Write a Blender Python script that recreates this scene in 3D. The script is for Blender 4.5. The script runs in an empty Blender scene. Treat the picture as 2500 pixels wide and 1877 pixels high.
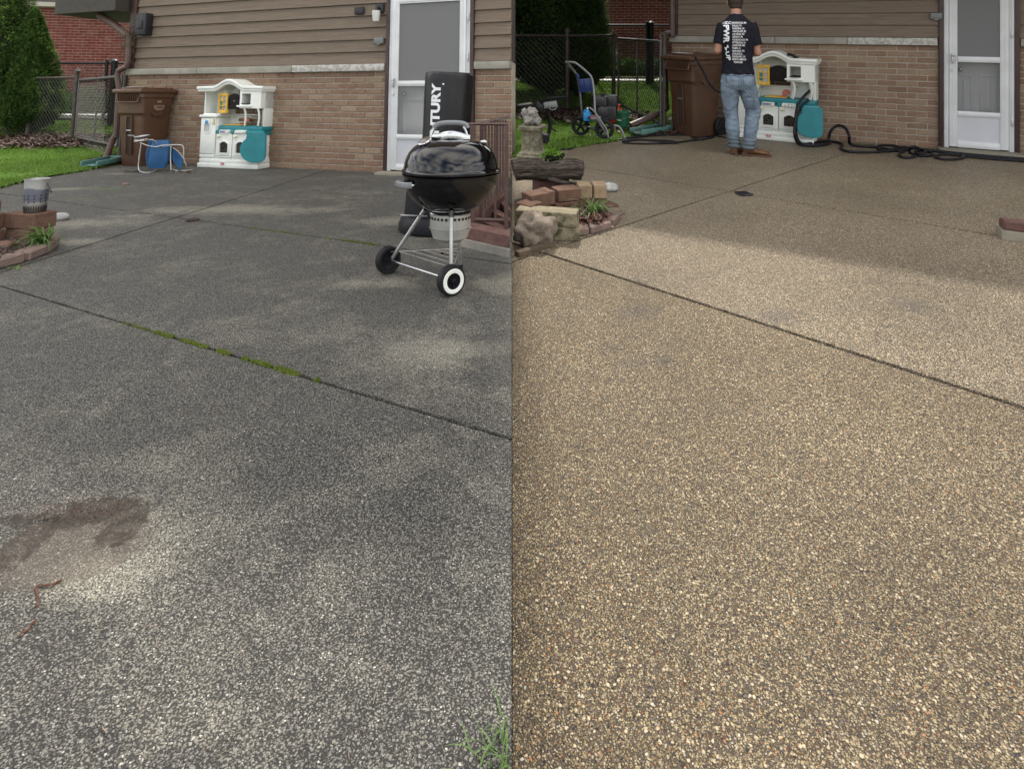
import bpy, bmesh, math, random
from mathutils import Vector, Matrix, noise
from mathutils.bvhtree import BVHTree
rnd = random.Random(7)
R = math.radians
C = bpy.context.scene.collection
sc = bpy.context.scene

# ------------------------------------------------------------------ camera, sky, sun, exposure
FL, CX, CY = 1500.0, 1250.0, 65.0            # focal length and principal point on a 2500 px wide picture
EYE = Vector((0, 0, 1.38))
cam_d = bpy.data.cameras.new('camera'); cam = bpy.data.objects.new('camera', cam_d); C.objects.link(cam)
cam_d.sensor_width = 36; cam_d.lens = 36 * FL / 2500; cam_d.shift_y = -(938.5 - CY) / 2500
cam_d.clip_start = 0.05; cam_d.clip_end = 2000
cam.location = EYE; cam.rotation_euler = (R(90), 0, 0)
sc.camera = cam
SUN_EL = R(55.0)
world = bpy.data.worlds.new('World'); sc.world = world; world.use_nodes = True
wn, wl = world.node_tree.nodes, world.node_tree.links
wn.clear()
wo = wn.new('ShaderNodeOutputWorld'); bg = wn.new('ShaderNodeBackground'); sky = wn.new('ShaderNodeTexSky')
sky.sky_type = 'NISHITA'; sky.sun_disc = False; sky.sun_elevation = SUN_EL; sky.sun_rotation = R(0)
sky.dust_density = 1.5
bg.inputs['Strength'].default_value = 0.15
# broken cloud over the sky (seen only in reflections)
tc = wn.new('ShaderNodeTexCoord'); sepw = wn.new('ShaderNodeSeparateXYZ'); wl.new(tc.outputs['Generated'], sepw.inputs[0])
zmx = wn.new('ShaderNodeMath'); zmx.operation = 'MAXIMUM'; wl.new(sepw.outputs['Z'], zmx.inputs[0]); zmx.inputs[1].default_value = 0.06
dvx = wn.new('ShaderNodeMath'); dvx.operation = 'DIVIDE'; wl.new(sepw.outputs['X'], dvx.inputs[0]); wl.new(zmx.outputs[0], dvx.inputs[1])
dvy = wn.new('ShaderNodeMath'); dvy.operation = 'DIVIDE'; wl.new(sepw.outputs['Y'], dvy.inputs[0]); wl.new(zmx.outputs[0], dvy.inputs[1])
cmb = wn.new('ShaderNodeCombineXYZ'); wl.new(dvx.outputs[0], cmb.inputs[0]); wl.new(dvy.outputs[0], cmb.inputs[1])
cn = wn.new('ShaderNodeTexNoise'); cn.inputs['Scale'].default_value = 1.1; cn.inputs['Detail'].default_value = 6
wl.new(cmb.outputs[0], cn.inputs['Vector'])
cr = wn.new('ShaderNodeValToRGB'); cr.color_ramp.elements[0].position = 0.40; cr.color_ramp.elements[1].position = 0.60
wl.new(cn.outputs[0], cr.inputs[0])
mxw = wn.new('ShaderNodeMix'); mxw.data_type = 'RGBA'
wl.new(cr.outputs[0], mxw.inputs[0]); wl.new(sky.outputs[0], mxw.inputs[6]); mxw.inputs[7].default_value = (15.0, 14.4, 13.3, 1)
wl.new(mxw.outputs[2], bg.inputs['Color']); wl.new(bg.outputs[0], wo.inputs[0])
sun_d = bpy.data.lights.new('sun', 'SUN'); sun = bpy.data.objects.new('sun', sun_d); C.objects.link(sun)
sun_d.energy = 2.7; sun_d.angle = R(1.6); sun_d.color = (1, 0.93, 0.84)
sun.rotation_euler = Vector((0, -math.cos(SUN_EL), -math.sin(SUN_EL))).to_track_quat('-Z', 'Y').to_euler()
sc.view_settings.view_transform = 'Standard'; sc.view_settings.look = 'None'
sc.view_settings.gamma = 1; sc.view_settings.use_curve_mapping = False
sc.view_settings.exposure = 0.45
sc.cycles.max_bounces = 6
sc.cycles.caustics_reflective = False; sc.cycles.caustics_refractive = False

# ------------------------------------------------------------------ two yards
class Yard:
    """a yard with its own ground plane; the left one falls away from the viewer at a gentle slope"""
    def __init__(s, h, horizon):
        a = math.atan((horizon - CY) / FL)
        up = Vector((0, math.sin(a), math.cos(a))); fw = Vector((0, math.cos(a), -math.sin(a)))
        o = EYE - up * h
        s.M = Matrix(((1, fw.x, up.x, o.x), (0, fw.y, up.y, o.y), (0, fw.z, up.z, o.z), (0, 0, 0, 1)))
        s.I = s.M.inverted(); s.h = h
    def ray(s, px, py):
        d = Vector(((px - CX) / FL, 1, -(py - CY) / FL))
        return s.I @ EYE, s.I.to_3x3() @ d
    def g(s, px, py, z=0.0):
        o, d = s.ray(px, py); t = (z - o.z) / d.z
        return o + d * t
    def at(s, px, py, dist):
        o, d = s.ray(px, py); return o + d * dist
    def lift(s, p, py):
        """height above ground point p whose picture row is py"""
        q0 = s.M @ Vector((p[0], p[1], 0)); u = s.M.to_3x3() @ Vector((0, 0, 1))
        k = (py - CY) / FL
        # (EYE.z - z)/y = k
        return (EYE.z - q0.z - k * q0.y) / (u.z + k * u.y)
    def ppm(s, p):
        return FL / (s.M @ Vector((p[0], p[1], 0))).y
    def face(s, p, rel=0):
        """rotation about the upright that turns a local -y front to the viewer, plus rel degrees"""
        o = s.I @ EYE
        return math.atan2(o.y - p[1], o.x - p[0]) + math.pi / 2 + R(rel)
YL = Yard(0.85, 240.0)
YR = Yard(1.38, 65.0)

# ------------------------------------------------------------------ scene helpers
def tag(o, label=None, cat=None, group=None, kind=None):
    if label: o['label'] = label
    if cat: o['category'] = cat
    if group: o['group'] = group
    if kind: o['kind'] = kind
    return o
def thing(name, label, cat, Y, loc=(0, 0, 0), rz=0.0, group=None, kind=None):
    o = bpy.data.objects.new(name, None); C.objects.link(o)
    o.empty_display_size = 0.1
    o.matrix_world = Y.M @ Matrix.Translation(Vector(loc)) @ Matrix.Rotation(rz, 4, 'Z')
    return tag(o, label, cat, group, kind)
def put(name, me, parent=None, m=None, loc=None, rot=None, Y=None):
    o = bpy.data.objects.new(name, me); C.objects.link(o)
    if m is not None and len(me.materials) == 0:
        me.materials.append(m)
    if parent is not None: o.parent = parent
    elif Y is not None: o.matrix_world = Y.M @ Matrix.Translation(Vector(loc or (0, 0, 0))) @ Matrix.Rotation(rot or 0, 4, 'Z'); return o
    if loc is not None: o.location = loc
    if rot is not None: o.rotation_euler = rot
    return o
def finish(bm, smooth=35, name='mesh'):
    bmesh.ops.recalc_face_normals(bm, faces=bm.faces[:])
    me = bpy.data.meshes.new(name); bm.to_mesh(me); bm.free()
    if smooth:
        me.polygons.foreach_set('use_smooth', [True] * len(me.polygons))
        if smooth < 180: me.set_sharp_from_angle(angle=R(smooth))
    return me
def ob(name, bm, m, parent=None, smooth=35, **k):
    return put(name, finish(bm, smooth, name), parent, m, **k)
def B(): return bmesh.new()
def xf(bm, verts, M): bmesh.ops.transform(bm, matrix=M, verts=verts)
def box(bm, c, s, rot=None, bev=0.0, seg=2):
    r = bmesh.ops.create_cube(bm, size=1)
    vs = r['verts']
    M = Matrix.Translation(Vector(c)) @ (rot or Matrix()) @ Matrix.Diagonal((s[0], s[1], s[2], 1))
    xf(bm, vs, M)
    if bev > 0:
        es = {e for v in vs for e in v.link_edges}
        bmesh.ops.bevel(bm, geom=list(es), offset=bev, segments=seg, affect='EDGES', profile=0.5)
def rot(x=0, y=0, z=0):
    return Matrix.Rotation(R(z), 4, 'Z') @ Matrix.Rotation(R(y), 4, 'Y') @ Matrix.Rotation(R(x), 4, 'X')
def cyl(bm, p0, p1, r0, r1=None, n=16, caps=True):
    p0, p1 = Vector(p0), Vector(p1); d = p1 - p0
    r1 = r0 if r1 is None else r1
    q = d.to_track_quat('Z', 'Y').to_matrix().to_4x4()
    M = Matrix.Translation((p0 + p1) / 2) @ q
    bmesh.ops.create_cone(bm, cap_ends=caps, segments=n, radius1=r0, radius2=max(r1, 1e-5), depth=d.length, matrix=M)
def smoothpath(pts, k=6):
    pts = [Vector(p) for p in pts]
    if len(pts) < 3: return pts
    P = [pts[0] * 2 - pts[1]] + pts + [pts[-1] * 2 - pts[-2]]
    out = []
    for i in range(1, len(P) - 2):
        a, b, c, d = P[i - 1], P[i], P[i + 1], P[i + 2]
        for j in range(k):
            t = j / k
            out.append(0.5 * ((2 * b) + (c - a) * t + (2 * a - 5 * b + 4 * c - d) * t * t + (3 * b - a - 3 * c + d) * t ** 3))
    out.append(P[-2]); return out
def tube(bm, pts, r, n=8, smooth=True, k=6, flat=1.0, close=False):
    pts = smoothpath(pts, k) if smooth else [Vector(p) for p in pts]
    if close: pts = pts[:-1] if (pts[0] - pts[-1]).length < 1e-4 else pts
    m = len(pts); rings = []
    nrm = None
    for i, p in enumerate(pts):
        if close: t = (pts[(i + 1) % m] - pts[i - 1]).normalized()
        else: t = (pts[min(i + 1, m - 1)] - pts[max(i - 1, 0)]).normalized()
        if nrm is None:
            nrm = t.orthogonal().normalized() if abs(t.z) > .9 else Vector((0, 0, 1)).cross(t).normalized()
        nrm = (nrm - t * nrm.dot(t)).normalized(); bi = t.cross(nrm)
        rr = r(i / max(1, m - 1)) if callable(r) else r
        rings.append([bm.verts.new(p + (nrm * math.cos(2 * math.pi * j / n) + bi * flat * math.sin(2 * math.pi * j / n)) * rr) for j in range(n)])
    for i in range(m if close else m - 1):
        a, b = rings[i], rings[(i + 1) % m]
        for j in range(n): bm.faces.new((a[j], a[(j + 1) % n], b[(j + 1) % n], b[j]))
    if not close:
        bm.faces.new(rings[0][::-1]); bm.faces.new(rings[-1])
def lathe(bm, prof, n=32, c=(0, 0, 0), caps=True, M=None):
    c = Vector(c); rings = []
    for r, z in prof:
        ring = []
        for j in range(n):
            a = 2 * math.pi * j / n
            v = Vector((max(r, 1e-4) * math.cos(a), max(r, 1e-4) * math.sin(a), z)) + c
            if M is not None: v = M @ v
            ring.append(bm.verts.new(v))
        rings.append(ring)
    for a, b in zip(rings, rings[1:]):
        for j in range(n): bm.faces.new((a[j], a[(j + 1) % n], b[(j + 1) % n], b[j]))
    if caps:
        bm.faces.new(rings[0][::-1]); bm.faces.new(rings[-1])
def prism(bm, poly, z0, z1, M=None):
    """polygon in xy extruded from z0 to z1"""
    f = lambda x, y, z: (M @ Vector((x, y, z))) if M is not None else Vector((x, y, z))
    a = [bm.verts.new(f(x, y, z0)) for x, y in poly]; b = [bm.verts.new(f(x, y, z1)) for x, y in poly]
    n = len(poly)
    bm.faces.new(a[::-1]); bm.faces.new(b)
    for j in range(n): bm.faces.new((a[j], a[(j + 1) % n], b[(j + 1) % n], b[j]))
XZ = Matrix(((1, 0, 0, 0), (0, 0, -1, 0), (0, 1, 0, 0), (0, 0, 0, 1)))   # draws (x, y) as (x, z); extrusion goes to -y
def loft(bm, rings, n=20, p=2.0, caps=True):
    """rings: (centre, rx, ry, axis) ; axis = direction of travel"""
    rs = []
    for c, rx, ry, ax in rings:
        c, ax = Vector(c), Vector(ax).normalized()
        side = Vector((1, 0, 0)) - ax * ax.x; side.normalize(); fwd = ax.cross(side)
        ring = []
        for j in range(n):
            a = 2 * math.pi * j / n; ca, sa = math.cos(a), math.sin(a)
            e = 2 / p
            ring.append(bm.verts.new(c + side * rx * math.copysign(abs(ca) ** e, ca) + fwd * ry * math.copysign(abs(sa) ** e, sa)))
        rs.append(ring)
    for a, b in zip(rs, rs[1:]):
        for j in range(n): bm.faces.new((a[j], a[(j + 1) % n], b[(j + 1) % n], b[j]))
    if caps: bm.faces.new(rs[0][::-1]); bm.faces.new(rs[-1])
def ell(bm, c, r, rotm=None, u=16, v=10):
    bmesh.ops.create_uvsphere(bm, u_segments=u, v_segments=v, radius=1, matrix=Matrix.Translation(Vector(c)) @ (rotm or Matrix()) @ Matrix.Diagonal((r[0], r[1], r[2], 1)))
def remeshed(bm, voxel, smooth=4, disp=None):
    """one continuous surface from overlapping closed pieces"""
    bmesh.ops.recalc_face_normals(bm, faces=bm.faces[:])
    me = bpy.data.meshes.new('tmp'); bm.to_mesh(me); bm.free()
    o = bpy.data.objects.new('tmp', me); C.objects.link(o)
    md = o.modifiers.new('r', 'REMESH'); md.mode = 'VOXEL'; md.voxel_size = voxel
    ms = o.modifiers.new('s', 'SMOOTH'); ms.iterations = smooth; ms.factor = 0.5
    dg = bpy.context.evaluated_depsgraph_get(); dg.update()
    out = bpy.data.meshes.new_from_object(o.evaluated_get(dg))
    bpy.data.objects.remove(o); bpy.data.meshes.remove(me)
    if disp:
        ns = [v.normal.copy() for v in out.vertices]
        for v, nn in zip(out.vertices, ns): v.co += nn * disp(v.co)
    out.polygons.foreach_set('use_smooth', [True] * len(out.polygons))
    return out
def soup(name, verts, faces, m, smooth=False, parent=None, Y=None):
    me = bpy.data.meshes.new(name); me.from_pydata(verts, [], faces)
    if smooth: me.polygons.foreach_set('use_smooth', [True] * len(me.polygons))
    return put(name, me, parent, m, Y=Y)
def text_mesh(s, size, ext=0.002, off=0.0, align='LEFT'):
    cu = bpy.data.curves.new('t', 'FONT'); cu.body = s; cu.size = size; cu.extrude = ext; cu.offset = off
    cu.align_x = align; cu.align_y = 'CENTER'; cu.resolution_u = 3
    o = bpy.data.objects.new('t', cu); C.objects.link(o)
    dg = bpy.context.evaluated_depsgraph_get(); dg.update()
    me = bpy.data.meshes.new_from_object(o.evaluated_get(dg))
    bpy.data.objects.remove(o); bpy.data.curves.remove(cu)
    me.materials.clear()
    return me

# ------------------------------------------------------------------ materials
def srgb(r, g, b):
    f = lambda c: (c / 255 / 12.92) if c / 255 <= 0.04045 else ((c / 255 + 0.055) / 1.055) ** 2.4
    return (f(r), f(g), f(b), 1)
class NT:
    def __init__(s, name):
        s.m = bpy.data.materials.new(name); s.m.use_nodes = True
        s.n, s.l = s.m.node_tree.nodes, s.m.node_tree.links
        s.b = s.n['Principled BSDF']
        s.tc = s.n.new('ShaderNodeTexCoord')
    def link(s, a, b): s.l.new(a, b)
    def val(s, x, sock):
        if hasattr(x, 'is_output'): s.l.new(x, sock)
        elif x is not None: sock.default_value = (x, x, x, 1) if sock.type == 'RGBA' and not isinstance(x, tuple) else x
    def noise(s, scale, detail=3, rough=0.5, vec=None, dist=0.0):
        t = s.n.new('ShaderNodeTexNoise'); t.inputs['Scale'].default_value = scale; t.inputs['Detail'].default_value = detail
        t.inputs['Roughness'].default_value = rough; t.inputs['Distortion'].default_value = dist
        s.l.new(vec or s.tc.outputs['Object'], t.inputs['Vector']); return t.outputs[0]
    def vor(s, scale, feature='F1', out='Distance', vec=None, rand=1.0):
        t = s.n.new('ShaderNodeTexVoronoi'); t.feature = feature; t.inputs['Scale'].default_value = scale
        t.inputs['Randomness'].default_value = rand
        s.l.new(vec or s.tc.outputs['Object'], t.inputs['Vector']); return t.outputs[out]
    def mapping(s, scale=(1, 1, 1), rotz=0, vec=None, loc=(0, 0, 0)):
        t = s.n.new('ShaderNodeMapping'); t.inputs['Scale'].default_value = scale; t.inputs['Rotation'].default_value = (0, 0, rotz)
        t.inputs['Location'].default_value = loc
        s.l.new(vec or s.tc.outputs['Object'], t.inputs['Vector']); return t.outputs[0]
    def ramp(s, x, stops, mode='LINEAR'):
        t = s.n.new('ShaderNodeValToRGB'); e = t.color_ramp.elements; t.color_ramp.interpolation = mode
        while len(e) < len(stops): e.new(0.5)
        for el, (p, c) in zip(e, stops):
            el.position = p; el.color = c if isinstance(c, tuple) else (c, c, c, 1)
        s.l.new(x, t.inputs[0]); return t.outputs[0]
    def mix(s, f, a, b, mode='MIX'):
        t = s.n.new('ShaderNodeMix'); t.data_type = 'RGBA'; t.blend_type = mode
        s.val(f, t.inputs[0]); s.val(a, t.inputs[6]); s.val(b, t.inputs[7]); return t.outputs[2]
    def math(s, op, a, b=None, c=None, clamp=False):
        t = s.n.new('ShaderNodeMath'); t.operation = op; t.use_clamp = clamp
        s.val(a, t.inputs[0]); s.val(b, t.inputs[1]); s.val(c, t.inputs[2]); return t.outputs[0]
    def bump(s, h, strength=0.4, dist=0.01, normal=None):
        t = s.n.new('ShaderNodeBump'); t.inputs['Strength'].default_value = strength; t.inputs['Distance'].default_value = dist
        s.l.new(h, t.inputs['Height'])
        if normal: s.l.new(normal, t.inputs['Normal'])
        s.l.new(t.outputs[0], s.b.inputs['Normal']); return t.outputs[0]
    def rand(s):
        g = s.n.new('ShaderNodeNewGeometry'); i = s.n.new('ShaderNodeObjectInfo')
        return s.math('FRACT', s.math('ADD', g.outputs['Random Per Island'], i.outputs['Random']))
    def set(s, color=None, rough=None, metal=None, spec=None, **k):
        s.val(color, s.b.inputs['Base Color']); s.val(rough, s.b.inputs['Roughness']); s.val(metal, s.b.inputs['Metallic'])
        s.val(spec, s.b.inputs['Specular IOR Level'])
        for a, v in k.items(): s.val(v, s.b.inputs[a.replace('_', ' ')])
        return s.m
def simple(name, c, rough=0.5, metal=0.0, c2=None, nscale=8.0, bump=0.0, bscale=60.0, spec=0.5, bdist=0.003, lo=.35, hi=.65, coat=0.0):
    t = NT(name)
    col = c
    if c2: col = t.mix(t.ramp(t.noise(nscale, 5, .6), [(lo, 0.0), (hi, 1.0)]), c, c2)
    if bump: t.bump(t.noise(bscale, 4), bump, bdist)
    rv = t.ramp(t.noise(nscale * 2.3 + 3, 3), [(.3, max(rough - .08, .03)), (.7, min(rough + .1, 1))])
    t.set(col, rv, metal, spec)
    t.b.inputs['Coat Weight'].default_value = coat
    return t.m
M = {}
M['white_plastic'] = simple('white_plastic', (.82, .84, .80, 1), .42, c2=(.72, .74, .69, 1), nscale=5, bump=.1, bscale=300)
M['teal_plastic'] = simple('teal_plastic', (.012, .17, .20, 1), .42, c2=(.02, .22, .25, 1), nscale=6)
M['yellow_plastic'] = simple('yellow_plastic', (.78, .47, .03, 1), .4, c2=(.7, .42, .05, 1))
M['cream_plastic'] = simple('cream_plastic', (.7, .66, .42, 1), .4)
M['red_plastic'] = simple('red_plastic', (.55, .05, .035, 1), .4)
M['salmon_plastic'] = simple('salmon_plastic', (.6, .17, .12, 1), .45)
M['smoked_panel'] = simple('smoked_panel', (.010, .007, .006, 1), .5, spec=.2)
M['oven_glass'] = simple('oven_glass', (.028, .023, .015, 1), .3)
M['silver_sticker'] = simple('silver_sticker', (.45, .47, .46, 1), .35)
M['blue_print'] = simple('blue_print', (.02, .1, .35, 1), .4)
M['bin_brown'] = simple('bin_brown', (.098, .048, .026, 1), .48, c2=(.075, .036, .020, 1), nscale=4, bump=.15, bscale=200)
M['bin_scuff'] = simple('bin_scuff', (.25, .17, .13, 1), .7)
M['black_rubber'] = simple('black_rubber', (.007, .007, .009, 1), .6, c2=(.013, .013, .015, 1), nscale=12, spec=.3)
M['black_plastic'] = simple('black_plastic', (.005, .005, .008, 1), .5, c2=(.008, .008, .012, 1), nscale=9, spec=.2)
M['black_metal'] = simple('black_metal', (.015, .014, .016, 1), .45, .3)
M['enamel'] = simple('enamel', (.002, .002, .003, 1), .07, spec=.55, coat=.0)
M['chrome'] = simple('chrome', (.62, .63, .64, 1), .22, 1.0, c2=(.5, .5, .5, 1))
M['alu'] = simple('alu', (.55, .56, .56, 1), .42, .85, c2=(.42, .42, .41, 1), nscale=10)
M['alu_matte'] = simple('alu_matte', (.50, .50, .48, 1), .55, .55, c2=(.38, .375, .35, 1), nscale=7)
M['grey_plastic'] = simple('grey_plastic', (.18, .19, .20, 1), .45)
M['white_paint'] = simple('white_paint', (.70, .71, .72, 1), .45, c2=(.60, .61, .62, 1), nscale=3, bump=.1)
M['door_grey'] = simple('door_grey', (.55, .56, .60, 1), .5, c2=(.46, .47, .50, 1), nscale=2)
M['screen'] = simple('screen', (.22, .22, .225, 1), .6, c2=(.18, .18, .185, 1), nscale=1.5)
M['trim_brown'] = simple('trim_brown', (.035, .017, .015, 1), .5, c2=(.05, .026, .022, 1))
M['rail_brown'] = simple('rail_brown', (.085, .045, .038, 1), .5, c2=(.06, .032, .028, 1), nscale=14, bump=.2)
M['spout_brown'] = simple('spout_brown', (.10, .055, .045, 1), .45, c2=(.075, .042, .036, 1), nscale=5)
M['splash_green'] = simple('splash_green', (.07, .17, .155, 1), .5, c2=(.10, .22, .20, 1), nscale=6)
M['blue_cloth'] = simple('blue_cloth', (.010, .072, .19, 1), .62, c2=(.016, .10, .25, 1), nscale=9, bump=.5, bscale=18, bdist=.01)
M['white_strap'] = simple('white_strap', (.6, .62, .66, 1), .7)
M['vinyl'] = simple('vinyl', (.0025, .0025, .005, 1), .34, c2=(.005, .005, .008, 1), nscale=3, bump=.2, bscale=9, bdist=.01, spec=.4)
M['white_print'] = simple('white_print', (.75, .76, .78, 1), .5)
M['steel_can'] = None
M['soffit'] = simple('soffit', (.045, .038, .032, 1), .7)
M['light_soffit'] = simple('light_soffit', (.45, .43, .37, 1), .7)
M['fascia'] = simple('fascia', (.06, .05, .045, 1), .6)
M['roofing'] = simple('roofing', (.07, .065, .06, 1), .9, c2=(.1, .09, .085, 1), nscale=20)
M['added_upper_wall'] = simple('added_upper_wall', (.26, .18, .14, 1), .8, c2=(.2, .14, .11, 1), nscale=6)  # for the unseen walls added to cast shade
M['concrete'] = simple('concrete', (.30, .28, .25, 1), .85, c2=(.20, .19, .165, 1), nscale=9, bump=.5, bscale=90)
M['step_concrete'] = simple('step_concrete', (.20, .18, .13, 1), .8, c2=(.26, .24, .19, 1), nscale=7, bump=.5, bscale=90)
M['pavement'] = simple('pavement', (.80, .80, .78, 1), .8, c2=(.74, .74, .72, 1), nscale=2, bump=.2)
M['wire'] = simple('wire', (.09, .085, .08, 1), .5, .6)
M['post_rust'] = simple('post_rust', (.05, .037, .03, 1), .6, .2, c2=(.10, .085, .075, 1), nscale=14)
M['galv'] = simple('galv', (.16, .155, .15, 1), .5, .5, c2=(.10, .095, .09, 1), nscale=12)
M['nest'] = simple('nest', (.12, .10, .06, 1), .9)
M['log_cut'] = simple('log_cut', (.22, .17, .12, 1), .9, c2=(.15, .11, .08, 1), nscale=30)
M['timber'] = simple('timber', (.14, .10, .06, 1), .85, c2=(.07, .05, .035, 1), nscale=12, bump=.4)
M['white_stone'] = simple('white_stone', (.42, .42, .41, 1), .7, c2=(.28, .28, .27, 1), nscale=20, bump=.5, bscale=40)
M['soil'] = simple('soil', (.035, .024, .018, 1), .95, c2=(.06, .04, .03, 1), nscale=30, bump=1, bscale=60, bdist=.02)
M['bucket_green'] = simple('bucket_green', (.01, .095, .045, 1), .4, c2=(.015, .12, .06, 1))
M['washer_blue'] = simple('washer_blue', (.01, .03, .14, 1), .42)
M['jug_blue'] = simple('jug_blue', (.03, .28, .62, 1), .3)
M['steel_grey'] = simple('steel_grey', (.20, .205, .215, 1), .4, .5)
M['engine_black'] = simple('engine_black', (.010, .010, .012, 1), .4, c2=(.018, .018, .02, 1), nscale=12)
M['hose'] = simple('hose', (.005, .005, .008, 1), .5, c2=(.010, .010, .013, 1), nscale=20, spec=.3)
M['grey_hose'] = simple('grey_hose', (.22, .23, .23, 1), .5)
M['skin'] = simple('skin', (.42, .22, .15, 1), .55, c2=(.36, .18, .12, 1), nscale=14, bump=.1)
M['hair'] = simple('hair', (.03, .018, .01, 1), .7, bump=.6, bscale=90)
M['shirt'] = simple('shirt', (.0085, .009, .015, 1), .85, c2=(.012, .013, .020, 1), nscale=12, bump=.3, bscale=500, spec=.2)
M['leather'] = simple('leather', (.16, .065, .022, 1), .5, c2=(.08, .032, .013, 1), nscale=16, bump=.4, bscale=50)
M['boot_sole'] = simple('boot_sole', (.09, .045, .025, 1), .7)
M['patch'] = simple('patch', (.055, .03, .02, 1), .7)
M['iron'] = simple('iron', (.022, .02, .019, 1), .65, c2=(.04, .035, .03, 1), nscale=20, bump=.4)
M['rust_root'] = simple('rust_root', (.10, .036, .016, 1), .85, c2=(.10, .035, .017, 1), nscale=60, bump=.8, bscale=150)
M['dead_leaf'] = simple('dead_leaf', (.11, .06, .035, 1), .85, c2=(.18, .11, .07, 1), nscale=10)
M['red_leaf'] = simple('red_leaf', (.075, .012, .010, 1), .8)
M['meter'] = simple('meter', (.012, .012, .016, 1), .5)
M['lamp_white'] = simple('lamp_white', (.55, .55, .53, 1), .4)
M['outlet'] = simple('outlet', (.16, .165, .16, 1), .5)

def m_denim():
    t = NT('denim')
    w = t.ramp(t.noise(5.5, 5, .65, dist=.8), [(.34, 0.0), (.62, 1.0)])
    c = t.mix(w, (.035, .06, .10, 1), (.18, .235, .30, 1))
    # worn grey-green damp hems near the boots
    s = t.n.new('ShaderNodeSeparateXYZ'); t.link(t.tc.outputs['Object'], s.inputs[0])
    dz = t.ramp(s.outputs['Z'], [(.13, 1.0), (.24, 0.0)])
    c = t.mix(dz, c, (.055, .07, .075, 1))
    c = t.mix(t.math('MULTIPLY', t.noise(420, 2), .35), c, (.3, .36, .42, 1))
    t.bump(t.noise(350, 3), .25, .002); t.set(c, .85, spec=.2); return t.m
M['denim'] = m_denim()

def m_brick(name, cols, mort=False, bump=.6, bscale=38):
    t = NT(name); r = t.rand()
    c = t.ramp(r, [(i / (len(cols) - 1), k) for i, k in enumerate(cols)])
    g = t.n.new('ShaderNodeNewGeometry')
    n1 = t.noise(bscale, 6, .7, vec=g.outputs['Position'], dist=.6); n2 = t.noise(7, 4, .6, vec=g.outputs['Position'])
    c = t.mix(t.ramp(n1, [(.42, 0.0), (.72, .55)]), c, tuple(x * .45 for x in cols[0][:3]) + (1,))
    c = t.mix(t.ramp(n2, [(.45, 0.0), (.75, .3)]), c, (.34, .27, .20, 1))
    t.bump(n1, bump, .012); t.set(c, .88, spec=.25); return t.m
M['brick'] = m_brick('tan_brick', [(.27, .175, .12, 1), (.23, .14, .095, 1), (.29, .20, .14, 1), (.245, .15, .10, 1), (.32, .24, .165, 1), (.21, .125, .09, 1)], bump=.9)
M['mortar'] = simple('mortar', (.42, .375, .31, 1), .95, c2=(.34, .30, .245, 1), nscale=10, bump=.6, bscale=120)
M['red_brick'] = m_brick('red_brick', [(.19, .04, .03, 1), (.14, .028, .022, 1), (.22, .055, .04, 1), (.16, .032, .026, 1)], bump=.3)
M['pale_mortar'] = simple('pale_mortar', (.50, .40, .36, 1), .95)
M['coping'] = simple('coping', (.33, .31, .265, 1), .8, c2=(.24, .225, .19, 1), nscale=6, bump=.4, bscale=70)
M['coping_chipped'] = simple('coping_chipped', (.34, .32, .275, 1), .8, c2=(.50, .49, .47, 1), nscale=26, bump=1, bscale=30, lo=.45, hi=.55)

def m_siding():
    t = NT('siding')
    v = t.mapping((1.1, 6, 26)); r = t.rand()
    n = t.noise(2.2, 6, .65, vec=v, dist=1.2)
    c = t.mix(t.ramp(n, [(.30, 0.0), (.70, 1.0)]), (.125, .092, .068, 1), (.215, .168, .128, 1))
    c = t.mix(t.math('MULTIPLY', r, .25), c, (.16, .13, .10, 1))
    t.bump(n, .45, .006); t.set(c, .7, spec=.3); return t.m
M['siding'] = m_siding()

def m_block(name, a, b, moss=None):
    t = NT(name); r = t.rand()
    g = t.n.new('ShaderNodeNewGeometry')
    n = t.noise(14, 6, .7, vec=g.outputs['Position']); n2 = t.noise(90, 4, .7, vec=g.outputs['Position'])
    c = t.mix(t.ramp(n, [(.35, 0.0), (.65, 1.0)]), a, b)
    c = t.mix(t.math('MULTIPLY', r, .5), c, tuple(x * .55 for x in a[:3]) + (1,))
    if moss:
        s = t.n.new('ShaderNodeSeparateXYZ'); t.link(g.outputs['Normal'], s.inputs[0])
        side = t.math('SUBTRACT', 1.0, t.math('ABSOLUTE', s.outputs['Z']), clamp=True)
        c = t.mix(t.math('MULTIPLY', t.ramp(n, [(.40, 0.0), (.6, .8)]), side), c, moss)
    t.bump(t.math('ADD', n, t.math('MULTIPLY', n2, .5)), .9, .012); t.set(c, .92, spec=.2); return t.m
M['block_brown'] = m_block('block_brown', (.20, .12, .085, 1), (.12, .07, .05, 1))
M['block_tan'] = m_block('block_tan', (.40, .30, .19, 1), (.26, .18, .12, 1))
M['block_mossy'] = m_block('block_mossy', (.33, .29, .20, 1), (.22, .19, .13, 1), (.045, .05, .022, 1))
M['paver_pink'] = m_block('paver_pink', (.27, .20, .17, 1), (.19, .14, .12, 1))
M['kerb_red'] = m_block('kerb_red', (.13, .065, .055, 1), (.20, .12, .105, 1))
M['rock'] = m_block('rock', (.33, .28, .22, 1), (.13, .10, .08, 1))
M['carved'] = m_block('carved', (.30, .27, .20, 1), (.17, .15, .11, 1), (.06, .065, .035, 1))
M['ornament'] = m_block('ornament', (.42, .40, .36, 1), (.12, .11, .10, 1))

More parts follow.
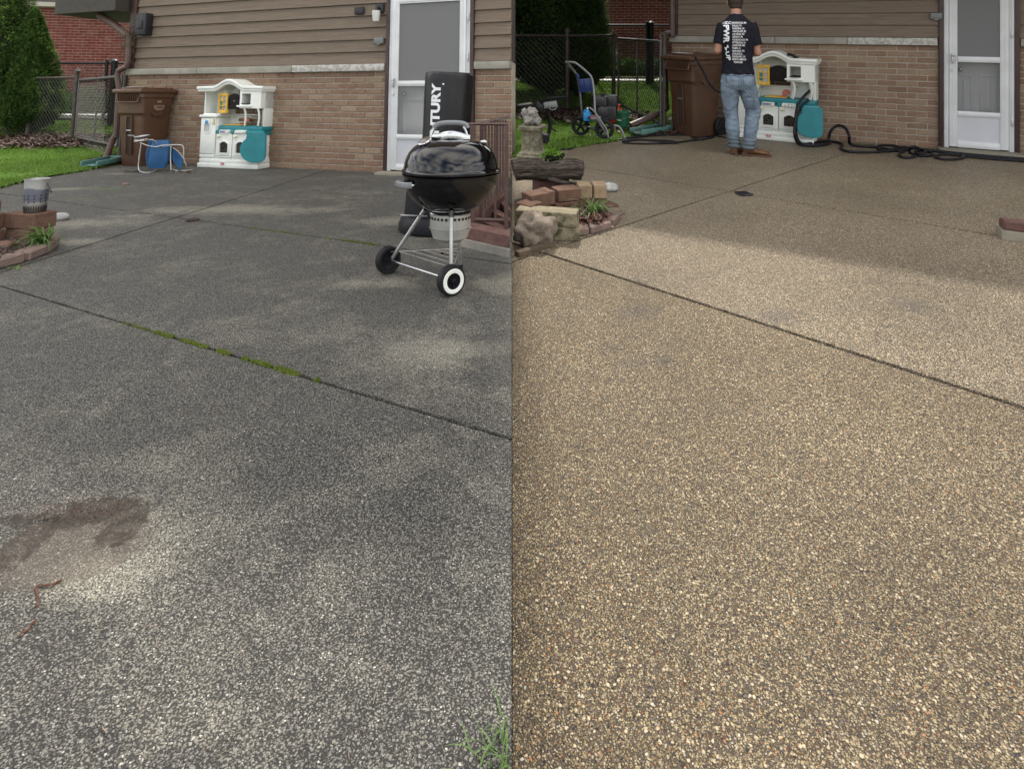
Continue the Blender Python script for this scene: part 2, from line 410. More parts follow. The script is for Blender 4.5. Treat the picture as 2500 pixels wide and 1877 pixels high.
def m_bark():
    t = NT('bark'); v = t.mapping((2.2, 22, 22))
    n = t.noise(1.6, 6, .7, vec=v, dist=1.6)
    c = t.mix(t.ramp(n, [(.38, 0.0), (.62, 1.0)]), (.018, .014, .012, 1), (.15, .12, .10, 1))
    t.bump(n, 1.0, .03); t.set(c, .95, spec=.2); return t.m
M['bark'] = m_bark()

def m_leaf(name, cols, trans=0.25):
    t = NT(name); r = None
    g = t.n.new('ShaderNodeNewGeometry')
    n = t.noise(2.0, 3, .6, vec=g.outputs['Position'])
    c = t.ramp(t.math('FRACT', t.math('ADD', g.outputs['Random Per Island'], 0.0)), [(i / (len(cols) - 1), k) for i, k in enumerate(cols)])
    c = t.mix(t.ramp(n, [(.35, 0.0), (.7, .6)]), c, cols[-1])
    t.set(c, .6, spec=.3)
    tr = t.n.new('ShaderNodeBsdfTranslucent'); t.link(c, tr.inputs[0]); mx = t.n.new('ShaderNodeMixShader'); mx.inputs[0].default_value = trans
    out = t.n['Material Output']; t.link(t.b.outputs[0], mx.inputs[1]); t.link(tr.outputs[0], mx.inputs[2]); t.link(mx.outputs[0], out.inputs[0])
    return t.m
M['cedar'] = m_leaf('cedar', [(.022, .055, .014, 1), (.075, .145, .03, 1), (.035, .085, .02, 1), (.16, .25, .06, 1)], .42)
M['cedar_shade'] = simple('cedar_shade', (.008, .014, .006, 1), .95, c2=(.016, .02, .01, 1), nscale=14)  # near-black green painting the shade inside the crowns
M['blade'] = m_leaf('blade', [(.07, .15, .02, 1), (.12, .23, .03, 1), (.16, .28, .045, 1), (.21, .32, .07, 1)], .35)
M['lily'] = m_leaf('lily', [(.04, .10, .02, 1), (.08, .16, .035, 1), (.13, .21, .06, 1)], .25)
M['lime'] = m_leaf('lime', [(.10, .22, .02, 1), (.18, .32, .04, 1)], .3)
M['moss'] = m_leaf('moss', [(.045, .065, .010, 1), (.10, .14, .016, 1), (.16, .21, .028, 1)], .2)
M['shrub'] = m_leaf('shrub', [(.03, .08, .012, 1), (.08, .17, .03, 1), (.14, .25, .05, 1)], .25)
M['ground_litter'] = m_leaf('ground_litter', [(.05, .03, .022, 1), (.09, .055, .04, 1), (.13, .085, .06, 1), (.04, .022, .018, 1)], .05)

def m_lawn():
    t = NT('lawn'); n = t.noise(3, 5, .6); n2 = t.noise(90, 3, .6)
    c = t.mix(t.ramp(n, [(.35, 0.0), (.65, 1.0)]), (.08, .17, .025, 1), (.15, .27, .04, 1))
    c = t.mix(t.ramp(n2, [(.4, 0.0), (.7, .7)]), c, (.05, .10, .015, 1))
    t.bump(n2, 1.0, .03); t.set(c, .9, spec=.15); return t.m
M['lawn'] = m_lawn()
M['earth'] = simple('earth', (.06, .07, .03, 1), .95, c2=(.08, .06, .04, 1), nscale=1)
M['joint_dirt'] = simple('joint_dirt', (.022, .018, .011, 1), .95, c2=(.04, .03, .016, 1), nscale=30, bump=.8, bscale=90)

def blob(t, P, Y, px, py, rx, ry, soft=.6, z=0, rag=.45):
    """0..1 patch centred on the ground spot seen at px,py; rx, ry metres"""
    c = Y.g(px, py)
    v = t.n.new('ShaderNodeVectorMath'); v.operation = 'SUBTRACT'; t.link(P, v.inputs[0]); v.inputs[1].default_value = (c.x, c.y, 0)
    s = t.n.new('ShaderNodeVectorMath'); s.operation = 'MULTIPLY'; t.link(v.outputs[0], s.inputs[0]); s.inputs[1].default_value = (1 / rx, 1 / ry, 0)
    l = t.n.new('ShaderNodeVectorMath'); l.operation = 'LENGTH'; t.link(s.outputs[0], l.inputs[0])
    return t.ramp(t.math('MULTIPLY', l.outputs['Value'], .5), [(max(.5 - soft * .5, 0.01), 1.0), (.5 + soft * .15, 0.0)])

def m_agg(name, dirty):
    t = NT(name); P = t.tc.outputs['Object']
    S = 245 if not dirty else 300
    wob = t.n.new('ShaderNodeTexNoise'); wob.inputs['Scale'].default_value = 110; t.link(P, wob.inputs['Vector'])
    va = t.n.new('ShaderNodeVectorMath'); va.operation = 'MULTIPLY_ADD'; t.link(wob.outputs['Color'], va.inputs[0])
    va.inputs[1].default_value = (.0065, .0065, .0065); t.link(P, va.inputs[2]); V = va.outputs[0]
    vf = t.n.new('ShaderNodeTexVoronoi'); vf.inputs['Scale'].default_value = S; t.link(V, vf.inputs['Vector'])
    vb = t.n.new('ShaderNodeTexVoronoi'); vb.inputs['Scale'].default_value = S * .52; t.link(V, vb.inputs['Vector'])
    sr = t.n.new('ShaderNodeSeparateColor'); t.link(vf.outputs['Color'], sr.inputs[0])
    sb = t.n.new('ShaderNodeSeparateColor'); t.link(vb.outputs['Color'], sb.inputs[0])
    big = t.math('MULTIPLY', t.math('GREATER_THAN', sb.outputs[0], .74 if not dirty else .955), t.math('LESS_THAN', vb.outputs['Distance'], .46))
    rv = t.mix(big, sr.outputs[1], sb.outputs[1]); rv2 = t.mix(big, sr.outputs[2], sb.outputs[2])
    h = t.math('SUBTRACT', 1.0, t.math('MULTIPLY', vf.outputs['Distance'], 1.25), clamp=True)
    hb = t.math('SUBTRACT', 1.3, t.math('MULTIPLY', vb.outputs['Distance'], 1.5), clamp=True)
    H = t.mix(big, h, hb)
    gap = t.ramp(H, [(.18, 0.0), (.52, 1.0)])
    if not dirty:
        col = t.ramp(rv, [(0, (.13, .098, .058, 1)), (.14, (.24, .185, .105, 1)), (.3, (.33, .26, .145, 1)), (.45, (.44, .355, .215, 1)), (.58, (.16, .125, .085, 1)),
                          (.66, (.52, .43, .28, 1)), (.76, (.27, .18, .085, 1)), (.83, (.13, .105, .085, 1)), (.90, (.025, .026, .034, 1)), (.945, (.34, .15, .055, 1)), (.965, (.50, .45, .36, 1)), (.988, (.13, .04, .025, 1))], 'CONSTANT')
        big_n = t.ramp(t.noise(1.1, 4, .6), [(.35, .82), (.65, 1.1)])
        c = t.mix(1.0, col, big_n, 'MULTIPLY')
        c = t.mix(gap, (.050, .036, .020, 1), c)
        # beyond the long joint the slab has dried paler and greyer than the wet slab in front
        ja, jb = YR.g(1337, 621), YR.g(2468, 985); jn = Vector((-(jb - ja).y, (jb - ja).x, 0)).normalized()
        dv = t.n.new('ShaderNodeVectorMath'); dv.operation = 'DOT_PRODUCT'; t.link(P, dv.inputs[0]); dv.inputs[1].default_value = jn
        side = t.math('GREATER_THAN', dv.outputs['Value'], ja.dot(jn))
        grey = t.n.new('ShaderNodeHueSaturation'); grey.inputs['Saturation'].default_value = .84; grey.inputs['Value'].default_value = 1.20; t.link(c, grey.inputs['Color'])
        wetc = t.n.new('ShaderNodeHueSaturation'); wetc.inputs['Saturation'].default_value = .97; wetc.inputs['Value'].default_value = .97; t.link(c, wetc.inputs['Color'])
        c = t.mix(side, wetc.outputs[0], grey.outputs[0])
        # the middle slabs have dried paler than the wet ones near and far
        rough = t.ramp(t.noise(1.2, 3, .5), [(.35, .42), (.65, .58)])
        wet = t.math('MAXIMUM', blob(t, P, YR, 1640, 425, 1.3, 1.0, .9), blob(t, P, YR, 1560, 480, .5, .6, .9))
        rough = t.mix(wet, rough, .26)
        for (px, py, rx, ry) in ((1545, 885, .09, .04), (1500, 850, .05, .04), (1620, 880, .06, .05), (1560, 760, .12, .08), (2230, 745, .12, .1), (1900, 775, .15, .1)):
            b = blob(t, P, YR, px, py, rx, ry, .9)
            c = t.mix(t.math('MULTIPLY', t.math('MULTIPLY', b, .55), t.math('GREATER_THAN', sr.outputs[0], .3)), c, (.05, .05, .055, 1))
        t.bump(t.math('MULTIPLY', H, 1.0), 1.0, .0035)
        t.set(c, rough, spec=.45)
    else:
        light = None
        for i, (px, py, rx, ry, k) in enumerate(((600, 512, 1.1, .28, 1), (780, 480, .8, .3, .6), (215, 545, .5, .30, .9), (190, 590, .22, .14, 1), (160, 462, .28, .14, .9), (290, 425, .30, .12, .9), (330, 528, .30, .14, .8),
                (960, 540, .35, .3, .95), (930, 690, .5, .16, .8), (880, 820, .5, .22, .45), (1090, 860, .34, .24, .95), (1140, 950, .35, .2, .5), (900, 470, .7, .3, .5), (1210, 690, .3, .25, .9),
                (330, 1280, .17, .15, .7), (270, 1400, .22, .10, .9), (420, 1130, .35, .16, .5), (560, 790, .6, .25, .25), (520, 1520, .22, .12, .35), (520, 1750, .16, .10, .55), (150, 1650, .2, .12, .3), (1000, 1780, .14, .1, .25))):
            b = t.math('MULTIPLY', blob(t, P, YL, px, py, rx, ry, .95), float(k))
            light = b if light is None else t.math('MAXIMUM', light, b)
        n1 = t.noise(2.6, 6, .68, dist=.5); n3 = t.noise(11, 5, .7); n5 = t.noise(5.5, 7, .72, dist=.8)
        light = t.math('MULTIPLY', light, t.ramp(t.math('ADD', light, t.math('MULTIPLY', t.math('SUBTRACT', n5, .5), 1.9)), [(.30, .10), (.78, 1.0)]))
        amt = t.math('ADD', t.math('MULTIPLY', light, 1.0), t.math('MULTIPLY', t.math('SUBTRACT', n1, .5), 1.7))
        amt = t.math('ADD', amt, t.math('MULTIPLY', t.math('SUBTRACT', n3, .5), .9))
        amt = t.math('ADD', amt, .03, clamp=True)
        # each pebble is either still filmed over or worn clean
        clean = t.math('MULTIPLY', t.math('GREATER_THAN', t.math('ADD', t.math('MULTIPLY', amt, 1.0), .045), rv), t.ramp(H, [(.45, 0.0), (.66, 1.0)]))
        film = t.ramp(rv2, [(0, (.064, .060, .053, 1)), (.4, (.118, .112, .099, 1)), (.75, (.185, .177, .157, 1)), (1, (.28, .268, .24, 1))])
        film = t.mix(t.math('MULTIPLY', amt, .8, clamp=True), film, (.43, .41, .32, 1))
        peb = t.ramp(rv2, [(0, (.30, .285, .245, 1)), (.35, (.39, .37, .325, 1)), (.7, (.26, .235, .18, 1)), (.88, (.58, .56, .51, 1))], 'CONSTANT')
        c = t.mix(clean, film, peb)
        c = t.mix(gap, t.mix(amt, (.022, .022, .021, 1), (.085, .08, .068, 1)), c)
        # green algae traces
        for (px, py, rx, ry, k) in ((255, 462, .35, .045, .8), (190, 487, .15, .04, .7), (150, 470, .08, .06, .3)):
            b = t.math('MULTIPLY', blob(t, P, YL, px, py, rx, ry, 1.0), float(k))
            c = t.mix(t.math('MULTIPLY', b, n3), c, (.12, .25, .05, 1))
        # dried mud stain where a pot stood
        mud = blob(t, P, YL, 185, 1325, .155, .135, .5)
        mud2 = blob(t, P, YL, 262, 1245, .12, .055, .7)
        mud3 = t.math('MAXIMUM', blob(t, P, YL, 120, 1272, .12, .032, .7), t.math('MAXIMUM', blob(t, P, YL, 300, 1290, .05, .07, .7), blob(t, P, YL, 55, 1330, .05, .08, .8)))
        n4 = t.noise(26, 6, .75, dist=1.2)
        crisp = lambda m_, k_: t.ramp(t.math('ADD', m_, t.math('MULTIPLY', t.math('SUBTRACT', n4, .5), k_)), [(.36, 0.0), (.60, 1.0)])
        mud = crisp(mud, .9); mud2 = crisp(mud2, 1.6); mud3 = crisp(mud3, 1.8)
        rim = t.math('MAXIMUM', mud2, mud3)
        rimm = t.math('MULTIPLY', rim, t.ramp(n4, [(.38, .25), (.58, 1.0)]))
        c = t.mix(t.math('MULTIPLY', mud, .48), c, (.115, .092, .070, 1))
        c = t.mix(t.math('MULTIPLY', rimm, .80), c, (.028, .020, .014, 1))
        t.bump(H, 1.0, .0032)
        t.set(c, t.ramp(n1, [(.3, .6), (.7, .8)]), spec=.3)
    return t.m
M['agg_clean'] = m_agg('washed_aggregate', False)
M['agg_dirty'] = m_agg('weathered_aggregate', True)

def m_steel_can():
    t = NT('charred_steel')
    s = t.n.new('ShaderNodeSeparateXYZ'); t.link(t.tc.outputs['Object'], s.inputs[0])
    n = t.noise(9, 4, .6)
    z = t.math('ADD', s.outputs['Z'], t.math('MULTIPLY', t.math('SUBTRACT', n, .5), .05))
    c = t.ramp(t.math('MULTIPLY', z, 5.4), [(0, (.03, .025, .02, 1)), (.14, (.10, .09, .075, 1)), (.30, (.32, .31, .29, 1)), (.36, (.13, .14, .17, 1)), (.70, (.16, .17, .21, 1)), (.745, (.42, .42, .42, 1)), (1, (.34, .34, .32, 1))])
    t.set(c, .5, .55); return t.m
M['steel_can'] = m_steel_can()
def m_pane(name, alpha, c, rough, spec=.5):
    t = NT(name)
    t.set(c, rough, spec=spec); t.b.inputs['Alpha'].default_value = alpha
    return t.m
M['pane'] = m_pane('window_pane', .28, (.16, .17, .17, 1), .06, .8)
M['screen_mesh'] = m_pane('insect_screen', .72, (.21, .21, .215, 1), .55, .3)

# ================================================================== GROUND
def clip(poly, a, n):
    """keep the part of a convex polygon on the side n of the line through a"""
    out = []
    for i, p in enumerate(poly):
        q = poly[(i + 1) % len(poly)]
        dp, dq = (p - a).dot(n), (q - a).dot(n)
        if dp >= 0: out.append(p)
        if dp * dq < 0: out.append(p + (q - p) * (dp / (dp - dq)))
    return out
def flat(v): return Vector((v[0], v[1]))
def patio(Y, outline, lines, mat, label_side):
    root = thing('patio', None, None, Y, kind='structure')
    cells = [[flat(p) for p in outline]]
    for (pa, pb, gap) in lines:
        a, b = flat(Y.g(*pa)), flat(Y.g(*pb)); d = (b - a).normalized(); n = Vector((-d.y, d.x))
        nxt = []
        for c in cells:
            for sgn in (1, -1):
                k = clip(c, a + n * sgn * gap / 2, n * sgn)
                if len(k) > 2: nxt.append(k)
        cells = nxt
    for c in cells:
        bm = B(); prism(bm, [(p.x, p.y) for p in c], -0.10, 0)
        es = [e for e in bm.edges if all(abs(v.co.z) < 1e-5 for v in e.verts)]
        bmesh.ops.bevel(bm, geom=es, offset=.002, segments=2, affect='EDGES')
        ob('slab', bm, mat, root, smooth=0)
    bm = B(); prism(bm, [(p[0], p[1]) for p in outline], -0.6, -0.022)
    b = ob('joint_bed', bm, M['joint_dirt'], root, smooth=0)
    return root
OL = [(-9, -2.5), (-.0005, -2.5), (-.0005, 10), (-9, 10)]
OR = [(.0005, -2.5), (9, -2.5), (9, 11), (.0005, 11)]
patio(YL, OL, [((37, 709), (1239, 1068), .011), ((163, 495), (1097, 623), .014), ((271, 581), (791, 418), .013)], M['agg_dirty'], 'l')
patio(YR, OR, [((1337, 621), (2468, 985), .024), ((1376, 401), (2440, 577), .019), ((1624, 518), (1988, 400), .015)], M['agg_clean'], 'r')

def lawn_sheet(Y, pts, rise):
    """a sheet triangulated over a grid with a gentle rise beyond the fence"""
    poly = [flat(p) for p in pts]
    def inside(x, y):
        c = False; n = len(poly)
        for i in range(n):
            a, b = poly[i], poly[(i + 1) % n]
            if (a.y > y) != (b.y > y) and x < (b.x - a.x) * (y - a.y) / (b.y - a.y) + a.x: c = not c
        return c
    return poly, inside
def rise_fn(y0, y1, h, y2=16, h2=None):
    def f(x, y):
        t = min(max((y - y0) / (y1 - y0), 0), 1); t = t * t * (3 - 2 * t)
        return .018 + h * t + .01 * noise.noise(Vector((x * 1.3, y * 1.3, 0)))
    return f
def make_lawn(Y, boundary, far, rise, blade_zone, n_blades):
    """boundary: picture points along the patio edge; far: yard points that close the outline"""
    edge = [flat(Y.g(*p)) for p in boundary]
    pts = edge + [Vector(p) for p in far]
    bm = B()
    vs = [bm.verts.new((p.x, p.y, 0)) for p in pts]; f = bm.faces.new(vs)
    bmesh.ops.triangulate(bm, faces=[f])
    for _ in range(4):
        es = [e for e in bm.edges if e.calc_length() > .7]
        if es: bmesh.ops.subdivide_edges(bm, edges=es, cuts=2); bmesh.ops.triangulate(bm, faces=bm.faces[:])
    for v in bm.verts: v.co.z = rise(v.co.x, v.co.y)
    for v in bm.verts:
        if v.is_boundary and any((v.co.xy - e).length < .0 for e in edge): v.co.z = 0
    o = ob('lawn', bm, M['lawn'], None, smooth=180, Y=Y); tag(o, kind='structure')
    # skirt down to the slab along the edge
    _, inside = lawn_sheet(Y, pts, None)
    V, F = [], []
    x0, x1, y0, y1 = blade_zone
    k = 0
    while k < n_blades:
        y = y0 + (y1 - y0) * rnd.random() ** 1.25; x = rnd.uniform(x0, x1)
        if not inside(x + rnd.gauss(0, .025), y + rnd.gauss(0, .02)): k += 1; continue
        k += 1
        if noise.noise(Vector((x * 2, y * 2, 5))) < -.32 and rnd.random() < .5: continue
        h = rnd.uniform(.02, .055) * (1 + .5 * noise.noise(Vector((x * 1.1, y * 1.1, 0)))); w = rnd.uniform(.003, .006) * (1 + .12 * y)
        a = rnd.uniform(0, 6.28); z = rise(x, y) - .012; tl = rnd.uniform(0, .03); ta = rnd.uniform(0, 6.28)
        i = len(V)
        V += [(x - w * math.cos(a), y - w * math.sin(a), z), (x + w * math.cos(a), y + w * math.sin(a), z), (x + tl * math.cos(ta), y + tl * math.sin(ta), z + h)]
        F.append((i, i + 1, i + 2))
    tag(soup('grass', V, F, M['blade'], Y=Y), 'short green lawn grass growing beside the patio', 'grass', kind='stuff')
    return pts

riseL = rise_fn(9.0, 14.5, .46); riseR = rise_fn(9.5, 14.0, .26)
make_lawn(YL, [(-160, 505), (36, 451), (119, 433), (209, 418), (262, 408), (305, 398)], [(-2.8, 14), (-2.6, 24), (-16, 24), (-16, 6.5)], riseL, (-9.5, -3.6, 5.4, 13.5), 110000)
make_lawn(YR, [(1252, 386), (1332, 375), (1404, 362), (1508, 346), (1542, 332), (1600, 329), (1646, 322)], [(2.3, 9.2), (4.6, 13.0), (12, 24), (.004, 24)], riseR, (.01, 4.0, 5.7, 13.5), 90000)
# terrain under everything, far enough to reach the horizon
bm = B(); prism(bm, [(-900, -900), (900, -900), (900, 900), (-900, 900)], -4.6, -4.5)
tag(ob('ground', bm, M['earth'], None, smooth=0), kind='structure')
# pale pavement in front of the neighbours' houses
def pave(Y, p, q, z, m=M['pavement']):
    bm = B(); prism(bm, [p, (q[0], p[1]), q, (p[0], q[1])], z - .5, z); return tag(ob('footpath', bm, m, None, Y=Y), kind='structure')
pave(YL, (-16, 12.9), (-3.4, 14.55), .50)
pave(YR, (.004, 12.7), (5.5, 13.7), .265)

# ================================================================== HOUSES
def s_at(Y, P0, ang, px, z=.6):
    f = lambda s: (lambda w: CX + FL * w.x / w.y)(Y.M @ Vector((P0[0] + s * math.cos(ang), P0[1] + s * math.sin(ang), z)))
    lo, hi = -4.0, 14.0
    for _ in range(50):
        mid = (lo + hi) / 2
        if f(mid) < px: lo = mid
        else: hi = mid
    return lo
def brickwork(root, Y, segs, z0, n, bl, bh, m, most=300, depth=.055, y=-.010, view=(-60, 2560)):
    gap = .012
    def mk(l, h):
        bm = B(); box(bm, (0, depth / 2, 0), (l, depth, h), bev=.0035, seg=1); return finish(bm, 0, 'brick')
    shared = [mk(bl - gap, bh - gap) for _ in range(1)]
    for me in shared: me.materials.append(m)
    todo = []
    W = root.matrix_world
    for a, b in segs:
        for c in range(n):
            z = z0 + bh * (c + .5); x = a - (bl / 2 if c % 2 else 0) + rnd.uniform(-.006, .006)
            while x < b - .012:
                l0, l1 = max(x, a), min(x + bl, b)
                if l1 - l0 > .03:
                    cx = (l0 + l1) / 2; w = W @ Vector((cx, 0, z)); px = CX + FL * w.x / w.y; py = CY - FL * (w.z - EYE.z) / w.y
                    seen = view[0] < px < view[1] and py > -20
                    todo.append((0 if seen else 1, w.y, cx, z, l1 - l0))
                x += bl
    todo.sort()
    rest = B()
    for i, (hid, _, cx, z, l) in enumerate(todo):
        dy = y + rnd.uniform(-.003, .003)
        if i < most and not hid:
            if abs(l - bl) < .002: me = shared[0]
            else: me = mk(l - gap, bh - gap); me.materials.append(m)
            put('brick', me, root, None, loc=(cx, dy, z))
        elif hid < 2:
            bmesh.ops.create_cube(rest, size=1, matrix=Matrix.Translation((cx, dy + depth / 2, z)) @ Matrix.Diagonal((l - gap, depth, bh - gap, 1)))
    if rest.verts: tag(ob('brickwork', rest, m, root, smooth=0), kind='stuff')
    else: rest.free()

def storm_door(root, a, b, side=1, knobs=True):
    """white storm door with glass between a and b along the wall; a panelled inner door behind"""
    H = 2.03; z0 = .03
    bm = B()
    for s0, s1 in ((a - .045, a - .002), (b + .002, b + .045)): box(bm, ((s0 + s1) / 2, -.012, H / 2 + .03), (s1 - s0, .09, H + .06), bev=.003)
    box(bm, ((a + b) / 2, -.012, H + .085), (b - a + .09, .09, .045), bev=.003)
    ob('door_trim', bm, M['trim_brown'], root)
    w = b - a
    bm = B()       # outer frame fixed to the house
    for s0, s1 in ((a, a + .045), (b - .045, b)): box(bm, ((s0 + s1) / 2, -.022, z0 + H / 2), (s1 - s0, .05, H), bev=.003)
    for s0 in (a + .012, a + .024, b - .034, b - .022): box(bm, (s0, -.050, z0 + H / 2), (.005, .008, H - .01))
    box(bm, (w / 2 + a, -.022, z0 + H - .02), (w - .09, .05, .04), bev=.003)
    ob('door_frame', bm, M['white_paint'], root)
    a2, b2 = a + .048, b - .048; m = (a2 + b2) / 2
    st = .075
    bm = B()
    for s0, s1 in ((a2, a2 + st), (b2 - st, b2)): box(bm, ((s0 + s1) / 2, -.040, z0 + 1.0), (s1 - s0, .032, 1.97), bev=.004)
    for s in (a2 + st * .45, a2 + st * .8, b2 - st * .45, b2 - st * .8): box(bm, (s, -.058, z0 + 1.0), (.004, .005, 1.9))
    for zc, hh in ((z0 + .045, .07), (z0 + .385, .055), (z0 + .985, .062), (z0 + 1.945, .075)):
        box(bm, (m, -.040, zc), (b2 - a2 - 2 * st, .034, hh), bev=.004)
        box(bm, (m, -.060, zc), (b2 - a2 - 2 * st - .004, .006, hh * .5), bev=.002)
    d = ob('storm_door', bm, M['white_paint'], root)
    i0, i1 = a2 + st, b2 - st
    bm = B(); box(bm, (m, -.036, z0 + .218), (i1 - i0, .012, .278)); ob('kick_panel', bm, M['door_grey'], d)
    bm = B(); box(bm, (m, -.036, z0 + .6825), (i1 - i0, .005, .54)); ob('glass_pane', bm, M['pane'], d)
    bm = B(); box(bm, (m, -.036, z0 + 1.462), (i1 - i0, .004, .89)); ob('insect_screen', bm, M['screen_mesh'], d)
    bm = B(); hx = a2 + .028
    box(bm, (hx, -.075, z0 + .995), (.022, .035, .11), bev=.008); tube(bm, [(hx, -.08, z0 + 1.03), (hx, -.115, z0 + 1.02), (hx + .03, -.118, z0 + 1.02)], .007)
    ob('handle', bm, M['alu'], d)
    bm = B(); cyl(bm, (hx - .006, -.055, z0 + .86), (hx - .006, -.075, z0 + .86), .011); ob('lock_button', bm, M['alu'], d)
    bm = B()
    for z in (.35, 1.3, 1.75): box(bm, (b - .02, -.056, z), (.02, .012, .09), bev=.003)
    ob('hinge', bm, M['alu'], d)
    # inner door with raised panels
    bm = B(); box(bm, (m, .09, z0 + 1.0), (b2 - a2, .04, 2.0))
    pw = (i1 - i0) / 2 - .06
    for sx in (-1, 1):
        for zc, hh in ((.54, .52), (1.25, .6), (1.75, .25)):
            c = m + sx * (pw / 2 + .04)
            for (dx, dz, lx, lz) in ((0, hh / 2, pw, .022), (0, -hh / 2, pw, .022), (-pw / 2, 0, .022, hh), (pw / 2, 0, .022, hh)):
                box(bm, (c + dx, .066, z0 + zc + dz), (lx, .014, lz), bev=.005)
            box(bm, (c, .068, z0 + zc), (pw - .09, .016, hh - .09), bev=.007)
    idr = ob('inner_door', bm, M['white_paint'], root)
    bm = B(); ell(bm, (a2 + .115, .035, z0 + .87), (.027, .03, .027)); cyl(bm, (a2 + .115, .035, z0 + .87), (a2 + .115, .07, z0 + .87), .012)
    ob('door_knob', bm, M['chrome'], idr)
    bm = B(); box(bm, ((a + b) / 2, -.09, .012), (w + .12, .26, .036), bev=.006); ob('door_step', bm, M['step_concrete'], root)

def house(Y, label, cat, c0, base2, doorpx, endx, top, bl, body, nboards, stones, group=None):
    P0 = Y.g(*c0); P1 = Y.g(*base2); ang = math.atan2(P1.y - P0.y, P1.x - P0.x)
    root = thing('brick_house', label, cat, Y, (P0.x, P0.y, 0), ang, group)
    inv = (Matrix.Translation((P0.x, P0.y, 0)) @ Matrix.Rotation(ang, 4, 'Z')).inverted()
    a, b = s_at(Y, P0, ang, doorpx[0]), s_at(Y, P0, ang, doorpx[1])
    end = s_at(Y, P0, ang, endx) if endx < 2600 else 9.0
    return root, P0, ang, inv, a, b, end
def wall_face(root, Y, a, b, end, bl, nboards, stones, chip):
    cz = 17 * .0685
    segs = [(0, a - .047), (b + .047, end)]
    for s0, s1 in segs:
        bm = B(); box(bm, ((s0 + s1) / 2, .06, (cz + .08) / 2 - .02), (s1 - s0, .12, cz + .09)); ob('mortar_bed', bm, M['mortar'], root, smooth=0)
    brickwork(root, Y, segs, 0.0, 17, bl, .0685, M['brick'])
    for s0, s1, ch in stones:
        bm = B(); box(bm, ((s0 + s1) / 2, .0, cz + .0425), (s1 - s0 - .006, .13, .082), bev=.004)
        ob('coping_stone', bm, M['coping_chipped' if ch else 'coping'], root)
    z = cz + .088
    for i in range(nboards):
        for s0, s1 in segs:
            bm = B(); h = .143
            prof = [(0, z), (-.036, z), (-.036, z + .010), (-.034, z + .014), (-.014, z + h - .002), (0, z + h - .002)]
            va = [bm.verts.new((s0, y, zz)) for y, zz in prof]; vb = [bm.verts.new((s1, y, zz)) for y, zz in prof]
            bm.faces.new(va); bm.faces.new(vb[::-1])
            for j in range(len(prof)): bm.faces.new((va[j], va[(j + 1) % 6], vb[(j + 1) % 6], vb[j]))
            ob('siding_board', bm, M['siding'], root, smooth=0)
        z += .143
    for s0, s1 in segs:
        bm = B(); box(bm, ((s0 + s1) / 2, .06, (cz + z) / 2 + .04), (s1 - s0, .116, z - cz - .08)); ob('sheathing', bm, M['fascia'], root, smooth=0)
    return z

# ---- left house
root, P0, ang, inv, a, b, end = house(YL, 'tan brick and brown siding house behind the black kettle grill', 'house', (303, 393), (933, 422), (952, 1150), 1249.5, 5.6, .23, None, 7, None)
HL = root; HLi = inv
st1 = s_at(YL, P0, ang, 720, 1.2)
ztop = wall_face(root, YL, a, b, end, .23, 7, [(-.02, 1.25, 0), (1.25, st1, 0), (st1, a - .06, 1), (b + .05, end, 0)], None)
storm_door(root, a, b)
loc = lambda x, y: (inv @ Vector((x, y, 0))).xy
bodyL = [(0, .12), (end - .02, .12), tuple(loc(-.012, 14)), (1.5, 7.0), (0, 6)]
e1 = loc(-.010, 14)
bm = B(); prism(bm, bodyL, -.1, 9.4)  # unseen height added so the house shades the whole left patio
ob('wall', bm, M['fascia'], root, smooth=0)
bm = B(); zz = ztop
box(bm, ((end) / 2, .055, (zz + 9.4) / 2 + .01), (end - .01, .12, 9.4 - zz - .02)); ob('added_upper_wall', bm, M['added_upper_wall'], root, smooth=0)  # added wall out of view, blocks the sun
bm = B(); prism(bm, [(-.5, -.35), tuple(loc(-.012, (root.matrix_world.inverted() @ Vector((0, 0, 0))).y * 0 + (YL.I @ (root.matrix_world @ Vector((end, -.35, 0)))).y)), tuple(loc(-.012, 14)), (1.5, 7.3), (-.5, 6.3)], 9.4, 9.65)
ob('roof', bm, M['roofing'], root, smooth=0)  # unseen roof, set high to lengthen the shadow
# porch-like eave off the gable end, its soffit just in the picture
zc = YL.lift(P0, 31)
bm = B(); prism(bm, [(-1.25, -.25), (-.06, -.25), (-.06, 5.5), (-1.25, 5.5)], zc, zc + .5); ob('side_eave', bm, M['soffit'], root, smooth=0)
bm = B(); box(bm, (.05, -.035, 1.35 + .9), (.10, .05, 2.1), bev=.004); ob('corner_board', bm, M['trim_brown'], root)
bm = B()
pz = lambda py: YL.lift(P0, py)
tube(bm, [(-.62, -.05, pz(34)), (-.30, -.06, pz(60)), (.03, -.10, pz(90))], .050, n=10, smooth=False)
tube(bm, [(.03, -.10, pz(84)), (.07, -.11, pz(100)), (.08, -.11, pz(155)), (.06, -.12, pz(165)), (-.06, -.13, pz(174)), (-.08, -.13, pz(186)), (-.04, -.12, pz(215)), (-.03, -.12, .32)], .038, n=10, smooth=False)
tube(bm, [(-.03, -.12, .36), (-.07, -.14, .28), tuple(inv @ (YL.g(258, 397) + Vector((0, 0, .06))))], .040, n=10, smooth=False)
ds = ob('downspout', bm, M['spout_brown'], root)
bm = B(); box(bm, (.30, -.09, (pz(45) + pz(90)) / 2 + .02), (.19, .12, .30), bev=.012); box(bm, (.30, -.155, pz(66)), (.10, .02, .12), bev=.01); ob('meter_box', bm, M['meter'], root)
bm = B()
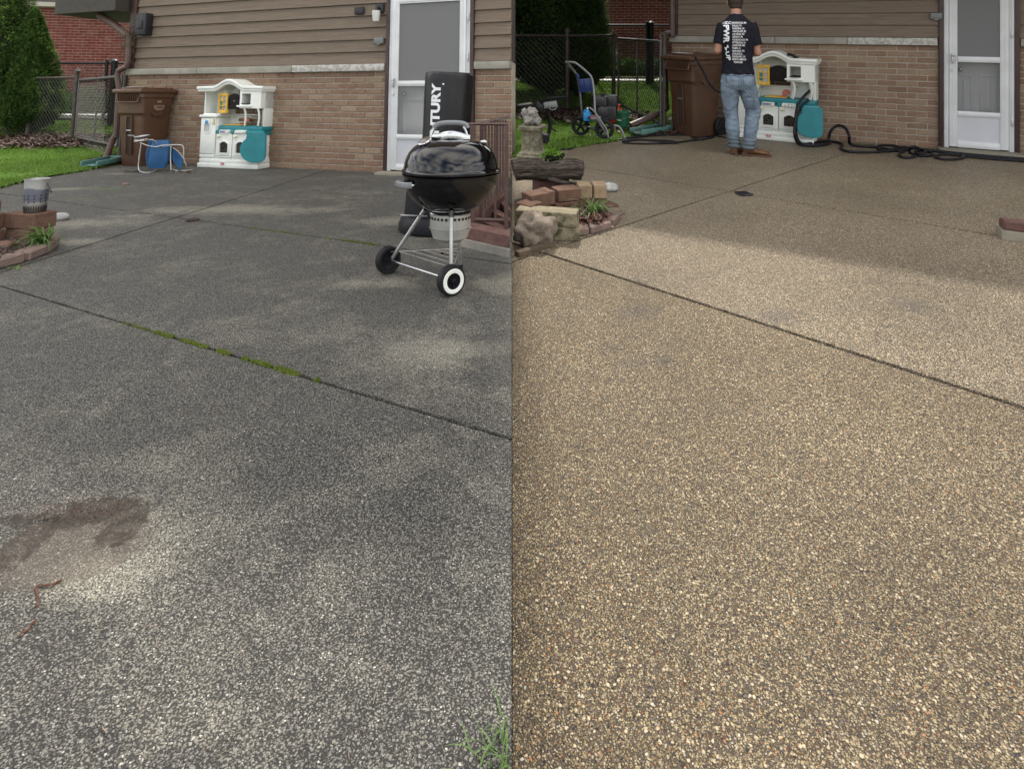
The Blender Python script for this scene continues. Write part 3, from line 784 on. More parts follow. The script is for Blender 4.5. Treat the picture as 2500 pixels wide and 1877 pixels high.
for i in range(90):
    p = Vector((rnd.gauss(.07, .06), -.13 + rnd.gauss(0, .03), pz(104) + rnd.gauss(0, .09))); d = Vector((rnd.gauss(0, 1), rnd.gauss(0, .5), rnd.gauss(0, 1.2))).normalized() * rnd.uniform(.05, .11)
    tube(bm, [p - d, p + Vector((rnd.gauss(0, .02), 0, rnd.gauss(0, .02))), p + d], .0022, n=3, k=2)
o = ob('dried_vine', bm, M['nest'], None, Y=YL); o.matrix_world = root.matrix_world.copy()
tag(o, 'tangle of dried vine stuck behind the downspout under the black meter box', 'dead vine')
# lamp and socket beside the door
sL = s_at(YL, P0, ang, 933, 1.9)
pd = (P0.x + sL * math.cos(ang), P0.y + sL * math.sin(ang))
zl = YL.lift(pd, 57)
o = thing('wall_lamp', 'small pale floodlight on the brown siding near the storm door', 'wall lamp', YL, (pd[0], pd[1], zl), ang)
bm = B(); lathe(bm, [(.030, 0), (.036, .004), (.048, .10), (.045, .13)], 20, (0, -.13, 0)); ob('lamp_head', bm, M['lamp_white'], o)
bm = B(); box(bm, (0, -.05, .17), (.11, .035, .11), bev=.01); tube(bm, [(0, -.05, .16), (0, -.10, .17), (0, -.13, .12)], .012); ob('lamp_mount', bm, M['meter'], o)
bm = B(); box(bm, (-.28, -.05, .155), (.13, .03, .09), bev=.01); ob('sensor_box', bm, M['meter'], o)
zl = YL.lift(pd, 101)
o = thing('socket_box', 'grey outdoor socket cover on the siding left of the storm door', 'socket', YL, (pd[0], pd[1], zl), ang)
bm = B(); box(bm, (0, -.05, 0), (.125, .05, .075), bev=.008); ob('cover', bm, M['outlet'], o)
bm = B(); box(bm, (0, -.062, -.042), (.05, .02, .014), bev=.004); ob('latch', bm, M['grey_plastic'], o)

# ---- right house
root, P0, ang, inv, a, b, end = house(YR, 'tan brick and brown siding house behind the man and hoses', 'house', (1640, 312.5), (2277, 362), (2303, 2474), 9999, 3.0, .2, None, 9, None)
HR = root
st1 = s_at(YR, P0, ang, 2068, 1.2)
ztop = wall_face(root, YR, a, b, end, .2, 9, [(-.02, 1.3, 0), (1.3, st1, 0), (st1, a - .06, 1), (b + .05, end, 0)], None)
storm_door(root, a, b)
bm = B(); prism(bm, [(0, .12), (end, .12), (end, 6), (0, 6)], -.1, 4.6); ob('wall', bm, M['fascia'], root, smooth=0)
bm = B(); box(bm, (end / 2 - .85, -.62, 2.60), (end + 1.9, 1.48, .04)); ob('soffit', bm, M['soffit'], root, smooth=0)  # underside of an unseen overhang added to darken the wall
bm = B(); box(bm, (end / 2 - .85, -1.37, 2.66), (end + 1.9, .04, .16)); ob('fascia', bm, M['fascia'], root, smooth=0)  # front edge of the added overhang
bm = B(); box(bm, (end / 2 - .85, -.62, 2.70), (end + 1.88, 1.46, .12)); ob('added_shade_roof', bm, M['roofing'], root, smooth=0)  # unseen roof added to keep skylight off the wall below
bm = B(); box(bm, (end / 2, .04, 3.7), (end - .02, .12, 1.85)); ob('added_upper_wall', bm, M['added_upper_wall'], root, smooth=0)  # unseen storey added, its height sets how far the shadow reaches
bm = B(); prism(bm, [(-1.39, 4.62), (6.6, 4.62), (6.6, 4.9), (2.6, 6.0), (-1.39, 4.74)], 0, end + 1.9, Matrix(((0, 0, 1, -1.8), (1, 0, 0, 0), (0, 1, 0, 0), (0, 0, 0, 1)))); ob('roof', bm, M['roofing'], root, smooth=0)  # unseen roof, eave depth and left overhang shaped for the shadow edge
bm = B(); pz = lambda py: YR.lift(P0, py)
tube(bm, [(.02, -.10, 2.55), (.03, -.10, pz(72)), (.02, -.11, pz(79)), (-.10, -.12, pz(88)), (-.11, -.13, pz(97)), (-.07, -.12, pz(130)), (-.05, -.12, .30)], .040, n=10, k=3)
tube(bm, [(-.05, -.12, .34), (-.07, -.16, .24), (-.42, -.50, .07)], .043, n=10, k=3)
ob('downspout', bm, M['spout_brown'], root)
bm = B(); box(bm, (.045, -.035, 1.92), (.09, .05, 1.3), bev=.004); ob('corner_board', bm, M['trim_brown'], root)
sL = s_at(YR, P0, ang, 2284, 1.7); pd = (P0.x + sL * math.cos(ang), P0.y + sL * math.sin(ang))
o = thing('socket_box', 'grey outdoor socket cover high on the siding beside the right storm door', 'socket', YR, (pd[0], pd[1], YR.lift(pd, 40)), ang)
bm = B(); box(bm, (0, -.05, 0), (.11, .05, .07), bev=.008); ob('cover', bm, M['outlet'], o)
bm = B(); box(bm, (0, -.062, -.042), (.05, .02, .014), bev=.004); ob('latch', bm, M['grey_plastic'], o)

# ---- the neighbours' red brick houses behind
def red_house(Y, label, p0, ang, length, z0, courses, view, eave):
    root = thing('brick_house', label, 'house', Y, (p0[0], p0[1], z0), ang)
    h = courses * .0685
    bm = B(); box(bm, (length / 2, 2.0, h / 2), (length, 4.0, h + .0)); ob('wall', bm, M['pale_mortar'], root, smooth=0)
    brickwork(root, Y, [(0, length)], 0, courses, .2, .0685, M['red_brick'], view=view)
    bm = B(); box(bm, (length / 2, 1.95, h + .05), (length + .1, 4.4, .1)); ob('soffit', bm, M['light_soffit'], root, smooth=0)
    bm = B(); box(bm, (length / 2, 2.3, h + .16), (length + .2, 4.6, .12)); ob('roof', bm, M['roofing'], root, smooth=0)
    return root
red_house(YL, 'red brick house with pale soffit behind the chain link fence', (-14.6, 14.2), R(13), 9.2, .25, 41, (-60, 335), True)
red_house(YR, 'red brick house behind the gate and the grey handled washer', (.03, 15.3), R(2), 7.4, .2, 31, (1430, 1650), False)

# ================================================================== TREES AND PLANTS
def arborvitae(Y, label, p, height, rad, n, base=.12, lean=0, squash=1.0, xmin=None, xmax=None, group=None):
    root = thing('arborvitae_tree', label, 'tree', Y, (p[0], p[1], riseL(*p) if Y is YL else riseR(*p)), 0, group)
    bm = B(); tube(bm, [(0, 0, -.1), (.02, 0, height * .3), (0, 0, height * .8)], lambda t: .07 * (1 - t) + .015, n=8)
    for i in range(7):
        a = rnd.uniform(0, 6.28); z = rnd.uniform(.1, .6) * height * .5; tube(bm, [(0, 0, z), (math.cos(a) * rad * .4, math.sin(a) * rad * .4, z + .2), (math.cos(a) * rad * .6, math.sin(a) * rad * .6, z + .5)], .012, n=5, k=3)
    ob('trunk', bm, M['bark'], root)
    def prof(t):   # t 0..1 up
        return rad * (min(1, (t / .16) ** .6 if t > 0 else 0)) * max(0.0, (1 - t) ** .72) * 1.22
    def lump(a, z):
        return 1 + .20 * noise.noise(Vector((math.cos(a) * 1.9, math.sin(a) * 1.9, z * 2.3 + p[0] * 3))) + .20 * noise.noise(Vector((math.cos(a) * 5, math.sin(a) * 5, z * 6)))
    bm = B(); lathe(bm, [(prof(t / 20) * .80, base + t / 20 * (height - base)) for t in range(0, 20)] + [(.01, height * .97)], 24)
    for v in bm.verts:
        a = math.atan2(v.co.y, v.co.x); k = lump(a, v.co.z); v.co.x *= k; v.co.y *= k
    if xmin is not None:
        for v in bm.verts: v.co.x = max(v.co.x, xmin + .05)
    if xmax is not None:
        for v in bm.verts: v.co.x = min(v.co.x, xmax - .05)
    core = ob('light_block_core', bm, M['cedar_shade'], root, smooth=180)  # dark filler added inside the crown to block light
    V, F = [], []
    for i in range(n):
        t = rnd.random() ** 1.15; z = base + t * (height - base); a = rnd.uniform(0, 6.283)
        r = prof(t) * lump(a, z) * rnd.uniform(.80, 1.06)
        c = Vector((r * math.cos(a), r * math.sin(a), z + rnd.gauss(0, .02)))
        if xmin is not None and c.x < xmin: continue
        if xmax is not None and c.x > xmax: continue
        out = Vector((math.cos(a), math.sin(a), 0)); tan = Vector((-math.sin(a), math.cos(a), 0))
        d = (out * rnd.uniform(.1, 1.1) + Vector((0, 0, rnd.uniform(-.2, 1))) + tan * rnd.gauss(0, .7)).normalized()
        s = (tan * rnd.gauss(1, .4) + out * rnd.gauss(0, .5)).normalized()
        L = rnd.uniform(.022, .060); w = L * rnd.uniform(.24, .42)
        k = len(V)
        V += [c - s * w * .4, c + d * L * .5 - s * w, c + d * L, c + d * L * .5 + s * w, c + s * w * .4]
        F.append((k, k + 1, k + 2, k + 3, k + 4))
    cr = soup('crown', V, F, M['cedar'], parent=root)
    return root
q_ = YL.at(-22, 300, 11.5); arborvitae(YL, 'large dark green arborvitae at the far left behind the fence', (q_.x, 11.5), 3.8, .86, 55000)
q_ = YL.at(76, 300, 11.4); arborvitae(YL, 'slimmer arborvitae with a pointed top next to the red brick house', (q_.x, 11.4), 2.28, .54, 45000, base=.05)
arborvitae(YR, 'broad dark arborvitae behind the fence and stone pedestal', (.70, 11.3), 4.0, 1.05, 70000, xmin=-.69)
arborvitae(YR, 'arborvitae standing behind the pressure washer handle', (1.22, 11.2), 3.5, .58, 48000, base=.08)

def leaf_mass(V, F, c, r, n, L0=.04, L1=.09):
    for i in range(n):
        d = Vector((rnd.gauss(0, 1), rnd.gauss(0, 1), abs(rnd.gauss(0, 1)))).normalized()
        p = Vector(c) + Vector((d.x * r[0], d.y * r[1], d.z * r[2])) * rnd.uniform(.5, 1)
        a = (d + Vector((rnd.gauss(0, .5), rnd.gauss(0, .5), rnd.gauss(0, .5)))).normalized(); s = a.orthogonal().normalized()
        L = rnd.uniform(L0, L1); k = len(V)
        V += [p, p + a * L * .5 - s * L * .3, p + a * L, p + a * L * .5 + s * L * .3]; F.append((k, k + 1, k + 2, k + 3))
def shrub(Y, label, p, r, n=1300, L=(.05, .11)):
    root = thing('shrub', label, 'shrub', Y, p, 0, 'low shrubs along the red brick wall')
    V, F = [], []; leaf_mass(V, F, (0, 0, .02), r, n, *L); soup('foliage', V, F, M['shrub'], parent=root)
    bm = B()
    for i in range(6):
        a = rnd.uniform(0, 6.28); tube(bm, [(0, 0, -.05), (math.cos(a) * r[0] * .5, math.sin(a) * r[1] * .5, r[2] * .7)], .008, n=4, k=2)
    ob('stems', bm, M['bark'], root)
for i, (px, w, lab) in enumerate(((166, .55, 'light green shrub at the foot of the red wall beside the arborvitae'), (213, .42, 'low leafy shrub on the pavement edge between the gate posts'), (240, .5, 'taller green shrub by the red wall behind the gate'), (281, .35, 'small shrub by the red wall nearest the brown bin'))):
    q = YL.at(px, 250, 14.7); z = .52; shrub(YL, lab, (q.x, 14.5, z), (w, .28, (.50, .40, .55, .38)[i]))
for i, (px, w, lab) in enumerate(((1492, .33, 'green shrub by the red wall left of the gate post'), (1535, .36, 'round green shrub by the red wall behind the open gate'), (1590, .33, 'shrub by the red wall next to the thick black post'))):
    q = YR.at(px, 200, 14.0); shrub(YR, lab, (q.x, 13.85, .28), (w, .25, .34))

# ================================================================== CHAIN LINK FENCES
def link_panel(bm, p0, p1, z0, z1, d=.068, r=.0034):
    p0, p1 = Vector(p0), Vector(p1); L = (p1 - p0).length; u = (p1 - p0) / L; H = z1 - z0
    n = Vector((-u.y, u.x, 0))
    for sg in (1, -1):
        k = -H if sg > 0 else 0
        while k < (L if sg > 0 else L + H):
            # line x = k + sg*z
            za, zb = 0.0, H
            if sg > 0: za = max(0, -k); zb = min(H, L - k)
            else: za = max(0, k - L); zb = min(H, k)
            if zb - za > .01:
                a = p0 + u * (k + sg * za) + Vector((0, 0, z0 + za)); b = p0 + u * (k + sg * zb) + Vector((0, 0, z0 + zb))
                o = n * (.003 * sg)
                t = (b - a).normalized(); s1 = t.cross(n).normalized() * r; s2 = n * r
                ring = lambda q: [bm.verts.new(q + o + s1 * c + s2 * s) for c, s in ((1, 0), (-.5, .87), (-.5, -.87))]
                A, Bb = ring(a), ring(b)
                for j in range(3): bm.faces.new((A[j], A[(j + 1) % 3], Bb[(j + 1) % 3], Bb[j]))
            k += d * 1.25
def fence(Y, label, runs, posts, H, gates, rise):
    root = thing('chain_link_fence', label, 'fence', Y)
    for (p, h, r, m) in posts:
        bm = B(); z = rise(*p[:2]) - .05; cyl(bm, (p[0], p[1], z), (p[0] + (p[2] if len(p) > 2 else 0), p[1], h), r, n=12)
        pp = ob('post', bm, m, root)
        bm = B(); lathe(bm, [(r * 1.35, 0), (r * 1.4, .02), (r * 1.0, .035), (r * .7, .06), (.004, .08)], 12, (p[0] + (p[2] if len(p) > 2 else 0), p[1], h - .005)); ob('post_cap', bm, m, pp)
    for (p, q, gate) in runs:
        h = H - (.05 if gate else 0)
        bm = B(); cyl(bm, (p[0], p[1], h), (q[0], q[1], h), .02, n=10)
        if gate:
            z = max(rise(*p), rise(*q)) + .07
            cyl(bm, (p[0], p[1], z), (q[0], q[1], z), .016, n=10)
            for e in (p, q):
                cyl(bm, (e[0], e[1], z), (e[0], e[1], h), .018, n=10)
            m_ = ((p[0] + q[0]) / 2, (p[1] + q[1]) / 2); cyl(bm, (*m_, z), (*m_, h), .014, n=8)
        ob('gate_frame' if gate else 'top_rail', bm, M['galv'] if gate else M['post_rust'], root)
        bm = B(); link_panel(bm, (p[0], p[1], 0), (q[0], q[1], 0), min(rise(*p), rise(*q)) + .03, h + .01)
        tag(ob('wire_mesh', bm, M['wire'], root, smooth=0), kind='stuff')
    return root
gpt = lambda Y, px, py: (lambda v: (v.x, v.y))(Y.g(px, py))
a0, a1, a2 = gpt(YL, 292, 390), gpt(YL, 174, 362), gpt(YL, 64, 357)
a3 = (a2[0] - 3.2, a2[1] + .3)
hL = YL.lift(a0, 178)
a0b = (a0[0] - .05, a0[1]); a1b = (a1[0] + .07, a1[1] - .03)
fence(YL, 'chain link fence with a gate beside the brown bin and arborvitae', [(a1b, a0b, True), (a1, a2, False), (a2, a3, False)],
      [(a0, YL.lift(a0, 178), .030, M['post_rust']), (a1, YL.lift(a1, 176), .034, M['post_rust']), (a2, YL.lift(a2, 176), .034, M['post_rust'])], hL, None, riseL)
b0, b1, b2 = gpt(YR, 1622, 322), gpt(YR, 1498, 268), gpt(YR, 1384, 276)
b3 = (.03, b2[1] + .25)
b0b = (b0[0] - .05, b0[1]); b1b = (b1[0] + .07, b1[1] - .05)
fence(YR, 'chain link fence with a gate behind the pressure washer', [(b1b, b0b, True), (b1, b2, False), (b2, b3, False)],
      [(b0, YR.lift(b0, 90), .028, M['post_rust']), (b1, YR.lift(b1, 86), .034, M['post_rust']), (b2, YR.lift(b2, 80), .036, M['post_rust'])], YR.lift(b0, 93), None, riseR)
# farther fences across the neighbours' lawns
def far_fence(Y, label, pts, h, rise, thick):
    root = thing('chain_link_fence', label, 'fence', Y)
    for i, (p, q) in enumerate(zip(pts, pts[1:])):
        bm = B(); cyl(bm, (*p, h), (*q, h), .022, n=8); ob('top_rail', bm, M['black_metal'], root)
        bm = B(); cyl(bm, (*p, rise(*p) + .12), (*q, rise(*q) + .12), .018, n=8); ob('bottom_rail', bm, M['black_metal'], root)
        bm = B(); link_panel(bm, (*p, 0), (*q, 0), rise(*p) + .1, h); tag(ob('wire_mesh', bm, M['wire'], root, smooth=0), kind='stuff')
    for i, p in enumerate(pts):
        bm = B(); r = .03 if i != thick else .055; cyl(bm, (*p, rise(*p) - .1), (*p, h + (.03 if i != thick else .06)), r, n=12)
        lathe(bm, [(r * 1.2, 0), (r * 1.2, .02), (r * .6, .05), (.004, .06)], 12, (*p, h + .03)); ob('post', bm, M['black_metal'], root)
    return root
q = [YL.at(px, 280, 12.3) for px in (142, 262, 280, 330)]
far_fence(YL, 'black chain link fence on the neighbouring lawn before the red house', [(q[0].x, 12.3), (q[1].x, 12.3), (q[2].x, 12.3), (q[3].x, 12.6)], YL.lift((q[1].x, 12.3), 155), riseL, 2)
q = [YR.at(px, 190, 12.5) for px in (1457, 1580, 1590, 1650)]
far_fence(YR, 'black chain link fence behind the brown gate before the red house', [(q[0].x, 12.5), (q[1].x, 12.5), (q[2].x, 12.5), (q[3].x, 12.8)], YR.lift((q[1].x, 12.5), 62), riseR, 2)
# old stakes and litter under the arborvitae
def litter(Y, name, label, cen, rx, ry, n, m, zf, s=(.02, .06), cat='dead leaves'):
    V, F = [], []
    for i in range(n):
        x, y = cen[0] + rnd.gauss(0, rx), cen[1] + rnd.gauss(0, ry)
        if (Y is YL and x > -.02) or (Y is YR and x < .02): continue
        z = zf(x, y) + rnd.uniform(.004, .03); a = Vector((rnd.gauss(0, 1), rnd.gauss(0, 1), rnd.gauss(0, .35))).normalized(); b_ = Vector((0, 0, 1)).cross(a).normalized() + Vector((0, 0, rnd.gauss(0, .4)))
        L = rnd.uniform(*s); c = Vector((x, y, z)); k = len(V)
        V += [c - a * L, c - b_ * L * .4, c + a * L, c + b_ * L * .4]; F.append((k, k + 1, k + 2, k + 3))
    return tag(soup(name, V, F, m, Y=Y), label, cat, kind='stuff')
litter(YL, 'leaf_litter', 'brown dead twigs and leaves heaped under the arborvitae', (-7.7, 10.45), .7, .28, 6500, M['ground_litter'], lambda x, y: riseL(x, y) + .04)
litter(YL, 'leaf_litter', 'dry leaves gathered by the fence post next to the brown bin', (a0[0] + .10, a0[1] - .25), .12, .22, 700, M['ground_litter'], lambda x, y: .02)
litter(YR, 'leaf_litter', 'brown dead leaves under the arborvitae behind the washer', (1.0, 9.2), .4, .25, 3500, M['ground_litter'], lambda x, y: riseR(x, y) + .04)
litter(YR, 'leaf_litter', 'dry leaves between the gate and the brown bin', (b0[0] - .25, b0[1] - .05), .2, .15, 500, M['ground_litter'], lambda x, y: .025)
# ================================================================== WHEELED BINS
def bin_(Y, label, p, rz, sticker, hosed):
    """local -y is the front with the slot and the comb under the lid; +y carries wheels and hinge"""
    root = thing('wheeled_bin', label, 'bin', Y, (p[0], p[1], 0), rz, 'brown wheeled bins'); root.scale = (.76, .80, .95) if Y is YL else (.86, .88, 1.0)
    W, D, H = .56, .62, .98
    bm = B()
    def ring(w, d, z, y0=0, r=.05):
        pts = []
        for (sx, sy, a0) in ((1, 1, 0), (-1, 1, 90), (-1, -1, 180), (1, -1, 270)):
            for k in range(4):
                a = R(a0 + 30 * k); pts.append(Vector((sx * (w / 2 - r) + r * math.cos(a), y0 + sy * (d / 2 - r) + r * math.sin(a), z)))
        return [bm.verts.new(q) for q in pts]
    prof = [(.42, .44, .0, .02), (.43, .455, .02, .02), (.50, .53, .62, .01), (.505, .535, .66, .01), (.545, .575, .70, 0), (.555, .59, .86, 0), (.565, .60, .90, 0), (.60, .64, .905, 0), (.60, .64, .955, 0)]
    rs = [ring(w, d, z, y0) for w, d, z, y0 in prof]
    for a, b in zip(rs, rs[1:]):
        for j in range(16): bm.faces.new((a[j], a[(j + 1) % 16], b[(j + 1) % 16], b[j]))
    bm.faces.new(rs[0][::-1]); bm.faces.new(rs[-1])
    body = ob('body', bm, M['bin_brown'], root, smooth=30)
    # lid: domed slab overhanging to the front
    bm = B(); box(bm, (0, -.02, .985), (.63, .70, .055), bev=.022, seg=3); box(bm, (0, -.03, 1.018), (.46, .50, .035), bev=.016, seg=3)
    box(bm, (0, -.20, 1.035), (.30, .16, .012), bev=.005)
    for x in (-.22, .22): box(bm, (x, .25, 1.02), (.08, .10, .03), bev=.012)
    lid = ob('lid', bm, M['bin_brown'], root)
    bm = B(); box(bm, (0, -.20, 1.043), (.26, .13, .003)); ob('lid_highlight', bm, M['white_plastic'], lid)  # white plate painting the sun's reflection on the lid
    bm = B()
    for i in range(11): box(bm, (-.20 + i * .04, -.325, .905), (.010, .045, .10), rot(x=10), bev=.003, seg=1)
    tube(bm, [(-.23, -.31, .95), (-.235, -.345, .86), (-.20, -.352, .845), (.20, -.352, .845), (.235, -.345, .86), (.23, -.31, .95)], .010, n=6, k=3)
    ob('grip_comb', bm, M['bin_brown'], root)
    bm = B()
    for s in (-1, 1):        # lift pocket on the front
        box(bm, (s * .055, -.262, .40), (.012, .03, .50), rot(x=4), bev=.004)
    box(bm, (0, -.276, .655), (.12, .03, .012), bev=.004)
    ob('slot_rim', bm, M['bin_brown'], root)
    bm = B(); box(bm, (0, -.248, .40), (.095, .02, .49), rot(x=4)); ob('slot', bm, M['soil'], root)  # dark fill painting the shade inside the recess, not soil
    bm = B(); cyl(bm, (-.055, -.27, .47), (.055, -.27, .47), .011, n=10); ob('lift_bar', bm, M['alu'], root)
    bm = B()
    for s in (-1, 1):
        prism(bm, [(-.13, .70), (.13, .70), (.075, .655), (-.075, .655)], .27 * s - .012, .27 * s + .012, Matrix(((0, 0, 1, 0), (1, 0, 0, 0), (0, 1, 0, 0), (0, 0, 0, 1))))
    ob('side_rib', bm, M['bin_brown'], body)
    bm = B(); cyl(bm, (-.30, .365, .985), (.30, .365, .985), .017, n=12)
    for x in (-.27, 0, .27): box(bm, (x, .335, .975), (.03, .07, .045), bev=.01)
    ob('handle', bm, M['bin_brown'], root)
    bm = B(); cyl(bm, (-.27, .27, .10), (.27, .27, .10), .012, n=10); ob('axle', bm, M['steel_grey'], root)
    for s in (-1, 1):
        bm = B(); Mx = Matrix.Translation((s * .265, .27, .115)) @ Matrix.Rotation(R(90), 4, 'Y')
        lathe(bm, [(.085, -.022), (.105, -.025), (.115, -.015), (.115, .015), (.105, .025), (.085, .022)], 28, M=Mx, caps=False)
        lathe(bm, [(.085, -.018), (.02, -.012), (.004, -.012)], 28, M=Mx, caps=False); lathe(bm, [(.085, .018), (.02, .012), (.004, .012)], 28, M=Mx, caps=False)
        for k in range(6):
            a = k * math.pi / 3; box(bm, Mx @ Vector((.052 * math.cos(a), .052 * math.sin(a), 0)), (.045, .018, .055), Matrix.Rotation(-a, 4, 'X') @ Matrix.Rotation(R(90), 4, 'Y'))
        ob('wheel', bm, M['black_rubber'], root)
    if sticker:
        bm = B()
        for (y, z, l, h) in ((.02, .845, .08, .03), (.02, .775, .19, .05), (.03, .765, .13, .065)): box(bm, (.2795, y, z), (.003, l, h), rot(x=rnd.uniform(-4, 4)), bev=.001, seg=1)
        ob('scuffed_mark', bm, M['bin_scuff'], body)
    return root
p = YL.g(345, 403); YLf = lambda q, r=0: YL.face(q, r)
bin_(YL, 'brown wheeled bin standing behind the folded blue lawn chair', (p.x, p.y), YLf(p, -48), True, False)
p = YR.g(1694, 328)
binR = bin_(YR, 'brown wheeled bin with a black hose draped across its lid', (p.x, p.y), YR.face(p, -44), False, True)

# ================================================================== TOY KITCHENS
def rrect(w, h, r, n=5):
    out = []
    for (sx, sy, a0) in ((1, 1, 0), (-1, 1, 90), (-1, -1, 180), (1, -1, 270)):
        for k in range(n + 1):
            a = R(a0 + 90 * k / n); out.append((sx * (w / 2 - r) + r * math.cos(a), sy * (h / 2 - r) + r * math.sin(a)))
    return out
def plate(bm, poly, x, z, y0, y1):
    """outline in x,z extruded from y0 (front, smaller) to y1"""
    prism(bm, [(px + x, pz + z) for px, pz in poly], -y1, -y0, XZ)
def framed(bm, outer, holes, y0, y1):
    """plate with holes, outlines in x,z"""
    vs, es = [], []
    for loop in [outer] + holes:
        v = [bm.verts.new((x, y0, z)) for x, z in loop]; e = [bm.edges.new((v[i], v[(i + 1) % len(v)])) for i in range(len(v))]
        vs += v; es += e
    r = bmesh.ops.triangle_fill(bm, use_beauty=True, use_dissolve=False, edges=es)
    fs = [g for g in r['geom'] if isinstance(g, bmesh.types.BMFace)]
    ex = bmesh.ops.extrude_face_region(bm, geom=fs)
    nv = [g for g in ex['geom'] if isinstance(g, bmesh.types.BMVert)]
    bmesh.ops.translate(bm, verts=nv, vec=(0, y1 - y0, 0))
def arch(w, h, r, top, n=8):
    """door-window outline with a curved top, centred on x, z from 0"""
    pts = [(-w / 2 + r, 0), (w / 2 - r, 0), (w / 2, r), (w / 2, h - top)]
    for k in range(1, n): t = k / n; pts.append((w / 2 - w * t, h - top + top * math.sin(math.pi * t)))
    pts += [(-w / 2, h - top), (-w / 2, r)]; return pts
def sh(poly, x, z): return [(a + x, b + z) for a, b in poly]
def kitchen(Y, label, p, rz, W):
    root = thing('toy_kitchen', label, 'toy kitchen', Y, (p[0], p[1], 0), rz, 'white and teal toy kitchens')
    Wp, T = M['white_plastic'], M['teal_plastic']; D = .27; k = W / .80
    X = lambda x: (x - .40) * k         # x 0..0.80 from the left
    def bx(name, x0, x1, y0, y1, z0, z1, m, bev=.008, par=None):
        bm = B(); box(bm, ((X(x0) + X(x1)) / 2, (y0 + y1) / 2, (z0 + z1) / 2), (X(x1) - X(x0), y1 - y0, z1 - z0), bev=bev); return ob(name, bm, m, par or root)
    # plinth with rounded mouldings
    bm = B(); box(bm, (X(.41), D / 2, .03), (W * 1.03, D + .03, .06), bev=.012); box(bm, (X(.41), D / 2 + .005, .085), (W * 1.01, D + .01, .05), bev=.015); box(bm, (X(.41), D / 2 + .01, .115), (W * .99, D - .01, .02), bev=.006)
    base = ob('plinth', bm, Wp, root)
    bm = B(); plate(bm, rrect(.058, .036, .014), X(.355), .060, -.024, -.012); bd = ob('badge', bm, M['white_print'], base)
    bm = B(); plate(bm, rrect(.050, .028, .012), X(.355), .060, -.0265, -.0235); ob('badge_field', bm, M['red_plastic'], bd)
    me = text_mesh('little\ntikes', .0125, .0008, .0004, 'CENTER'); me.transform(Matrix.Translation((X(.355), -.028, .066)) @ Matrix.Rotation(R(90), 4, 'X')); put('badge_lettering', me, bd, M['white_print'])
    # fridge tower
    bx('fridge', 0, .225, .02, D, .12, .61, Wp, .012)
    bx('fridge_door', .008, .218, .0, .022, .165, .60, Wp, .010)
    bx('fridge_foot', .008, .218, .004, .022, .125, .158, Wp, .005)
    fr = [o for o in root.children if o.name.startswith('fridge_door')][0]
    bm = B(); framed(bm, sh(rrect(.10, .175, .015), X(.105), .51), [sh(rrect(.078, .10, .01), X(.105), .485)], -.012, .004); ob('dispenser', bm, Wp, fr)
    bm = B(); box(bm, (X(.105), .0, .485), (.076, .004, .096)); ob('dispenser_niche', bm, M['silver_sticker'], fr)
    bm = B(); box(bm, (X(.105), -.022, .555), (.024, .028, .042), bev=.008); ob('dispenser_lever', bm, M['jug_blue'], fr)
    bm = B(); box(bm, (X(.20), -.02, .56), (.022, .03, .075), bev=.009); ob('handle', bm, M['cream_plastic'], fr)
    bx('fridge_cornice', -.012, .235, -.015, D, .612, .645, Wp, .012)
    # ovens
    bx('oven_body', .232, .80, .03, D, .12, .42, Wp, .01)
    for x0, x1 in ((.238, .452), (.462, .68)):
        c = (X(x0) + X(x1)) / 2; w = X(x1) - X(x0)
        bm = B(); framed(bm, sh(rrect(w, .285, .012), c, .272), [sh(arch(.116 * k, .135, .006, .03), c, .185)], .0, .028); d = ob('oven_door', bm, Wp, root)
        bm = B(); framed(bm, sh(arch(.150 * k, .165, .02, .035), c, .170), [sh(arch(.116 * k, .135, .006, .03), c, .185)], -.010, .001); ob('window_frame', bm, Wp, d)
        bm = B(); plate(bm, sh(arch(.126 * k, .142, .015, .03), 0, 0), c, .181, .012, .02); ob('oven_window', bm, M['oven_glass'], d)
        bm = B(); box(bm, (X(x0) + .038, -.014, .382), (.052, .026, .020), bev=.008); ob('handle', bm, M['cream_plastic'], d)
        bm = B(); box(bm, (c, -.001, .150), (w - .012, .006, .008), bev=.002); ob('door_groove', bm, M['silver_sticker'], d)
    # teal counter
    bm = B(); box(bm, (X(.535), .17, .482), (X(.83) - X(.235), D + .03, .065), bev=.016, seg=3)
    for c, w in ((X(.247), .035), (X(.458), .045), (X(.665), .05)): box(bm, (c, .012, .438), (w, .05, .05), bev=.012)
    box(bm, (X(.75), .18, .43), (.15, .33, .06), bev=.012)
    ct = ob('counter', bm, T, root)
    for c, w, kn in ((X(.345), .145, 1), (X(.565), .155, 4)):
        bm = B(); plate(bm, rrect(w, .05, .012), c, .437, -.012, .04); cp = ob('control_panel', bm, Wp, root)
        bm = B(); plate(bm, rrect(w - .016, .036, .008), c, .437, -.0135, -.0115); ob('panel_face', bm, M['silver_sticker'], cp)
        for i in range(kn):
            x = c + (w * .36 if kn == 1 else (-.056 + i * .037))
            bm = B(); cyl(bm, (x, -.012, .437), (x, -.032, .437), .0165, .013, 16); box(bm, (x, -.034, .437), (.005, .008, .024), rot(y=rnd.uniform(-50, 50)), bev=.001); ob('knob', bm, Wp, cp)
        if kn == 1:
            bm = B(); framed(bm, sh(rrect(.07, .018, .004), c - .025, .439), [sh(rrect(.062, .010, .003), c - .025, .439)], -.0155, -.0130)
            for i in range(3): box(bm, (c - .045 + i * .02, -.0145, .439), (.006, .002, .006))
            ob('printed_dial', bm, M['blue_print'], cp)
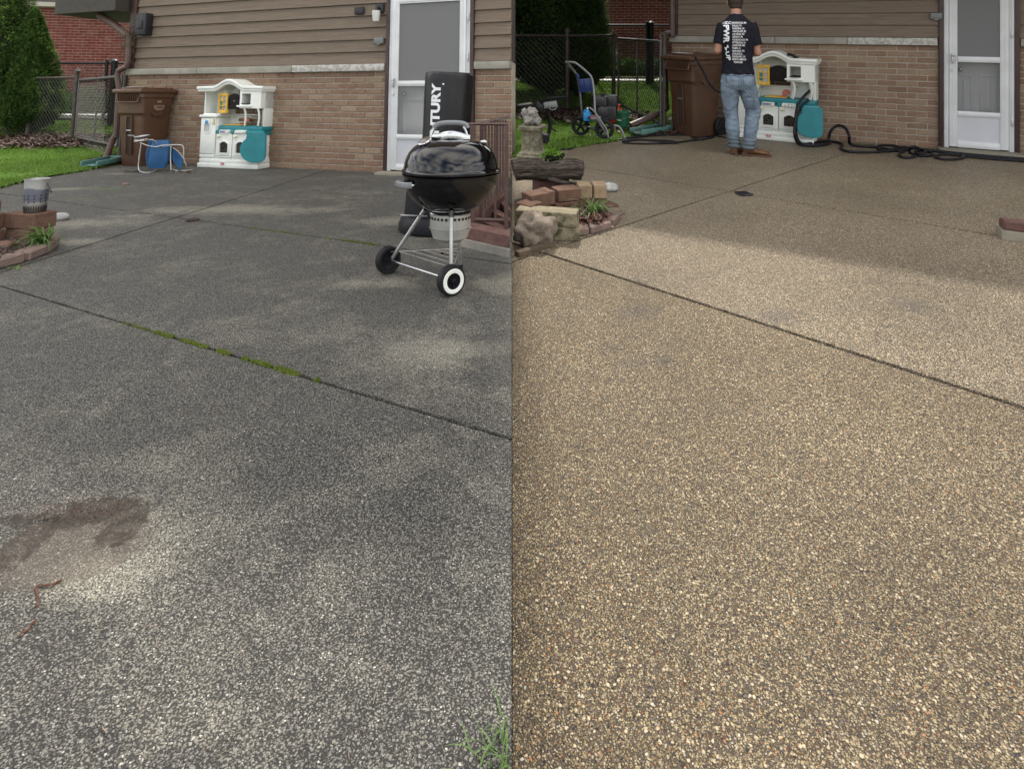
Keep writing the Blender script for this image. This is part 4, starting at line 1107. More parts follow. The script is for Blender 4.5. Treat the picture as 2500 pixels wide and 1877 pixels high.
    bm = B(); box(bm, (X(.41), .15, .520), (.24 * k, .18, .010), bev=.004); box(bm, (X(.36), .15, .526), (.11, .13, .006), bev=.002); ob('hob', bm, M['yellow_plastic'], root)
    bm = B(); lathe(bm, [(.032, 0), (.036, .004), (.036, .007), (.02, .009)], 20, (X(.48), .15, .524)); ob('burner', bm, M['red_plastic'], root)
    # back panel with window opening, brick showing through
    bm = B()
    op = sh(arch(.25 * k, .25, .01, .055), X(.418), .650)
    crest = [(X(a0_ / 20 * .80), .965 + (.085 * (.5 - .5 * math.cos(2 * math.pi * min(1, max(0, (a0_ / 20 * .80 - .195) / .41)))) ** .8)) for a0_ in range(20, -1, -1)]
    framed(bm, [(X(.0), .50), (X(.80), .50)] + crest, [op], D - .03, D); bk = ob('back_panel', bm, Wp, root)
    bm = B(); box(bm, (X(.42), D - .04, .640), (.40 * k, .04, .022), bev=.008); box(bm, (X(.42), D - .035, .600), (.40 * k, .03, .010), bev=.004); ob('ledge', bm, Wp, bk)
    bm = B(); plate(bm, arch(.215 * k, .19, .006, .045), X(.442), .715, .015, .03)
    pc = ob('smoked_door', bm, M['smoked_panel'], root)
    bm = B(); framed(bm, sh(arch(.15 * k, .125, .006, .03), X(.442), .742), [sh(arch(.125 * k, .10, .006, .022), X(.442), .754)], .009, .017); ob('raised_rim', bm, M['smoked_panel'], pc)
    bm = B(); lathe(bm, [(.004, 0), (.004, .003)], 8, M=Matrix.Translation((X(.45), .006, .815)) @ Matrix.Rotation(R(90), 4, 'X')); ob('screw', bm, M['chrome'], pc)
    # left cupboard, open
    for nm, a in (('cupboard_side', (0, .018, .05, D, .645, .955)), ('cupboard_side', (.228, .244, .10, D, .645, .955)), ('cupboard_floor', (0, .244, .04, D, .640, .660))): bx(nm, *a, Wp, .005)
    # yellow door ajar with six panes
    hg = thing('x', None, None, Y); bpy.data.objects.remove(hg)
    Md = Matrix.Translation((X(.218), .04, .665)) @ Matrix.Rotation(R(-8), 4, 'Z')
    w, h = .142 * k, .245; bm = B(); holes = []
    px_, pz_ = (w - .036) / 2, (h - .055) / 3
    for i in range(2):
        for j in range(3):
            cx_ = .018 + px_ * (i + .5); cz_ = .028 + pz_ * (j + .5); hole = rrect(px_ - .008, pz_ - .008, .004, 2)
            holes.append(sh(hole, cx_, cz_))
    framed(bm, [(0, 0), (w, 0), (w, h - .0), (0, h)], holes, -.012, .012)
    framed(bm, [(.006, .010), (w / 2, .0), (w - .006, .010), (w - .006, h - .012), (w / 2, h - .001), (.006, h - .012)], [[(.014, .020), (w / 2, .012), (w - .014, .020), (w - .014, h - .022), (w / 2, h - .010), (.014, h - .022)]], -.018, -.010)
    bm.transform(Md); yd = ob('yellow_door', bm, M['yellow_plastic'], root)
    bm = B(); box(bm, (w / 2, .004, h / 2), (w - .02, .003, h - .04)); bm.transform(Md); ob('door_panes', bm, M['silver_sticker'], yd)
    bm = B(); box(bm, (w * .34, .001, h * .40), (w * .36, .004, h * .40), bev=.001, seg=1); bm.transform(Md); ob('door_print', bm, M['teal_plastic'], yd)
    # right cupboard / microwave with see-through niche
    bm = B(); framed(bm, [(X(.55), .725), (X(.835), .725), (X(.835), .965), (X(.55), .965)], [[(X(.578), .775), (X(.695), .775), (X(.695), .905), (X(.578), .905)]], -.025, D - .06)
    mw = ob('microwave', bm, Wp, root)
    bm = B(); box(bm, ((X(.53) + X(.715)) / 2, -.035, .752), (X(.715) - X(.53), .045, .022), rot(x=0), bev=.006); ob('shelf_lip', bm, Wp, mw)
    bm = B(); box(bm, (X(.636), .05, .785), (X(.69) - X(.585), .20, .006)); ob('niche_tray', bm, M['smoked_panel'], mw)
    for x in (.595, .775):
        bm = B(); tube(bm, [(X(x), -.0, .735), (X(x) + .022, .0, .68), (X(x) + .022, .01, .60), (X(x) + .004, .02, .52)], .013, n=8, flat=2.2); ob('bracket', bm, Wp, root)
    bx('side_wall', .80, .835, .05, D, .50, .97, Wp, .008)
    # roof with an arch
    out = []; N = 16
    a0, a1 = .195, .605
    for i in range(N + 1):
        t = i / N; out.append((X(a0 + (a1 - a0) * t), 1.0 + .085 * (.5 - .5 * math.cos(2 * math.pi * t)) ** .8))
    top = [(X(-.035), .995)] + out + [(X(.865), .995)]
    for (off, y0, th, nm) in ((0, -.055, .038, 'roof_crown'), (-.036, -.042, .030, 'roof_moulding')):
        bm = B(); up = [(x * (1 if off == 0 else .975), z + off) for x, z in top]; dn = [(x, z - th) for x, z in up]
        Mz = lambda x, y, z: Vector((x, y, z))
        r0 = [bm.verts.new((x, y0, z)) for x, z in up]; r1 = [bm.verts.new((x, D, z)) for x, z in up]; r2 = [bm.verts.new((x, D, z)) for x, z in dn]; r3 = [bm.verts.new((x, y0, z)) for x, z in dn]
        rr = [r0, r1, r2, r3]
        for q in range(4):
            A, Bq = rr[q], rr[(q + 1) % 4]
            for j in range(len(A) - 1): bm.faces.new((A[j], A[j + 1], Bq[j + 1], Bq[j]))
        bm.faces.new([r[0] for r in rr]); bm.faces.new([r[-1] for r in rr][::-1])
        bmesh.ops.recalc_face_normals(bm, faces=bm.faces[:])
        es = [e for e in bm.edges if (e.verts[0] in r0 and e.verts[1] in r0) or (e.verts[0] in r3 and e.verts[1] in r3)]
        bmesh.ops.bevel(bm, geom=es, offset=.009, segments=3, affect='EDGES')
        ob(nm, bm, Wp, root, smooth=50)
    # round drop leaf in teal
    ang = rot(z=20); bm = B()
    pts = [(-.075 * k, .17), (.13 * k, .17), (.137 * k, .10), (.14 * k, -.10), (.125 * k, -.15), (.09 * k, -.17), (.03 * k, -.178)] + [(.02 * k + .165 * k * math.cos(R(a)), -.02 + .158 * math.sin(R(a))) for a in (262, 245, 228, 210, 192, 174, 156, 140, 128)]
    prism(bm, pts, -.018, .018, XZ); bmesh.ops.recalc_face_normals(bm, faces=bm.faces[:])
    es = [e for e in bm.edges if e.calc_length() < .34 and abs(e.verts[0].co.y - e.verts[1].co.y) < 1e-4]
    bmesh.ops.bevel(bm, geom=es, offset=.008, segments=2, affect='EDGES')
    bm.transform(Matrix.Translation((X(.785), -.055, .262)) @ ang); tb = ob('drop_leaf', bm, T, root)
    bm = B(); box(bm, (X(.80), -.03, .435), (.17 * k, .045, .05), ang, bev=.014); ob('leaf_hinge', bm, T, tb)
    # a toy telephone on the ledge
    bm = B(); box(bm, (X(.50), D - .09, .565), (.075, .02, .045), rot(y=-25), bev=.008); tube(bm, [(X(.475), D - .105, .565), (X(.49), D - .105, .60), (X(.53), D - .105, .60), (X(.545), D - .105, .56)], .009, n=6)
    ob('toy_tap', bm, M['salmon_plastic'], root)
    return root
q0, q1 = YL.g(480, 407), YL.g(634, 415); mid = (q0 + q1) / 2
kL = kitchen(YL, 'white and teal toy kitchen beside the folded blue lawn chair', (mid.x, mid.y - .02), R(-16), .86)
q0, q1 = YR.g(1813, 335), YR.g(1966, 351); mid = (q0 + q1) / 2; angR = math.atan2(q1.y - q0.y, q1.x - q0.x)
kR = kitchen(YR, 'white and teal toy kitchen next to the man, with a black hose hung on it', (mid.x - .01, mid.y - .03), angR + R(2), .84)

# ================================================================== FOLDED LAWN CHAIR (left)
p = YL.g(392, 418); root = thing('folded_lawn_chair', 'folded blue lawn chair with silver tubes leaning before the brown bin', 'lawn chair', YL, (p.x, p.y, 0), YL.face(p, -4))
CH = root; pm = YL.ppm(p)
cx = lambda px: (px - 392) / pm * .93
cz = lambda py: (418 - py) / pm
def zt(x, y): return cx(x * .2984), cz(y * .2984)
def P3(zx, zy, y): a, b_ = zt(zx, zy); return (a, y, max(b_, .008))
bm = B()
loft(bm, [((cx(384), .02, .035), .085, .05, (0, 0, 1)), ((cx(386), .02, .12), .105, .065, (.02, 0, 1)), ((cx(388), .02, .30), .10, .06, (0, 0, 1)), ((cx(389), .03, .355), .080, .045, (0, 0, 1))], 24, 7)
for v in bm.verts:
    v.co += Vector((noise.noise(v.co * 9), noise.noise(v.co * 9 + Vector((5, 0, 0))), 0)) * .012
ob('folded_seat', bm, M['blue_cloth'], root, smooth=50)
bm = B()
loft(bm, [((cx(370), .06, .06), .055, .03, (0, 0, 1)), ((cx(368), .06, .20), .062, .035, (0, 0, 1)), ((cx(370), .06, .35), .05, .03, (0, 0, 1))], 16, 6); ob('folded_back', bm, M['blue_cloth'], root, smooth=50)
V = [P3(1400, 1215, -.03), P3(1485, 1305, -.07), P3(1470, 1400, -.06), P3(1425, 1350, -.03), P3(1395, 1300, -.01)]
bm = B(); vs = [bm.verts.new(v) for v in V]; f = bm.faces.new(vs); e = bmesh.ops.extrude_face_region(bm, geom=[f]); bmesh.ops.translate(bm, verts=[g for g in e['geom'] if isinstance(g, bmesh.types.BMVert)], vec=(.004, .012, 0)); ob('loose_flap', bm, M['blue_cloth'], root, smooth=0)
bm = B(); tube(bm, [P3(1400, 1215, -.035), P3(1450, 1250, -.055), P3(1490, 1310, -.075), P3(1500, 1340, -.075)], .006, n=6, flat=.5); tube(bm, [P3(1240, 1185, .0), P3(1320, 1200, -.05), P3(1430, 1190, -.04)], .006, n=5, flat=.5); ob('strap', bm, M['white_strap'], root)
for nm, pts, r in (('tube_leg', [(1160, 1165, -.10), (1150, 1290, -.09), (1155, 1375, -.10), (1200, 1408, -.16), (1250, 1412, -.14), (1285, 1385, -.06)], .0065),
                   ('tube_leg', [(1385, 1190, -.07), (1388, 1300, -.07), (1400, 1400, -.09), (1410, 1408, -.08)], .0065),
                   ('tube_arm', [(1150, 1160, -.10), (1200, 1185, -.10), (1270, 1200, -.09), (1330, 1190, -.08), (1430, 1190, -.08), (1480, 1205, -.08), (1490, 1300, -.08), (1515, 1360, -.07)], .0065),
                   ('tube_arm', [(1100, 1140, -.04), (1170, 1150, -.06), (1240, 1145, -.05), (1275, 1185, -.03), (1290, 1250, -.02)], .0065),
                   ('tube_foot', [(1390, 1380, -.05), (1450, 1395, -.12), (1520, 1405, -.14), (1560, 1402, -.1)], .0065)):
    bm = B(); tube(bm, [P3(*q) for q in pts], r, n=8, k=5); ob(nm, bm, M['alu'], root)
for cxx, czz, rx, y, m in ((1160, 1112, .075, -.08, 'alu'), (1155, 1145, .070, -.06, 'chrome')):
    bm = B(); c = Vector(P3(cxx, czz, y)); tube(bm, [c + Vector((rx * math.cos(a), rx * math.sin(a), .01 * math.cos(a))) for a in [i * math.pi / 8 for i in range(16)]], .007, n=6, close=True, smooth=False); ob('cup_ring', bm, M[m], root)
bm = B(); cyl(bm, P3(1055, 1105, -.08), P3(1105, 1110, -.08), .010, n=8); ob('end_cap', bm, M['grey_plastic'], root)
bm = B(); c = Vector(P3(1095, 1385, -.02)); c.z = .018
tube(bm, [c + Vector((.075 * math.cos(a), .06 * math.sin(a), .004 * math.sin(3 * a))) for a in [i * math.pi / 6 for i in range(20)]], .008, n=6, k=2)
o = ob('hose_ring', bm, M['post_rust'], None, Y=YL); o.matrix_world = root.matrix_world.copy(); tag(o, 'small coil of old brown tube on the ground by the lawn chair', 'tube coil')
litter(YL, 'dead_leaves', 'curled brown leaves on the ground under the folded lawn chair', (YL.g(445, 421).x, YL.g(445, 421).y), .07, .03, 14, M['dead_leaf'], lambda x, y: 0.0, (.02, .035))

# ================================================================== SPLASH BLOCKS
def splash(Y, label, pa, pb, w):
    a, b = Y.g(*pa), Y.g(*pb); d = b - a; L = d.length; ang = math.atan2(d.y, d.x)
    root = thing('splash_block', label, 'splash block', Y, (a.x, a.y, .035), ang)
    bm = B(); box(bm, (L / 2, 0, .006), (L, w, .012), bev=.003); ob('trough', bm, M['splash_green'], root)
    for s in (-1, 1): bm = B(); box(bm, (L / 2, s * w / 2, .03), (L + .01, .022, .06), rot(z=s * 2), bev=.006); ob('rim', bm, M['splash_green'], root)
    bm = B(); box(bm, (L, 0, .03), (.022, w, .06), bev=.006); ob('end_rim', bm, M['splash_green'], root)
    for yy in (-.04, 0, .04): bm = B(); box(bm, (L * .5, yy * w / .2, .014), (L * .7, .008, .010), bev=.003); ob('rib', bm, M['splash_green'], root)
splash(YL, 'green plastic splash block under the downspout at the lawn edge', (216, 414), (288, 398), .20)
splash(YR, 'green plastic splash block between the green bucket and brown bin', (1552, 334), (1624, 322), .20)

# ================================================================== KETTLE GRILL
wl_, wr_, ft_ = YL.g(947, 667), YL.g(1101, 721), YL.g(1124, 657)
cen = YL.g(1086, 690); pm = YL.ppm(cen)
root = thing('kettle_grill', 'glossy black kettle grill with lid on, standing on silver legs with two wheels', 'grill', YL, (cen.x, cen.y, 0), 0)
G = root; L2 = lambda v: Vector((v.x - cen.x, v.y - cen.y, 0))
zr = YL.lift(cen, 420); zt_ = YL.lift(cen, 340); zb = YL.lift(cen, 522); Rk = 119 / pm * .98; zash = YL.lift(cen, 590)
c0 = Vector((12 / pm, 0, 0))
bm = B(); prof = [(Rk * math.cos(R(a)), zr - .012 - (zr - .012 - zb) * abs(math.sin(R(a))) ** 1.0) for a in range(-90, 1, 6)]
prof = [(max(r, .01), z) for r, z in prof]; prof[0] = (.01, zb)
lathe(bm, prof + [(Rk * 1.03, zr - .010), (Rk * 1.035, zr - .004), (Rk * 1.0, zr - .002)], 64, c0); ob('bowl', bm, M['enamel'], root, smooth=40)
bm = B(); Hl = zt_ - zr
prof = [(Rk * 1.02, zr + .000), (Rk * 1.045, zr + .006), (Rk * 1.045, zr + .012), (Rk * 1.01, zr + .018)] + [(Rk * 1.0 * math.cos(R(a)) ** .56, zr + .018 + (Hl - .018) * math.sin(R(a)) ** 1.05) for a in range(6, 90, 6)] + [(.004, zt_)]
lathe(bm, prof, 64, c0); lid = ob('lid', bm, M['enamel'], root, smooth=40)
# lid handle
bm = B(); hz = YL.lift(cen, 302)
for s in (-1, 1): tube(bm, [c0 + Vector((-.01 + s * .088, 0, zt_ - .012)), c0 + Vector((-.01 + s * .082, 0, zt_ + .03)), c0 + Vector((-.01 + s * .066, 0, hz - .015))], .0065, n=8)
bm2 = B(); box(bm2, c0 + Vector((-.0, 0, zt_ + .006)), (.185, .055, .010), rot(y=3), bev=.004); tube(bm2, [c0 + Vector((-.085, -.01, zt_ + .0)), c0 + Vector((0, -.03, zt_ + .02)), c0 + Vector((.085, -.01, zt_ + .0))], .010, n=8, flat=2); ob('heat_shield', bm2, M['chrome'], lid)
ob('handle_wire', bm, M['chrome'], lid)
bm = B(); tube(bm, [c0 + Vector((-.085, 0, hz - .022)), c0 + Vector((-.07, 0, hz - .006)), c0 + Vector((-.03, 0, hz + .003)), c0 + Vector((.03, 0, hz + .003)), c0 + Vector((.065, 0, hz - .004)), c0 + Vector((.078, 0, hz - .022))], .0095, n=10, flat=1.3); ob('lid_handle', bm, M['grey_plastic'], lid)
bm = B(); vr = Matrix.Translation(c0 + Vector((-.115, -.075, zt_ - .006))) @ rot(x=22, y=-22); lathe(bm, [(.030, 0), (.034, .004), (.030, .008), (.006, .010)], 20, M=vr); box(bm, vr @ Vector((0, -.022, .012)), (.02, .02, .006), bev=.002); ob('vent_disc', bm, M['chrome'], lid)
bm = B(); ell(bm, c0 + Vector((.155, -.02, zt_ - .012)), (.018, .012, .010)); ob('thermometer_clip', bm, M['chrome'], lid)
# side handles
for px, lab in ((893, 0), (None, 1)):
    bm = B(); a = R(212) if lab == 0 else R(62); d = Vector((math.cos(a), math.sin(a), 0)); t = Vector((-d.y, d.x, 0)); o_ = c0 + d * (Rk * 1.0) + Vector((0, 0, zr - .040))
    tube(bm, [o_ - t * .055, o_ - t * .048 + d * .028, o_ + d * .036, o_ + t * .048 + d * .028, o_ + t * .055], .008, n=8, flat=1.8); h = ob('side_handle', bm, M['grey_plastic'], root)
    bm = B(); tube(bm, [o_ - t * .060 - d * .01, o_ - t * .056 + d * .015], .005, n=6); tube(bm, [o_ + t * .060 - d * .01, o_ + t * .056 + d * .015], .005, n=6); ob('handle_wire', bm, M['chrome'], h)
# leg sockets, legs, wheels
lh = zb + .035
tops = {}
for nm, foot, wheel in (('leg', wl_, 1), ('leg', wr_, 1), ('leg', ft_, 0)):
    f = L2(foot); zf = .075 if wheel else .012
    d = (f - c0); d.z = 0; d.normalize()
    top = c0 + d * .125 + Vector((0, 0, lh)); ft = Vector((f.x, f.y, zf))
    if wheel: ft = ft + (c0 - f).normalized() * .025
    bm = B(); cyl(bm, top, ft, .0092, n=14); ob('leg', bm, M['alu'], root)
    bm = B(); cyl(bm, top + (top - ft) * .02, top - (top - ft) * .10, .0115, n=14); ob('leg_socket', bm, M['enamel'], root)
    if not wheel:
        bm = B(); cyl(bm, ft + Vector((0, 0, .012)), ft - Vector((0, 0, .012)), .0125, n=12); ob('leg_cap', bm, M['black_rubber'], root)
axd = (L2(wr_) - L2(wl_)).normalized()
Wr = .063
for w, out in ((wl_, -1), (wr_, 1)):
    c = L2(w) + Vector((0, 0, Wr)) ; dirv = (axd if out > 0 else -axd)
    dirv = (dirv + Vector((0, -.25, 0)) * (1 if out > 0 else -.2)).normalized()
    Mw = Matrix.Translation(c) @ dirv.to_track_quat('Z', 'Y').to_matrix().to_4x4()
    bm = B(); lathe(bm, [(.046, .016), (.052, .020), (Wr - .003, .019), (Wr, .014), (Wr, -.014), (Wr - .003, -.019), (.050, -.018), (.046, -.012)], 40, M=Mw, caps=False)
    for k in range(44):
        a = k * math.tau / 44; box(bm, Mw @ Vector((Wr * math.cos(a), Wr * math.sin(a), 0)), (.003, .004, .032), Mw.to_3x3().to_4x4() @ Matrix.Rotation(a, 4, 'Z'))
    wh = ob('wheel', bm, M['black_rubber'], root)
    bm = B(); lathe(bm, [(.034, .0225), (.037, .0235), (.050, .0235), (.052, .0215)], 40, M=Mw, caps=False); ob('white_band', bm, M['white_plastic'], wh)
    bm = B(); lathe(bm, [(.046, -.010), (.03, -.004), (.012, -.004), (.004, -.004)], 32, M=Mw, caps=False); lathe(bm, [(.036, .018), (.030, .010), (.012, .009), (.010, .022), (.002, .024)], 32, M=Mw, caps=False)
    for k in range(8):
        a = k * math.tau / 8; box(bm, Mw @ Vector((.023 * math.cos(a), .023 * math.sin(a), .012)), (.022, .003, .008), Mw.to_3x3().to_4x4() @ Matrix.Rotation(a, 4, 'Z'))
    ob('hub', bm, M['black_plastic'], wh)
bm = B(); cyl(bm, L2(wl_) + Vector((0, 0, Wr)), L2(wr_) + Vector((0, 0, Wr)), .006, n=10); ob('axle', bm, M['chrome'], root)
bm = B(); A, Bq, Cq = L2(wl_) + Vector((0, 0, .10)), L2(wr_) + Vector((0, 0, .10)), L2(ft_) + Vector((0, 0, .10))
for i in range(5):
    t = .14 + i * .17; cyl(bm, A.lerp(Cq, t), Bq.lerp(Cq, t), .0011, n=5)
for a_, b_ in ((A, Cq), (Bq, Cq)): cyl(bm, a_, b_, .0016, n=6)
ob('wire_rack', bm, M['alu'], root)
# ash pot
za0, za1 = zash, zb + .008; Ra = 50 / pm; mid = za0 + (za1 - za0) * .5
bm = B(); lathe(bm, [(.01, za0), (Ra * .55, za0 + .004), (Ra * .85, za0 + .022), (Ra * .94, za0 + .05), (Ra, mid - .004), (Ra, za1)], 48, c0, caps=False); pot = ob('ash_pot', bm, M['alu_matte'], root)
bm = B(); lathe(bm, [(Ra, mid - .003), (Ra + .006, mid), (Ra, mid + .003)], 48, c0, caps=False); lathe(bm, [(Ra + .001, za1 - .004), (Ra + .004, za1), (Ra + .001, za1 + .004)], 48, c0, caps=False); ob('pot_band', bm, M['chrome'], pot)
bm = B()
for k in range(30):
    a = R(180 + k * 12); c = c0 + Vector((Ra * math.cos(a), Ra * math.sin(a), za1 - .020)); Mh = Matrix.Translation(c) @ Vector((math.cos(a), math.sin(a), 0)).to_track_quat('Z', 'Y').to_matrix().to_4x4()
    lathe(bm, [(.0068, -.002), (.0068, .0012)], 12, M=Mh)
ob('pot_holes', bm, M['black_metal'], pot)
bm = B(); tube(bm, [c0 + Vector((-.10, -.08, zb + .004)), c0 + Vector((-.17, -.10, zb + .010)), c0 + Vector((-.215, -.11, zb + .014))], .008, n=8, flat=.5); ob('damper_lever', bm, M['alu'], root)

# ================================================================== PUNCHING BAG
p = YL.g(1066, 560); pm = YL.ppm(p)
root = thing('punching_bag', 'tall black free-standing punching bag with white lettering behind the grill', 'punching bag', YL, (p.x, p.y, 0), 0)
zt2 = YL.lift(p, 178); Rb = 60 / pm; zb0 = YL.lift(p, 448)
bm = B(); Rq = 92 / pm
lathe(bm, [(Rq * .9, 0), (Rq, .01), (Rq * 1.0, .05), (Rq * .93, .085), (Rq * .90, .09), (Rq * .86, .10), (Rq * .82, zb0 * .8), (Rq * .78, zb0 * .95), (Rb * .9, zb0 * 1.04), (.05, zb0 * 1.06)], 56); ob('base', bm, M['black_plastic'], root, smooth=30)
bm = B(); lathe(bm, [(Rb * .8, zb0 * 1.0), (Rb * .98, zb0 * 1.06), (Rb, zb0 * 1.1), (Rb, zt2 - .05), (Rb, zt2 - .025), (Rb * .965, zt2 - .006), (Rb * .90, zt2), (Rb * .5, zt2 + .002), (.01, zt2 + .002)], 72)
bmesh.ops.subdivide_edges(bm, edges=[e for e in bm.edges if e.calc_length() > .3], cuts=24)
for v in bm.verts:
    q = v.co; edge = max(0, (q.z - (zt2 - .07)) / .07); a = math.atan2(q.y, q.x)
    w = .0025 * noise.noise(Vector((math.cos(a) * 3, math.sin(a) * 3, q.z * 5))) + .006 * edge * noise.noise(Vector((math.cos(a) * 9, math.sin(a) * 9, q.z * 6)))
    r = math.hypot(q.x, q.y)
    if r > .03: q.x *= 1 + w / r; q.y *= 1 + w / r
bag = ob('bag', bm, M['vinyl'], root, smooth=60); bag.location.x = 16 / pm; bag.rotation_euler.y = R(1.6)
me = text_mesh('CENTURY', .165, 0, .0080); bmt = B(); bmt.from_mesh(me)
bmesh.ops.triangulate(bmt, faces=bmt.faces[:]); bmesh.ops.subdivide_edges(bmt, edges=[e for e in bmt.edges if e.calc_length() > .02], cuts=2)
xs = [v.co.x for v in bmt.verts]; Ltot = max(xs) - min(xs); x1 = max(xs); zend = YL.lift(p, 205); zs = (zend - YL.lift(p, 368)) / Ltot
for v in bmt.verts:   # reading upward, wrapped round the left front of the bag
    s_along = v.co.x; s_across = v.co.y
    z = zend - (x1 - s_along) * zs; a = R(-116) + (-s_across) / Rb * .80
    a = R(-113) - s_across * .52 / Rb
    v.co = Vector(((Rb + .0035) * math.cos(a), (Rb + .0035) * math.sin(a), z))
ob('lettering', bmt, M['white_print'], bag, smooth=0); bpy.data.meshes.remove(me)
a = R(-97); bm = B(); lathe(bm, [(.006, -.001), (.006, .002)], 12, M=Matrix.Translation(((Rb + .002) * math.cos(a), (Rb + .002) * math.sin(a), zend - .006)) @ Vector((math.cos(a), math.sin(a), 0)).to_track_quat('Z', 'Y').to_matrix().to_4x4()); ob('lettering_mark', bm, M['white_print'], bag)

# ================================================================== STAIRWELL KERB AND RAILING (left)
k0, k1 = YL.g(1103, 597), YL.g(1262, 634)
d = (k1 - k0); ang = math.atan2(d.y, d.x); Ls = (Vector((-.012, 0, 0)).x - k0.x) / math.cos(ang)
dirx = Vector((math.cos(ang), math.sin(ang), 0)); dirb = Vector((.18, .98, 0)).normalized()
kz = .075
def quad_prism(bm, a, b_, w, z0, z1, side):
    n = side * w; pts = [a, b_, b_ + n, a + n]
    pts = [Vector((min(q.x, -.012), q.y, 0)) for q in pts]
    prism(bm, [(q.x, q.y) for q in pts], z0, z1)
kroot = thing('stairwell_kerb', 'low painted red brown kerb around the basement steps beside the grill', 'kerb', YL)
bm = B(); quad_prism(bm, k0, k0 + dirx * Ls, .10, -.02, kz * .55, dirb); ob('kerb_foot', bm, M['concrete'], kroot, smooth=0)
bm = B(); quad_prism(bm, k0 + dirb * .03, k0 + dirx * Ls + dirb * .03, .16, kz * .55 + .003, kz + .03, dirb); ob('kerb_top', bm, M['kerb_red'], kroot, smooth=0)
bm = B(); s0 = k0 + dirb * .19; quad_prism(bm, s0, s0 + dirx * .09, 1.25, -.02, kz + .028, dirb); ob('kerb_side', bm, M['kerb_red'], kroot, smooth=0)
bm = B(); s0 = k0 + dirb * .19 + dirx * .092; quad_prism(bm, s0, s0 + dirx * .5, 1.2, .003, .012, dirb); ob('stair_shadow', bm, M['soil'], kroot, smooth=0)  # dark sheet painting the shade of the stairwell opening, not soil
for i in range(4):
    bm = B(); s1 = s0 + dirb * (.30 * i + .02); quad_prism(bm, s1, s1 + dirx * .5, .13, .013, .030 + i * .012, dirb); ob('stair_tread', bm, M['kerb_red'], kroot, smooth=0)
rroot = thing('stair_railing', 'brown metal railing with thin bars around the basement steps', 'railing', YL)
pA = YL.g(1152, 588); zA = YL.lift(pA, 303); pA = Vector((pA.x, pA.y, 0))
pB = Vector((-.03, pA.y - .03, 0)); pC = Vector((-.028, pA.y + 1.25, 0))
pA2 = pA + dirb * .05
def bar(p_, z0, z1, r, nm='baluster'):
    bm = B(); box(bm, (p_.x, p_.y, (z0 + z1) / 2), (r * 2, r * 2, z1 - z0), bev=.002, seg=1); ob(nm, bm, M['rail_brown'], rroot)
bar(pA, kz, zA, .016, 'post'); bar(pA2 + Vector((.045, .05, 0)), kz, zA - .005, .016, 'post')
bm = B(); tube(bm, [pA + Vector((-.03, 0, zA)), Vector((pB.x, pB.y, zA))], .016, n=6, smooth=False, flat=.6); ob('top_rail', bm, M['rail_brown'], rroot)
bm = B(); tube(bm, [pA + Vector((0, 0, .125)), Vector((pB.x, pB.y, .125))], .012, n=6, smooth=False); ob('bottom_rail', bm, M['rail_brown'], rroot)
pc = pA2 + Vector((.045, .05, 0)); pe = Vector((-.03, pc.y + .75, 0))
bm = B(); tube(bm, [pc + Vector((0, 0, zA)), pe + Vector((0, 0, zA + .02))], .016, n=6, smooth=False, flat=.6); ob('top_rail', bm, M['rail_brown'], rroot)
bm = B(); tube(bm, [pc + Vector((0, 0, .14)), pe + Vector((0, 0, .20))], .012, n=6, smooth=False); ob('bottom_rail', bm, M['rail_brown'], rroot)
for i in range(1, 9):
    t = i / 9; q = pc.lerp(pe, t); bar(q, .14 + .06 * t, zA, .007)
for i in range(1, 3):
    q = pA.lerp(pB, i / 3); bar(q, .125, zA, .007)
bar(pB + Vector((-.004, 0, 0)), kz, zA, .012, 'post')
# leaf and weed by the kerb
litter(YL, 'dead_leaves', 'small red brown leaf on the joint behind the grill leg', (YL.g(1079, 620).x, YL.g(1079, 620).y), .012, .006, 3, M['rust_root'], lambda x, y: 0.0, (.012, .02))
# ================================================================== STONE PLANTERS
def rough_block(w, d, h, seed, m, bev=.005, amp=.0035):
    bm = B(); box(bm, (0, 0, h / 2), (w, d, h), bev=bev, seg=1)
    bmesh.ops.subdivide_edges(bm, edges=bm.edges[:], cuts=1, use_grid_fill=True)
    for v in bm.verts: v.co += Vector([noise.noise(v.co * 16 + Vector((seed * 3.1, k * 7, 0))) for k in range(3)]) * amp
    me = finish(bm, 28, 'block'); me.materials.append(m); return me
def ring_planter(Y, label, c, r, angs, edge_angs, zc=.115, side='r', er=None):
    er = er or r + .165
    root = thing('stone_planter', label, 'planter', Y, (c[0], c[1], 0))
    okx = (lambda x: x < -.10) if Y is YL else (lambda x: x > .10)
    def place(nm, me, a, rad, z, rz=0, tilt=0):
        x, y = rad * math.cos(R(a)), rad * math.sin(R(a))
        o = put(nm, me, root); o.location = (x, y, z); o.rotation_euler = (R(tilt), 0, R(a + 90 + rz)); return o
    for (a, z, w, h, mk, rz) in angs:
        place('block', rough_block(w, .125, h, a + z * 50, M[mk]), a, r, z, rz)
    for a in edge_angs:
        w = er * (R(26.5) if Y is YR else R(21)); place('edging_stone', rough_block(w, .095, .05, a, M['paver_pink'], .008, .002), a, er, .0, rnd.uniform(-3, 3))
    bm = B(); lathe(bm, [(.01, .03), (r * .5, .045), (er - .03, .030), (er - .02, .0)], 24)
    for v in bm.verts:
        v.co.z += .012 * noise.noise(v.co * 14)
        if Y is YL: v.co.x = min(v.co.x, -.02 - c[0])
        else: v.co.x = max(v.co.x, .02 - c[0])
    ob('soil', bm, M['soil'], root, smooth=180)
    return root
cR = Vector((.30, 4.50, 0))
rp = ring_planter(YR, 'round planter of stacked tan and mossy stone blocks with grass-like plant', cR, .255, [], [34, 6, -22, -50, -76], er=.43)
